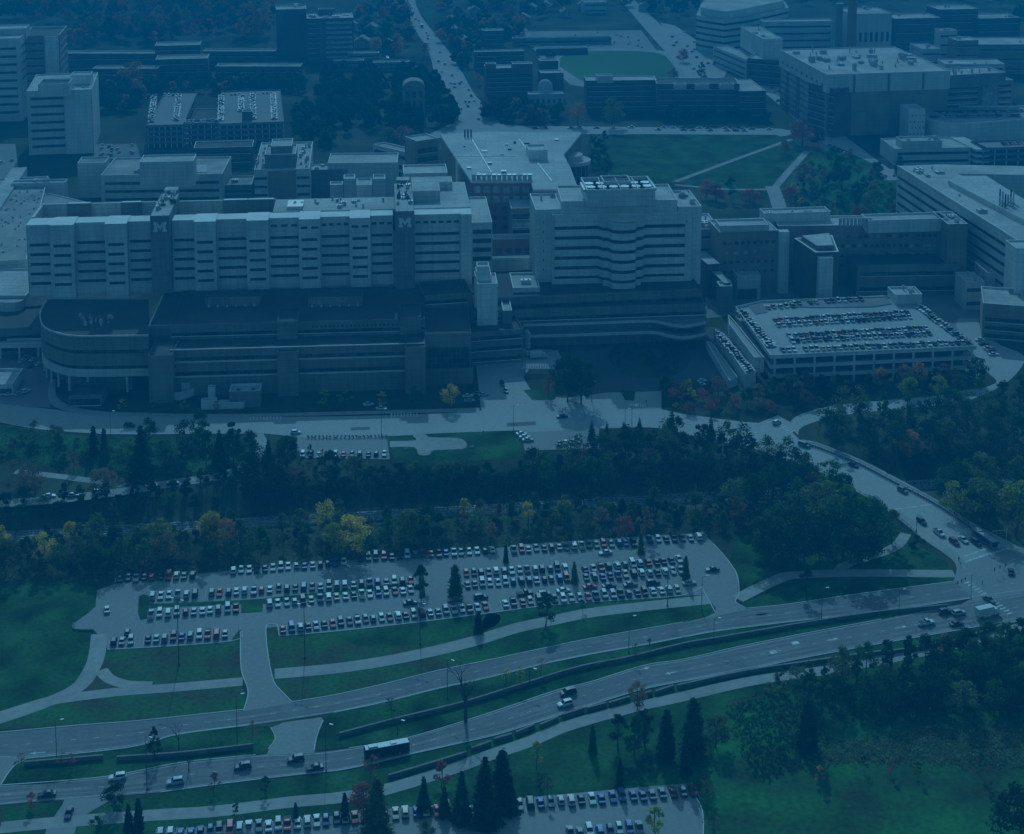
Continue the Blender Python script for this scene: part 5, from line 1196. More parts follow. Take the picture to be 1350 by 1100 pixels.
def truck(px, py, dx, dy, label, box='white'):
    x, y = P(px, py); x2, y2 = P(px+dx, py+dy); t = empty('box_lorry', (x, y, .1), math.atan2(y2-y, x2-x)-math.pi/2); tag(t, label, 'lorry')
    mb = MB(); mb.box(-1.2,1.2,-4.2,1.7,.95,3.5); b_ = mb.build('cargo_box', PM[box], t); bv = b_.modifiers.new('bevel','BEVEL'); bv.width = .06
    mb = MB(); mb.box(-.45,.45,-4.1,3.8,.55,.93); mb.build('chassis', M['trimblack'], t)
    mb = MB(); mb.grid([(-1.1,1.9,.6),(1.1,1.9,.6),(1.1,4.1,.6),(-1.1,4.1,.6),(-1.1,1.9,1.5),(1.1,1.9,1.5),(1.1,4.1,1.45),(-1.1,4.1,1.45),(-1.0,1.9,2.6),(1.0,1.9,2.6),(1.0,3.1,2.55),(-1.0,3.1,2.55)],
        [(0,1,5,4),(1,2,6,5),(2,3,7,6),(3,0,4,7),(4,5,9,8),(5,6,10,9),(6,7,11,10),(7,4,8,11),(8,9,10,11),(3,2,1,0)]); mb.build('cab', PM['white'], t)
    w_ = MB(); w_.face([(-.85,4.0,1.56),(.85,4.0,1.56),(.8,3.22,2.46),(-.8,3.22,2.46)][::-1]); w_.build('windscreen', M['carglass'], t)
    for sx in (-1, 1):
        for yy in (-2.6, 3.1): m_ = MB(); m_.tube((sx*.8,yy,.48),(sx*1.15,yy,.48),.48,.48,16,0); m_.tube((sx*1.1,yy,.48),(sx*1.17,yy,.48),.28,.26,12,1); m_.build('wheel', [M['tyre'], M['rim']], t)
    return t
truck(1302, 813, 10, -2.2, 'white box lorry first in line at the traffic lights')
truck(688, 471, 9, -.6, 'orange box lorry parked on the sunlit service yard', 'white')
for c in [o for o in bpy.data.objects if o.name.startswith('cargo_box')][-1:]: c.data.materials[0] = M['orange_box']
truck(710, 473, 9, -.6, 'white box lorry parked next to the orange one')
# cars on garage decks and far streets: beyond the ones above, one mass
mass = MB()
def mass_car(mb, x, y, z, ang, r):
    k = pick(r, KW); c = pick(r, CW); ci = list(PAINT).index(c); L = CM[k]['L']; h = L/2; w = .9; H = 1.45 if k in ('sedan','hatch') else 1.75; ca, sa = math.cos(ang), math.sin(ang)
    T = lambda p: (x+p[0]*ca-p[1]*sa, y+p[0]*sa+p[1]*ca, z+p[2])
    vs = [(-w,-h,.3),(w,-h,.3),(w,h,.3),(-w,h,.3),(-w,-h,.9),(w,-h,.9),(w,h,.72),(-w,h,.72)]
    mb.grid([T(p) for p in vs], [(0,1,5,4),(1,2,6,5),(2,3,7,6),(3,0,4,7),(4,5,6,7)], ci)
    c0, c1 = (-h*.72, h*.4) if k != 'sedan' else (-h*.6, h*.4); vs = [(-.82,c0,.86),(.82,c0,.86),(.82,c1,.8),(-.82,c1,.8),(-.64,c0+.4,H),(.64,c0+.4,H),(.64,c1-.75,H),(-.64,c1-.75,H)]
    mb.grid([T(p) for p in vs], [(0,1,5,4),(1,2,6,5),(2,3,7,6),(3,0,4,7)], len(PAINT)); mb.grid([T(p) for p in vs[4:]], [(0,1,2,3)], ci)
def mass_row(a, b, z, r, pitch=2.7, fill=.92, ang=None, two=False):
    A, B = Vector(P(*a, z)), Vector(P(*b, z)); d = B-A; n = max(1, int(d.length/pitch)); u_ = d.normalized(); v_ = Vector((-u_.y, u_.x)); base = math.atan2(d.y, d.x)
    for i in range(n):
        if r.random() > fill: continue
        p = A + d*((i+.5)/n) + u_*r.uniform(-.15,.15) + v_*r.uniform(-.3,.3)
        mass_car(mass, p.x, p.y, z+.02, base + (ang or 0) + (math.pi if r.random() < .5 else 0), r)
r = random.Random(21)
z = ZG
for a, b in (((1028,463),(1272,453)),((1040,451),(1228,441)),((1037,444),(1224,434)),((1022,430),(1202,419)),((1019,424),(1198,413))): mass_row(a, b, z, r, 2.55, .97)
mass_row((1042,401.5), (1160,394), z+.5, r, 2.8, .7); mass_row((1008,407), (1048,404), z, r, 2.7)
mass_row((976,411), (1018,459), z, r); mass_row((1212,406), (1278,455), z, r)
mass_row((946,440), (990,492), 6.5, r, fill=.8)
z = ZG2
for a, b in (((199,162),(203,128)),((232,160),(236,126)),((291,160),(292,126)),((318,148),(318,126)),((334,158),(333,124)),((362,158),(360,124))): mass_row(a, b, z, r)
for a, b in (((204,127),(236,126)),((292,126),(318,125)),((334,124),(360,123)),((242,161),(288,160))): mass_row(a, b, z+(-.4 if a[0]==242 else 0), r)
for a, b in (((1226,149),(1350,147)),((1226,155),(1350,153)),((1320,191),(1350,189))): mass_row(a, b, 16 if a[1] < 170 else 12.2, r)
for a, b, f in (((690,170),(860,168.5),.55),((870,168.5),(1020,171),.75),((862,171.5),(1010,173.5),.45)): mass_row(a, b, .1, r, 6.4, f, math.pi/2)
mass_row((1290,448),(1312,470), .1, r, fill=.8)
for _ in range(46):   # moving and kerbside cars on the far streets
    t = r.random(); L_ = [(520,-40),(533,2),(552,38),(574,70),(592,100),(618,128),(636,160)]; k = min(5, int(t*6)); f = t*6-k
    px = L_[k][0]+(L_[k+1][0]-L_[k][0])*f + r.choice([-9,-4,4,9])*(.4+.6*t); py = L_[k][1]+(L_[k+1][1]-L_[k][1])*f
    x, y = P(px, py); mass_car(mass, x, y, .1, .2, r)
for _ in range(34):
    t = r.random(); L_ = [(962,50),(1000,100),(1040,136),(1090,184),(1150,228),(1190,252)]; k = min(4, int(t*5)); f = t*5-k
    px = L_[k][0]+(L_[k+1][0]-L_[k][0])*f + r.uniform(-16,16); py = L_[k][1]+(L_[k+1][1]-L_[k][1])*f
    x, y = P(px, py); mass_car(mass, x, y, .1, -.6, r)
for _ in range(26): x, y = P(r.uniform(884,950), r.uniform(40,100)); mass_car(mass, x, y, .1, -.5, r)
for _ in range(30): x, y = P(r.uniform(680,850), r.uniform(43,66)); mass_car(mass, x, y, .1, 0, r)
for _ in range(30): x, y = P(r.uniform(0,24), r.uniform(200,330)); mass_car(mass, x, y, 20.1 if False else .1, 0, r)
for _ in range(14): x, y = P(r.uniform(130,180), r.uniform(192,208)); mass_car(mass, x, y, .1, 0, r)
ms = mass.build('distant_cars', [PM[k] for k in PAINT] + [M['carglass']]); tag(ms, 'small cars packed on garage decks and along the far streets', 'cars', kind='stuff')
# ================================================================ STREET FURNITURE, WALLS, BRIDGE
def wall_thing(name, px, label, h=1.1, w=.5, group=None, capm='shaft', base='stone_wall', cat='wall'):
    ln = sm(px, 5); x0, y0 = ln[len(ln)//2]; t = empty(name, (x0, y0, .1)); tag(t, label, cat, group); loc = [(x-x0, y-y0) for x, y in ln]
    mb = MB(); ribbon(mb, loc, w, -.3, h); mb.build('wall', M[base], t); mb = MB(); ribbon(mb, loc, w+.1, h+.003, h+.14); mb.build('coping', M[capm], t); return t
wall_thing('median_wall', [(32,1010),(80,1006),(136,1001)], 'short low wall on the left end of the grass median', group=None)
wall_thing('median_wall', [(154,1003),(240,997),(334,986)], 'longer low wall on the grass median behind the tall dark tree')
wall_thing('median_wall', [(447,972),(525,951.5),(614,929.5),(696,904),(764,883.5),(832,870),(900,853),(941,846),(1010,834),(1081,822),(1163,810),(1248,802)], 'very long low wall curving along the main median')
PW = [((512,1027),(560,1013),(615,996)),((622,991),(647,982)),((651,979),(675,972)),((680,970),(704,960)),((712,960),(735,950)),((741,947),(769,938)),((774,938),(799,931)),((803,931),(830,923)),((837,921),(859,916)),((864,916),(888,908)),((893,908),(980,889),(1060,877),(1166,862)),((1171,863),(1258,848),(1331,824))]
PL = ['longest planter wall at the left end behind the red tree','short planter wall behind the tallest spruce','third planter wall from the left along the lower path','fourth planter wall from the left along the lower path','fifth planter wall from the left, near the white off-roader','sixth planter wall from the left below the white off-roader','seventh planter wall from the left along the lower path','eighth planter wall from the left, before the brown tree','ninth planter wall from the left behind the brown tree','tenth planter wall from the left, last short one','long planter wall above the lower wood','planter wall ending at the traffic lights']
for p, l in zip(PW, PL): wall_thing('planter_wall', p, l, 1.0, .6, 'planter walls along the lower road')
wall_thing('pad_wall', [(98,823),(98,831),(124,832)], 'tiny low kerb wall round the concrete pad left of the car park', .4, .3)
def lamp(px, base, top, label, arm=1.6, two=False, big=False):
    x, y, z = G(px, base); h = height_at(px, base, top); t = empty('street_lamp', (x, y, z), .3 if px % 2 else -.4); tag(t, label, 'street lamp', 'street lamps')
    r = .16 if big else .11; mb = MB(); mb.tube((0,0,0), (0,0,.7), r*2, r*1.8, 10); mb.tube((0,0,.7), (0,0,h), r, r*.6, 10); mb.build('pole', M['metal_dark'], t)
    for s_ in ((-1,1) if two else (1,)):
        mb = MB(); mb.tube((0,0,h-.4), (s_*arm,0,h), .06, .05, 6); mb.build('arm', M['metal_dark'], t)
        mb = MB(); mb.box(min(s_*arm*.8,s_*arm*1.45), max(s_*arm*.8,s_*arm*1.45), -.22, .22, h-.12, h+.08); mb.build('lamp_head', M['metal'], t)
for a in [(236,877,790,'tall lot lamp below the left front row of cars',1.6,True,True),(402,868,798,'tall lot lamp on the dry grass below the front row',1.6,True,True),(554,850,795,'lot lamp below the middle of the front row',1.4,True,True),(880,800,752,'lot lamp beside the rightmost rows',1.4,True,True),
          (75,1003,950,'street lamp behind the short median wall'),(313,986,916,'street lamp on the median near its rounded end'),(430,1018,953,'street lamp at the median gap'),(194,1042,970,'street lamp in front of the tall dark median tree'),(590,922,869,'street lamp above the leafless median tree'),(698,906,880,'street lamp right of the sparse yellow trees'),(829,862,813,'street lamp on the far carriageway kerb above the long wall'),(941,848,816,'street lamp above the long curving wall'),(1083,817,776,'street lamp below the right footpath lawn'),(1185,808,778,'street lamp close to the intersection'),(925,806,760,'street lamp at the driveway corner'),
          (524,968,948,'short lamp on the lower median'),(677,573,535,'lamp at the corner of the road lawn'),(503,574,540,'lamp at the left corner of the road lawn'),(146,575,541,'lamp beside the hospital road left'),(824,565,538,'left lamp of the pair at the junction'),(833,560,535,'right lamp of the pair at the junction'),(990,592,570,'lamp at the top of the bridge'),(1208,702,678,'lamp at the foot of the bridge'),(780,530,502,'lamp at the driveway beside the evergreens')]: lamp(*a)
def signal_mast(px, base, top, tx, ty, label):
    x, y, _ = G(px, base); h = height_at(px, base, top); t = empty('traffic_signal', (x, y, .1)); tag(t, label, 'traffic signal')
    X, Y = P(tx, ty, h); v = Vector((X-x, Y-y, 0)); mb = MB(); mb.tube((0,0,0), (0,0,h), .16, .11, 10); mb.build('pole', M['metal'], t)
    mb = MB(); mb.tube((0,0,h-.3), (v.x, v.y, h), .09, .06, 8); mb.build('mast_arm', M['metal'], t)
    for f in (.45,.7,.95):
        mb = MB(); mb.box(v.x*f-.18, v.x*f+.18, v.y*f-.18, v.y*f+.18, h-1.35, h-.25); b_ = mb.build('signal_head', M['metal_dark'], t)
        for k, c in enumerate(('tail','orange_box','head')):
            m2 = MB(); m2.tube((v.x*f, v.y*f-.19, h-.45-.33*k), (v.x*f, v.y*f-.26, h-.45-.33*k), .11, .13, 10); m2.build('lens', M[c], b_)
signal_mast(1326,728,698,1308,701,'mast traffic signal beside the stopped bus'); signal_mast(1280,790,757,1262,766,'mast traffic signal at the footpath corner'); signal_mast(1338,748,737,1310,749,'traffic signal over the middle of the intersection')
# bridge deck with its railings; the road sheet lies on it
brg = empty('road_bridge', (*P(1120,655), 0)); tag(brg, 'concrete road bridge over the tracks with railings on both sides', 'bridge')
Lr = sm([(1000,594),(1033,609),(1105,638),(1163,670),(1207,704)], 5); Rr = sm([(1066,588),(1074,589),(1128,610),(1180,637),(1231,664),(1278,695)], 5)
ox, oy = brg.location.x, brg.location.y; loc = lambda pts: [(x-ox, y-oy) for x, y in pts]
mb = MB(); mb.prism(loc(Lr) + loc(Rr)[::-1], -1.4, .055); mb.build('deck', M['concrete'], brg)
for ln, nm in ((Lr,'l'), (Rr,'r')):
    l_ = resample(ln, 30); l_ = loc(l_); mb = MB(); ribbon(mb, l_, .4, -1.5, .75); mb.build('parapet', M['concrete'], brg)
    mb = MB()
    for z in (1.0, 1.3): ribbon(mb, l_, .09, z, z+.08)
    for p in l_: mb.box(p[0]-.06, p[0]+.06, p[1]-.06, p[1]+.06, .75, 1.4)
    mb.build('railing', M['metal_dark'], brg)
for f in (.36, .62):
    a = loc(resample(Lr, 50))[int(50*f)]; b = loc(resample(Rr, 50))[int(50*f)]; mb = MB(); ribbon(mb, [a, b], 1.0, -7, -1.4); mb.build('pier', M['concrete'], brg)
fn = empty('guard_fence', (*P(1180,635), .1)); tag(fn, 'dark post fence between the bridge road and its sidewalk', 'fence')
l_ = resample(sm([(1057,584),(1074,589),(1128,610),(1180,637),(1231,664),(1278,695)]), 60); q = [(x-fn.location.x, y-fn.location.y-1.8) for x, y in l_]; mb = MB(); ribbon(mb, q, .08, .45, .6); ribbon(mb, q, .08, .85, 1.0); mb.build('rail', M['metal_dark'], fn)
mb = MB()
for p in q: mb.box(p[0]-.07, p[0]+.07, p[1]-.07, p[1]+.07, 0, 1.05)
mb.build('post', M['metal_dark'], fn)
# people
def person(px, py, col, label, rz=0.0):
    x, y, _ = G(px, py); r = random.Random(int(px*7+py)); me = bpy.data.meshes.new('person'); s = .35
    J = [(0,0,.95),(0,0,1.2),(0,0,1.42),(0,.01,1.54),(0,.02,1.66),(.2,0,1.40),(.25,.05,1.12),(.24,.16,.88),(-.2,0,1.40),(-.25,-.05,1.12),(-.24,.06,.86),(.1,0,.92),(.12,s*.4,.5),(.12,s*.2,.08),(.12,s*.2+.16,.04),(-.1,0,.92),(-.12,-s*.2,.5),(-.12,-s*.7,.1),(-.12,-s*.7+.16,.04)]
    E = [(0,1),(1,2),(2,3),(3,4),(2,5),(5,6),(6,7),(2,8),(8,9),(9,10),(0,11),(11,12),(12,13),(13,14),(0,15),(15,16),(16,17),(17,18)]
    RR = [.15,.14,.15,.06,.115,.075,.05,.04,.075,.05,.04,.095,.065,.045,.04,.095,.065,.045,.04]
    me.from_pydata(J, E, []); o = bpy.data.objects.new('person', me); COL.objects.link(o); o.location = (x, y, .12); o.rotation_euler = (0,0,rz)
    md = o.modifiers.new('skin','SKIN'); 
    if not me.skin_vertices: me.attributes.new  # created with the modifier below
    bm = bmesh.new(); bm.from_mesh(me); lay = bm.verts.layers.skin.verify(); bm.verts.ensure_lookup_table()
    for i, v in enumerate(bm.verts): v[lay].radius = (RR[i], RR[i]); v[lay].use_root = (i == 0)
    bm.to_mesh(me); bm.free(); o.modifiers.new('sub','SUBSURF').levels = 1; o.modifiers['sub'].render_levels = 1
    me.materials.append(M[col]); tag(o, label, 'person'); return o
M['cloth_dark'] = mat('cloth_dark', (.05,.05,.06), .9, .2, 2); M['cloth_pale'] = mat('cloth_pale', (.45,.45,.45), .9, .15, 2); M['cloth_red'] = mat('cloth_red', (.3,.05,.05), .9, .15, 2)
for a in [(852,533,'cloth_dark','person in dark clothes walking over the forecourt zebra crossing',.4),(637,573,'cloth_dark','person standing on the road lawn edge in dark clothes',1),(1264,741,'cloth_dark','person in dark clothes waiting at the bridge foot corner',.2),(1266,747,'cloth_pale','person in pale clothes waiting at the bridge foot corner',2),(1295,772,'cloth_dark','person crossing the road by the zebra stripes',1.2),(503,538,'cloth_pale','person in pale clothes on the shaded pavement',.3),(790,520,'cloth_pale','person in a pale coat by the driveway sign',.7),(1051,613,'cloth_dark','person walking along the bridge pavement',.5),(1170,640,'cloth_red','person in red halfway along the bridge pavement',.5)]: person(*a)
def bench(px, py, label, rz=0):
    x, y = P(px, py); t = empty('bench', (x, y, .09), rz); tag(t, label, 'bench')
    mb = MB(); mb.box(-.9,.9,-.25,.25,.42,.5); mb.build('seat', M['kerb'], t); mb = MB(); mb.box(-.9,.9,.2,.28,.55,.95); mb.build('backrest', M['kerb'], t)
    for sx in (-.75,.75): mb = MB(); mb.box(sx-.06,sx+.06,-.22,.27,0,.42); mb.build('leg', M['metal_dark'], t)
bench(535,594,'pale bench left of the road plaza'); bench(622,591,'pale bench right of the road plaza')
# ================================================================ VEGETATION
def leafquads(mb, c, r, n, size, rr, flat=1.0, up=0.25):
    for _ in range(n):
        d = Vector((rr.gauss(0,1), rr.gauss(0,1), rr.gauss(0,1)))
        if d.length < 1e-3: continue
        d.normalize(); p = Vector(c) + Vector((d.x*r, d.y*r, d.z*r*flat))*(rr.random()**.35)
        nn = (d + Vector((rr.gauss(0,.55), rr.gauss(0,.55), rr.gauss(0,.55)+up))).normalized()
        a = nn.orthogonal().normalized(); a = (Matrix.Rotation(rr.random()*6.28, 3, nn) @ a); b = nn.cross(a); s = size*rr.uniform(.6,1.3)
        mb.face([p+a*s*.5, p+b*s*.32, p-a*s*.5, p-b*s*.32])
def limb(mb, p, q, r0, r1, n=6): mb.tube(p, q, r0, r1, n, 0, False)
def broad(seed, h=14.0, w=10.0, nb=20, nl=75, leaf=.75, cz=.36, sparse=False, trunk_r=.28):
    rr = random.Random(seed); tb = MB(); cb = MB(); fork = h*cz*.75
    lean = Vector((rr.gauss(0,.3), rr.gauss(0,.3), 0)); top = Vector((0,0,fork))+lean
    limb(tb, (0,0,-.4), top, trunk_r, trunk_r*.7, 8)
    limb(tb, top, (lean.x*1.5, lean.y*1.5, h*.8), trunk_r*.65, .05)
    for i in range(nb):
        zt = rr.random(); z = h*(cz + (1-cz)*zt*.9); prof = math.sin(math.pi*min(1, .22+zt*.78))**.7
        ang = i*2.4 + rr.gauss(0,.3); rad = w/2*prof*rr.uniform(.35,.86)
        c = Vector((rad*math.cos(ang), rad*math.sin(ang), z)) + lean
        br = w*rr.uniform(.12,.21)*(1.15-.45*zt)
        leafquads(cb, c, br, int(nl*rr.uniform(.5,1.3)), leaf, rr, .8)
        if i % 2 == 0:
            st = top.lerp(Vector((lean.x*1.5, lean.y*1.5, h*.8)), max(0, (z-fork)/h*.9-.1)); limb(tb, st, c, trunk_r*.32, .04, 5)
    return tb.mesh('tree_trunk', M['bark']), cb.mesh('tree_crown', LEAF['green']), h
def conifer(seed, h=16.0, w=6.5, layers=20, taper=1.0):
    rr = random.Random(seed); tb = MB(); cb = MB(); limb(tb, (0,0,-.4), (0,0,h*.97), .24, .04, 7)
    for k in range(layers):
        t = k/(layers-1); z = h*(.07+.92*t); R0 = (w/2*((1-t)**taper)+.2)*rr.uniform(.78,1.15)
        nb = max(4, int(6+9*(1-t)))
        for j in range(nb):
            a = 6.283*(j+rr.random()*.8)/nb + k; L = R0*rr.uniform(.6,1.16); d = Vector((math.cos(a), math.sin(a), 0)); s_ = Vector((-d.y, d.x, 0))
            p0 = Vector((0,0,z)); p1 = p0 + d*L + Vector((0,0,-L*.32 + rr.gauss(0,.12))); wd_ = .22+L*.26
            m_ = p0.lerp(p1, .55)
            cb.face([p0, m_ - s_*wd_ + Vector((0,0,-.15)), p1, m_ + s_*wd_ + Vector((0,0,-.15))])
            cb.face([p0.lerp(p1,.3), m_ + Vector((0,0,-wd_*.9)), p1 + Vector((0,0,-.1)), m_ + Vector((0,0,.22))])
            for q in range(3):
                c = p0.lerp(p1, rr.uniform(.35,.95)); leafquads(cb, c + s_*rr.gauss(0,wd_*.7), .42, 4, .6, rr)
    return tb.mesh('tree_trunk', M['bark']), cb.mesh('tree_crown', LEAF['fir']), h
def bare(seed, h=11.0, w=7.0):
    rr = random.Random(seed); tb = MB(); cb = MB()
    def grow(p, d, L, r, lvl):
        q = p + d*L; limb(tb if lvl < 2 else cb, p, q, r, r*.6, 5)
        if lvl >= 4: return
        for _ in range(3 if lvl < 3 else 4):
            nd = (d + Vector((rr.gauss(0,.5), rr.gauss(0,.5), rr.gauss(.1,.25)))).normalized(); grow(p.lerp(q, rr.uniform(.6,1)), nd, L*rr.uniform(.5,.72), r*.5, lvl+1)
    grow(Vector((0,0,-.3)), Vector((0,0,1)), h*.42, .30, 0)
    mz = max([v[2] for v in cb.v] or [h])
    return tb.mesh('tree_trunk', M['bark']), cb.mesh('tree_branches', M['bark']), mz
TV = dict(broad=[broad(s, 14, 10+s%3, 22, 75) for s in range(6)], tall=[broad(20+s, 16, 7.5, 20, 70, .7, .25) for s in range(3)],
          round=[broad(40+s, 10, 10.5, 20, 80, .65, .22) for s in range(3)], shrub=[broad(60+s, 4.2, 5.2, 12, 60, .5, .08, trunk_r=.1) for s in range(4)],
          fir=[conifer(80+s, 15, 7.6, 17, .85) for s in range(3)], column=[conifer(90+s, 13, 4.0, 17, .6) for s in range(2)], pine=[conifer(95+s, 15, 8.5, 11, .7) for s in range(2)],
          sapling=[broad(100+s, 6, 3.2, 9, 46, .42, .3, trunk_r=.09) for s in range(3)], thin=[broad(110+s, 9, 6.5, 14, 16, .5, .3, trunk_r=.14) for s in range(3)], bare=[bare(120+s) for s in range(3)])
NAME = dict(broad='broadleaf_tree', tall='broadleaf_tree', round='broadleaf_tree', shrub='shrub', fir='spruce_tree', column='columnar_conifer', pine='pine_tree', sapling='young_tree', thin='sparse_tree', bare='bare_tree')
CAT = dict(shrub='shrub')
tr = random.Random(77); NT = {}
def plant(kind, x, y, z, h, col, label, group=None, wf=1.0):
    tm, cm, h0 = tr.choice(TV[kind]); s = h/h0
    t = empty(NAME[kind], (x, y, z), tr.random()*6.28); t.scale = (s*wf, s*wf, s); tag(t, label, CAT.get(kind, 'tree'), group)
    inst(tm, 'trunk', t); c = inst(cm, 'branches' if kind == 'bare' else 'crown', t, None if kind == 'bare' else LEAF[col]); NT[kind] = NT.get(kind, 0)+1
    return t
def single(px, base, top, kind, col, label, wf=1.0, group=None):
    x, y, z = G(px, base)
    if kind in ('fir', 'column'): top = base - (base-top)*.9; wf = wf*1.1
    return plant(kind, x, y, z, height_at(px, base, top), col, label, group, wf)
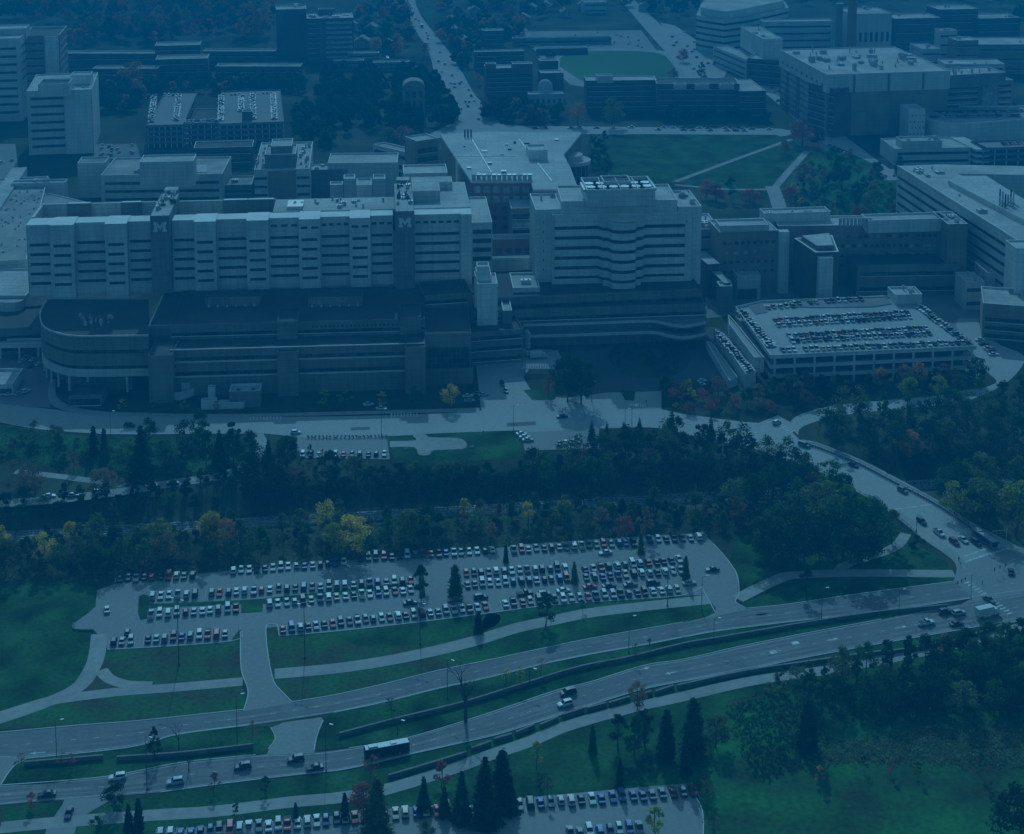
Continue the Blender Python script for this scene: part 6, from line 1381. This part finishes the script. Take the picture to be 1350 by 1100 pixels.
SINGLES = [
 # lower edge, lawns and medians
 (41,1067,1043,'sapling','red','little red tree on the corner lawn by the bottom left driveway',1.2),
 (153,1064,1031,'round','dark','round dark tree in front of the white SUV on the road'),
 (170,1102,1056,'column','fir','left one of two slim dark conifers below the road'),
 (183,1096,1049,'column','fir','right one of two slim dark conifers below the road'),
 (126,1094,1077,'shrub','green','rounded green bush beside the driveway mouth'),
 (281,1044,1018,'sapling','red','small red tree on the road verge',1.2), (350,1046,1022,'sapling','dark','small dark tree on the verge right of the red one',1.3),
 (313,1078,1058,'sapling','dark','small dark tree beside the lower footpath',1.4), (390,1082,1056,'column','firblue','short bluish conifer above the lower car park'),
 (455,1084,1042,'column','fir','slim conifer standing at the left end of the spruces'),
 (204,1001,955,'tall','dark','tall thin-leaved dark tree on the grass median with the wall',.9),
 (27,1013,992,'thin','red','bare-looking reddish tree at the left tip of the median',1.2), (80,1012,990,'thin','rust','left reddish twiggy tree behind the short median wall'), (96,1012,989,'thin','red','right reddish twiggy tree behind the short median wall'),
 (331,981,950,'thin','red','sparse red tree near the rounded end of the median'), (279,988,963,'thin','olive','sparse olive tree on the median above its long wall',.7), (249,1017,990,'bare','rust','small leafless tree at the lower median kerb'),
 (236,990,955,'bare','rust','thin leafless tree behind the long median wall',.6),
 (479,1088,1033,'round','red','pinkish red tree with a broad crown above the parked cars',.9), (488,1022,993,'thin','red','low spreading red tree in front of the long bus',1.3),
 (497,1099,1020,'column','olive','tall green columnar tree beside the pinkish red tree',1.5),
 (559,1072,1020,'fir','fir','leftmost of the spruces above the lower car park'), (581,1038,1001,'sapling','red','dark red tree by the footpath behind the spruces',1.4), (586,1076,1032,'fir','fir','small spruce just below the dark red tree'),
 (609,1082,1011,'fir','firblue','bluish spruce left of the largest one'), (640,1086,990,'fir','fir','largest and darkest spruce by the lower car park',1.05), (662,1062,984,'column','fir','slim tall spruce right behind the largest one',1.4), (673,1072,1018,'fir','fir','rightmost spruce of the dark group'),
 (561,1102,1084,'shrub','olive','small olive bush among the parked cars'), (864,1104,1062,'sapling','lime','bright yellow-green tree inside the lower car park',1.5),
 (781,992,952,'column','green','small columnar tree alone on the lawn'), (707,1013,978,'sapling','yellow','young yellow-topped tree on the lawn'), (721,1051,1018,'sapling','olive','young olive tree just above the parked cars'),
 (840,934,899,'round','rust','brown tree beside the footpath with planter walls',.8), (815,990,940,'tall','dark','left of three dark trees below the brown tree',1.2), (836,998,942,'tall','dark','middle of three dark trees below the brown tree',1.1), (850,984,932,'tall','dark','right of three dark trees below the brown tree',1.1),
 (817,1038,998,'column','fir','short columnar conifer above the parked cars, right'), (878,1002,930,'column','fir','narrow dark conifer left of the tall pair',1.2),
 (913,1000,914,'column','fir','tallest narrow conifer beside the scrub',1.3), (903,1022,965,'column','firblue','paler narrow conifer in front of the tallest'), (943,986,944,'round','olive','round olive tree right of the tallest narrow conifer'),
 (932,1062,1022,'thin','rust','twiggy brown tree at the corner of the lower car park'), (941,1100,1068,'thin','olive','twiggy olive tree at the curved kerb of the lower car park',1.2),
 (1079,1034,1008,'sapling','orange','orange sapling on the meadow'), (1139,1018,997,'sapling','dark','dark sapling on the meadow right of the orange one'), (1174,1022,1000,'sapling','red','reddish sapling on the meadow'), (1210,1026,1002,'sapling','green','bushy green sapling on the meadow'), (1290,1022,990,'sapling','green','taller green sapling by the pale reeds'),
 (1345,1112,1030,'round','dark','big dark round tree in the bottom right corner'), (1247,869,836,'round','orange','bright orange tree at the wall by the traffic lights',.8), (1064,986,916,'column','fir','black narrow conifer at the edge of the lower wood',1.4),
 (614,952,874,'bare','rust','large leafless tree on the median with a spidery shadow'), (517,949,916,'thin','dark','small dark thin tree on the long median'),
 (667,905,880,'thin','yellow','left of the sparse yellow trees on the median',1.2), (685,905,879,'thin','yellow','middle one of the sparse yellow trees on the median',1.2), (712,890,867,'thin','orange','sparse orange tree right of the yellow ones on the median',1.2),
 (838,870,848,'thin','dark','low dark tree by the long median wall'), (857,858,841,'sapling','olive','tiny olive tree on the median near the wall'),
 (556,790,742,'tall','dark','dark green tree on the left car park island',1.1), (557,778,748,'sapling','dark','smaller dark tree below it on the left car park island',1.3), (600,787,741,'column','green','slim green tree on the right car park island',1.4),
 (757,769,738,'column','olive','thin olive tree at the end of the paired rows'), (904,766,730,'column','olive','thin olive tree right of the rightmost rows'), (719,826,780,'tall','dark','dark tree between the footpath and the front row',1.2), (631,834,804,'column','fir','stubby dark conifer below the front row',1.5),
 (768,808,790,'sapling','dark','little dark tree above the curving footpath'), (1064,791,748,'tall','dark','dark tree standing alone over the right footpath',1.3), (845,730,698,'column','olive','slender poplar in the long back row'), (667,742,716,'column','dark','slender dark tree in a gap of the back row'),
 # hospital front
 (427,536,512,'sapling','lime','leftmost yellow-green tree in the shade of the podium',1.7), (457,536,513,'sapling','lime','second yellow-green tree in the podium shade',1.6), (503,536,515,'sapling','yellow','smaller yellow tree in the podium shade',1.7),
 (548,538,509,'round','green','green tree against the podium corner pier',.8), (593,537,505,'round','yellow','brightest yellow tree before the hospital front',.9), (160,542,525,'sapling','yellow','little yellow tree under the rounded podium',1.4), (202,541,526,'sapling','lime','little lime tree by the podium terrace',1.4), (244,543,527,'sapling','yellow','little yellow tree by the curved terrace wall',1.4), (285,543,527,'sapling','orange','little orange tree below the zigzag ramp',1.5),
 (748,530,468,'broad','dark','left half of the big dark evergreen clump by the driveway'), (766,533,474,'broad','dark','right half of the big dark evergreen clump by the driveway',1.1), (756,512,466,'tall','green','feathery green tree behind the dark evergreen clump',1.2), (723,524,491,'tall','red','crimson tree beside the slatted shelter',.9),
 (888,521,502,'round','red','dull red tree by the forecourt lawn'), (905,523,498,'round','yellow','golden tree at the shaded forecourt edge',.8), (912,528,511,'shrub','yellow','small golden shrub below the golden tree'), (947,521,496,'round','rust','dark rust tree left of the garage ramps'), (877,520,497,'round','dark','dark rounded tree behind the dull red one'),
 (885,578,540,'pine','fir','tall dark pine against the junction'), (937,580,551,'pine','fir','lone dark pine before the sunlit junction'), (843,572,551,'pine','fir','round-topped pine at the junction edge'), (822,574,556,'pine','fir','small pine left of the round-topped pine'), (800,578,557,'pine','dark','small dark pine beside the shaded parking bay'), (780,580,555,'pine','fir','leftmost dark pine above the road parking'),
 (308,616,552,'tall','dark','tallest dark tree by the bend of the service road',1.1), (290,616,563,'fir','fir','dark fir left of the tallest one'), (272,616,567,'tall','dark','dark slim tree two left of the tallest one'), (187,632,555,'fir','fir','lone dark fir in the building shadow',1.1), (124,602,558,'column','fir','left one of two thin spires on the grass slope'), (138,606,561,'column','firblue','right one of two thin spires on the grass slope'),
 (354,617,577,'fir','fir','dark fir at the small lot corner'), (378,624,574,'broad','dark','broad dark tree below the small lot'), (409,606,584,'tall','dark','dark tree in front of the small lot cars'), (424,608,592,'sapling','orange','pale orange tree beside the small lot',1.4),
 (141,657,617,'broad','rust','wide rust-coloured tree over the wooded lane',1.4), (95,723,686,'broad','yellow','bright yellow tree in the left wood',.9), (116,707,689,'round','lime','lime tree right of the bright yellow one'), (56,740,718,'round','yellow','low yellow tree near the left wood edge'), (215,737,679,'tall','lime','tall yellow-green tree over the rail line'), (279,722,673,'broad','yellow','golden tree beside an orange one in the wood',.9), (297,727,684,'broad','orange','orange tree beside a golden one in the wood',.9),
 (464,732,679,'broad','yellow','widest yellow tree in the wood by the tracks',1.25), (441,735,690,'round','lime','lime tree at the left foot of the widest yellow tree'), (545,717,667,'broad','olive','big olive tree behind the back row',1.2), (823,707,681,'round','red','dark crimson tree in the sunlit shrub belt',1.1), (852,708,665,'tall','rust','tall rust tree near the lot corner',1.1), (980,693,662,'broad','rust','rust tree left of the great green clump'), (1197,602,568,'round','orange','orange tree in the wood right of the bridge',1.2),
 (1110,732,640,'broad','green','largest leafy tree of the clump by the bridge',1.25), (1085,716,634,'broad','olive','olive tree at the top of the clump by the bridge',1.2), (1148,726,655,'broad','green','right tree of the great clump beside the bridge'), (1050,738,668,'broad','dark','dark left tree of the great clump',1.2), (1010,742,680,'broad','dark','low dark tree at the clump corner over the footpath',1.2), (1080,746,700,'round','dark','dark rounded tree at the clump front'), (1130,748,705,'round','dark','dark rounded tree at the right clump front'),
 (1258,680,634,'broad','lime','left of the sunlit yellow-green trees by the bridge foot',1.2), (1296,694,630,'broad','olive','middle of the sunlit yellow-green trees by the bridge foot',1.2), (1338,708,633,'broad','lime','right of the sunlit yellow-green trees by the bridge foot',1.2), (1207,722,705,'shrub','dark','dark bush on the small triangle lawn'),
 # garage front
 (1047,520,487,'broad','olive','olive tree at the left foot of the garage'), (1063,518,488,'broad','olive','pale olive tree by the garage front'), (1160,514,484,'broad','orange','left orange tree along the garage front'), (1190,513,480,'broad','rust','rust tree mid garage front'), (1211,512,476,'broad','orange','taller orange tree at the garage front'), (1243,511,478,'broad','rust','pinkish tree near the garage corner'), (1288,508,470,'broad','dark','dark tree at the garage right corner'), (1020,520,495,'tall','dark','dark tree left of the garage front'), (1000,530,505,'broad','rust','brownish tree above the ramp foot'), (985,536,510,'broad','dark','dark tree at the ramp foot'),
 # upper lawns and streets
 (1058,192,160,'round','red','crimson tree at the lawn corner by the wide street',1.35), (1080,196,170,'broad','dark','dull tree right of the crimson one'), (1035,203,184,'round','rust','rust tree on the second lawn corner'), (930,262,236,'broad','red','left red tree below the second lawn',1.25), (944,266,243,'round','red','lower red tree beside the left red one',1.5), (964,264,232,'tall','dark','dark conifer-like tree between the red groups',1.2), (988,268,250,'round','red','wide red tree right of the dark one',1.9), (1060,250,214,'broad','rust','large rust tree in the small park',1.2), (1042,270,243,'broad','red','red tree by the park path',1.4), (1110,250,205,'broad','dark','tall dark tree in the small park'), (1130,276,240,'broad','dark','dark tree in the park middle'), (1150,292,242,'broad','olive','olive tree beside the long lab'), (1175,292,246,'broad','green','big green tree beside the long lab'), (1128,300,272,'round','red','red crown behind the ward roof'), (1222,304,276,'round','orange','golden crown at the ward roof end'),
 (762,166,134,'broad','orange','orange tree at the corner before the dark dormitory'), (806,168,128,'broad','olive','pale olive tree before the dark dormitory'), (631,112,98,'round','orange','orange crown beside the street corner'), (560,76,56,'broad','rust','rust tree at the bend of the street'), (887,108,90,'round','rust','rust tree beside the sports field'), (900,82,64,'round','red','red tree on the median of the wide street'), (925,106,80,'tall','dark','dark tree on the median of the wide street',1.2),
 (176,118,78,'round','orange','orange crown before the long brick hall',1.0), (180,128,104,'round','orange','lower orange crown behind the hall'),
 (393,196,178,'round','lime','yellow-green tree beside the stepped lab tower',1.3), (800,238,205,'broad','olive','olive tree beside the glass drum'), (790,215,182,'broad','dark','dark tree by the glass drum'), (818,246,228,'round','olive','lower olive tree at the lawn corner'),
 (530,196,165,'round','rust','reddish planted hedge tree on the ramp roof',1.3), (512,198,168,'round','olive','olive planted tree on the ramp roof',1.3), (545,200,172,'round','olive','right olive planted tree on the ramp roof')]
for s_ in SINGLES: single(*s_)
def inpoly(p, poly):
    c = False; j = len(poly)-1
    for i in range(len(poly)):
        if (poly[i][1] > p[1]) != (poly[j][1] > p[1]) and p[0] < (poly[j][0]-poly[i][0])*(p[1]-poly[i][1])/(poly[j][1]-poly[i][1])+poly[i][0]: c = not c
        j = i
    return c
def belt(poly, n, kinds, cols, hr, label, keep, seed, gap=4.0, wf=(.9,1.25)):
    """individual trees strewn over an area outlined on the ground; those nothing tells apart share label and group"""
    r = random.Random(seed); x0, x1 = min(p[0] for p in poly), max(p[0] for p in poly); y0, y1 = min(p[1] for p in poly), max(p[1] for p in poly)
    pts = []; tries = 0
    while len(pts) < n and tries < n*60:
        tries += 1; px, py = r.uniform(x0,x1), r.uniform(y0,y1)
        if not inpoly((px,py), poly): continue
        x, y, z = G(px, py)
        if abs(y - rail_y(x)) < 5.5: continue
        if any((x-a)**2+(y-b)**2 < gap*gap for a, b, *_ in pts): continue
        pts.append((x, y, z))
    pts.sort(key=lambda p: p[1])
    if keep is not None and len(pts) > keep:          # the nearest ones stay individuals, the rest is one mass of crowns
        mb = MB(); keys = [c for c, _ in cols]
        for x, y, z in pts[keep:]:
            k = pick(r, kinds); mi = keys.index(pick(r, cols)); h = r.uniform(*hr)*(dict(shrub=.4, thin=.7, round=.8).get(k, 1)); w = h*(.5 if k == 'tall' else 1.0 if k in ('round','shrub') else .75); n0 = len(mb.f)
            mb.tube((x,y,z), (x,y,z+h*.6), .22, .1, 6); n1 = len(mb.f)
            for i in range(14):
                zt = r.random(); rad = w/2*math.sin(math.pi*min(1,.25+zt*.75))*r.uniform(.3,.85); a = r.random()*6.28
                leafquads(mb, (x+rad*math.cos(a), y+rad*math.sin(a), z+h*(.28+.66*zt)), w*r.uniform(.15,.22), 46, .85, r, .8)
            mb.m[n0:n1] = [len(keys)]*(n1-n0); mb.m[n1:] = [mi]*(len(mb.f)-n1)
        tag(mb.build('wood', [LEAF[c] for c in keys] + [M['bark']]), 'mass of tree crowns ' + label, 'wood', kind='stuff')
        pts = pts[:keep]
    for x, y, z in pts:
        k = pick(r, kinds); c = pick(r, cols); cn = dict(fir='dark', firblue='dark', dark='dark green', green='green', olive='olive', lime='yellow-green', yellow='yellow', orange='orange', red='red', rust='rust-coloured')[c]
        kn = dict(broad='leafy tree', tall='slim leafy tree', round='rounded tree', shrub='shrub', fir='spruce', column='narrow conifer', pine='pine', sapling='young tree', thin='sparse tree', bare='leafless tree')[k]
        plant(k, x, y, z, r.uniform(*hr)*(dict(shrub=.4, thin=.7, round=.8, bare=.85).get(k, 1)), c, f'{cn} {kn} {label}', f'{cn} {kn}s {label}', r.uniform(*wf))
DK = [('dark',.46),('green',.28),('olive',.22),('rust',.04)]
MX = [('olive',.34),('green',.26),('dark',.18),('rust',.12),('lime',.06),('yellow',.04)]
BR = [('broad',.6),('tall',.25),('round',.15)]
belt([(330,628),(392,640),(514,648),(600,648),(690,640),(760,612),(800,602),(870,594),(948,600),(985,602),(1040,622),(1100,650),(1120,668),(900,660),(640,674),(420,684),(330,672)], 118, BR+[('fir',.02)], DK, (11,16), 'in the dark wood under the hospital road', 55, 1, 5)
belt([(0,662),(150,655),(290,634),(335,622),(340,668),(200,686),(0,694)], 40, BR+[('shrub',.4)], DK, (5.5,9), 'in the wood between the lane and the tracks', 14, 2, 5)
belt([(150,600),(240,575),(330,585),(330,608),(240,626),(160,630)], 15, BR+[('fir',.12)], DK, (9,14), 'on the slope above the service road', 9, 3, 5)
belt([(0,585),(110,580),(150,600),(140,628),(0,612)], 16, [('round',.3),('shrub',.5),('tall',.2)], DK, (7,11), 'on the grass slope at the left edge', 16, 33, 5)
belt([(0,625),(60,632),(60,652),(0,660)], 5, [('round',.6),('thin',.4)], [('rust',.5),('olive',.5)], (8,11), 'on the strip between the two lanes', 5, 34, 5)
belt([(0,722),(150,716),(330,706),(450,698),(450,728),(300,740),(262,744),(140,758),(0,762)], 62, BR+[('shrub',.2),('thin',.15)], MX, (8,13), 'in the wood behind the left lawn', 34, 4, 4.6)
belt([(455,694),(700,682),(930,668),(985,672),(985,705),(930,698),(860,698),(700,708),(640,718),(470,730)], 72, BR+[('shrub',.4),('thin',.35)], MX, (6.5,11), 'in the sunlit belt behind the parked cars', 30, 5, 4.2)
belt([(990,694),(1050,668),(1110,668),(1165,690),(1185,720),(1150,742),(1060,752),(1000,735)], 20, BR, [('dark',.4),('green',.4),('olive',.2)], (11,16), 'in the great clump beside the bridge', 16, 6, 6)
belt([(1075,560),(1140,548),(1240,542),(1350,530),(1350,700),(1290,690),(1235,650),(1170,618),(1100,592)], 58, BR+[('fir',.06)], [('dark',.55),('green',.25),('olive',.2)], (11,16), 'in the wood right of the bridge', 26, 7, 6.2)
belt([(1190,520),(1262,518),(1262,528),(1190,532)], 4, BR, [('lime',.5),('olive',.5)], (10,13), 'beside the shaded garage road', 4, 8, 5)
belt([(1060,920),(1100,902),(1200,878),(1350,846),(1355,920),(1345,950),(1240,944),(1130,946),(1075,940)], 60, BR+[('shrub',.15)], [('dark',.6),('green',.25),('olive',.13),('rust',.02)], (8,12), 'in the wood below the planter walls', 32, 9, 4.4)
belt([(985,905),(1060,885),(1180,872),(1200,885),(1090,905),(1000,925)], 14, [('shrub',.7),('round',.3)], [('olive',.5),('green',.3),('lime',.2)], (7,9), 'along the lower footpath edge', 14, 10, 4)
belt([(872,512),(935,516),(990,530),(1020,545),(960,552),(905,545),(880,535)], 26, [('shrub',.6),('round',.4)], [('dark',.3),('olive',.25),('rust',.2),('yellow',.08),('red',.1),('lime',.07)], (6,8), 'in the mixed planting at the junction', 26, 11, 3.6)
belt([(1015,515),(1280,502),(1290,510),(1262,514),(1100,530),(1040,540),(1000,540)], 28, [('round',.5),('shrub',.3),('broad',.2)], [('dark',.5),('rust',.25),('olive',.25)], (7,9.5), 'along the shaded garage front', 12, 12, 4)
belt([(1060,230),(1100,205),(1180,245),(1240,292),(1100,298),(1030,282)], 44, BR, [('dark',.3),('olive',.24),('green',.18),('rust',.14),('red',.08),('orange',.06)], (9,13), 'in the small park behind the wards', 8, 13, 6)
belt([(775,182),(800,182),(810,240),(780,240)], 8, BR, [('dark',.5),('olive',.5)], (9,12), 'between the glass drum and the lawn', 2, 14, 5)
belt([(1150,230),(1185,226),(1200,262),(1170,250)], 5, BR, [('dark',1)], (9,12), 'at the corner of the long lab', 3, 22, 6)
# far woods along the top: one mass of crowns nobody could count
def mass_wood(name, poly, n, cols, hr, seed, label):
    r = random.Random(seed); x0, x1 = min(p[0] for p in poly), max(p[0] for p in poly); y0, y1 = min(p[1] for p in poly), max(p[1] for p in poly); keys = [k for k, _ in cols]; mb = MB(); c = 0; t = 0
    while c < n and t < n*50:
        t += 1; px, py = r.uniform(x0,x1), r.uniform(y0,y1)
        if not inpoly((px,py), poly): continue
        x, y = P(px, py); h = r.uniform(*hr); mi = keys.index(pick(r, cols)); w = h*r.uniform(.75,1.05); c += 1; n0 = len(mb.f)
        for i in range(12):
            zt = r.random(); rad = w/2*math.sin(math.pi*min(1,.25+zt*.75))*r.uniform(.3,.85); a = r.random()*6.28
            leafquads(mb, (x+rad*math.cos(a), y+rad*math.sin(a), h*(.28+.66*zt)), w*r.uniform(.15,.23), 26, 2.3, r, .8)
        mb.m[n0:] = [mi]*(len(mb.f)-n0)
    o = mb.build(name, [LEAF[k] for k in keys]); tag(o, label, 'wood', kind='stuff'); return o
mass_wood('far_wood', [(-60,-30),(360,-30),(362,58),(270,56),(200,60),(90,64),(84,30),(-60,30)], 420, [('dark',.30),('rust',.22),('olive',.16),('orange',.17),('red',.15)], (15,24), 51, 'mixed autumn woods along the top left edge')
mass_wood('grove', [(420,104),(470,98),(528,96),(586,112),(600,150),(592,172),(480,176),(425,182)], 150, [('dark',.9),('green',.1)], (11,15), 55, 'dark grove left of the main street around the old brick tower')
mass_wood('grove', [(124,122),(200,114),(396,112),(398,124),(200,126),(186,150),(128,150)], 110, [('dark',.85),('rust',.15)], (10,14), 56, 'dark trees between the brick hall and the back garage')
mass_wood('grove', [(640,142),(694,142),(700,152),(745,150),(752,160),(690,168),(636,158)], 48, [('dark',.8),('rust',.2)], (9,13), 57, 'dark trees around the small white observatory')
mass_wood('grove', [(572,40),(640,26),(700,34),(690,48),(640,60),(616,92),(596,84)], 84, [('dark',.62),('rust',.15),('olive',.15),('orange',.08)], (10,14), 58, 'dark trees among the far white houses')
mass_wood('grove', [(376,150),(420,140),(440,196),(402,208)], 34, [('dark',.8),('olive',.2)], (9,12), 59, 'dark trees right of the back garage')
mass_wood('grove', [(868,150),(1000,148),(1010,162),(870,164)], 26, [('dark',.8),('olive',.2)], (7,10), 60, 'dark trees in front of the brick dormitories')
mass_wood('far_wood', [(470,-30),(528,-30),(548,60),(520,76),(470,60)], 60, [('dark',.6),('rust',.25),('orange',.15)], (13,18), 52, 'dark woods left of the far street')
mass_wood('far_wood', [(565,-30),(930,-30),(925,14),(880,30),(830,20),(800,8),(700,30),(600,30),(575,20)], 170, [('dark',.55),('rust',.2),('olive',.17),('orange',.08)], (12,18), 53, 'scattered woods along the top middle edge')
mass_wood('far_wood', [(1035,-30),(1420,-30),(1420,60),(1345,30),(1290,2),(1120,2),(1060,20)], 110, [('dark',.7),('olive',.2),('rust',.1)], (11,16), 54, 'dark woods along the top right edge')
# low scrub, reeds and bank cover: ground cover in one mesh each
def cover(name, poly, n, m, size, hgt, seed, label, k=5):
    r = random.Random(seed); x0, x1 = min(p[0] for p in poly), max(p[0] for p in poly); y0, y1 = min(p[1] for p in poly), max(p[1] for p in poly); mb = MB(); c = t = 0
    while c < n and t < n*40:
        t += 1; px, py = r.uniform(x0,x1), r.uniform(y0,y1)
        if not inpoly((px,py), poly): continue
        x, y, z = G(px+r.gauss(0,7), py+r.gauss(0,4)); c += 1; h = hgt*r.uniform(.4,1.3)
        leafquads(mb, (x, y, z+h*.45), h*.7, k, size, r, .7, .6)
    o = mb.build(name, LEAF[m]); tag(o, label, 'ground cover', kind='stuff'); return o
cover('scrub', [(966,935),(1000,918),(1062,920),(1085,955),(1080,1000),(1030,1024),(1000,1032),(985,1010),(970,960)], 1900, 'dark', .5, .8, 61, 'dark tangled scrub on the meadow slope')
cover('reeds', [(1080,985),(1150,972),(1250,962),(1352,966),(1352,1008),(1290,1012),(1200,1008),(1120,1004),(1085,1012)], 2600, 'reed', .5, .9, 62, 'pale clumpy reeds across the meadow')
cover('bank_cover', [(0,570),(110,580),(330,580),(330,600),(160,632),(0,612)], 700, 'green', .6, .7, 63, 'low bank plants on the slope below the hospital road')
cover('undergrowth', [(0,690),(440,676),(900,648),(1120,662),(1180,720),(985,712),(930,700),(640,720),(450,738),(262,748),(140,764),(0,768)], 2600, 'olive', .7, 1.2, 64, 'weedy undergrowth along the tracks')
cover('undergrowth', [(330,604),(514,614),(690,606),(860,580),(990,594),(1120,660),(640,666),(330,668)], 1400, 'dark', .7, 1.3, 65, 'dark undergrowth below the hospital road')
cover('undergrowth', [(1075,560),(1240,542),(1352,530),(1352,705),(1235,650),(1100,592)], 1000, 'dark', .7, 1.3, 66, 'dark undergrowth right of the bridge')
cover('undergrowth', [(1062,925),(1200,880),(1352,845),(1352,955),(1130,955),(1075,950)], 1400, 'dark', .7, 1.4, 67, 'dark undergrowth in the lower wood')
belt([(806,470),(850,450),(890,452),(902,470),(896,486),(840,494),(812,486)], 22, [('shrub',.7),('round',.3)], [('dark',.9),('green',.1)], (5,8), 'on the shaded oval before the eastern hospital', 22, 35, 4)
# clipped hedge row between the small lot and the road
for i in range(22):
    px = 406+i*4.9; x, y, z = G(px, 578.5-i*.05); plant('shrub', x, y, z, 1.5, 'dark', 'clipped dark bush in the row between small lot and road', 'clipped bushes between lot and road', .75)
# ================================================================ LIGHT, AIR, CAMERA
SUN_EL, SUN_AZ = 34.0, -5.0          # the sun stands beyond the hospital, a little left: shadows fall towards the camera
az = RAD(SUN_AZ)
sd = Vector((math.sin(az)*math.cos(RAD(SUN_EL)), math.cos(az)*math.cos(RAD(SUN_EL)), math.sin(RAD(SUN_EL))))
sl_ = bpy.data.lights.new('sun', 'SUN'); sl_.energy = SUN_E; sl_.angle = RAD(.6); sl_.color = SUN_C
so = bpy.data.objects.new('sun', sl_); COL.objects.link(so); so.rotation_euler = (-sd).to_track_quat('-Z', 'Y').to_euler(); so.location = (0, 600, 500)
wd = bpy.data.worlds.new('World'); scene.world = wd; wd.use_nodes = True; nt = wd.node_tree; bg = nt.nodes['Background']
sky = nt.nodes.new('ShaderNodeTexSky'); sky.sky_type = 'NISHITA'; sky.sun_disc = False; sky.sun_elevation = RAD(SUN_EL); sky.sun_rotation = RAD(SUN_AZ); sky.ozone_density = 4; sky.altitude = 300
tn = nt.nodes.new('ShaderNodeMix'); tn.data_type = 'RGBA'; tn.blend_type = 'MULTIPLY'; tn.inputs[0].default_value = 1; tn.inputs[7].default_value = (*SKY_C, 1)
nt.links.new(sky.outputs[0], tn.inputs[6]); nt.links.new(tn.outputs[2], bg.inputs[0]); bg.inputs[1].default_value = SKY_S
hz = MB(); hz.box(-7200, 7200, -1700, 9200, -7.2, CH+12); ho = hz.build('haze', bpy.data.materials.new('haze_air')); tag(ho, kind='stuff')
hm = ho.data.materials[0]; hm.use_nodes = True; hn = hm.node_tree; hn.nodes.remove(hn.nodes['Principled BSDF'])
pv = hn.nodes.new('ShaderNodeVolumePrincipled'); pv.inputs['Color'].default_value = (*HAZE_C, 1); pv.inputs['Density'].default_value = HAZE_D; pv.inputs['Anisotropy'].default_value = .0
hn.links.new(pv.outputs[0], hn.nodes['Material Output'].inputs['Volume'])
cd = bpy.data.cameras.new('camera'); co = bpy.data.objects.new('camera', cd); COL.objects.link(co); scene.camera = co
co.location = (0, 0, CH); co.rotation_euler = (math.pi/2 - PIT, 0, 0)
cd.sensor_fit = 'HORIZONTAL'; cd.sensor_width = 36; cd.lens = 36*F/1350; cd.shift_y = -(550-PY0)/1350; cd.clip_start = 1; cd.clip_end = 20000
vs_ = scene.view_settings; vs_.view_transform = 'Standard'; vs_.look = 'None'; vs_.exposure = EXPO; vs_.gamma = 1
scene.cycles.volume_bounces = 0; scene.cycles.max_bounces = 6; scene.cycles.diffuse_bounces = 3; scene.cycles.transparent_max_bounces = 4
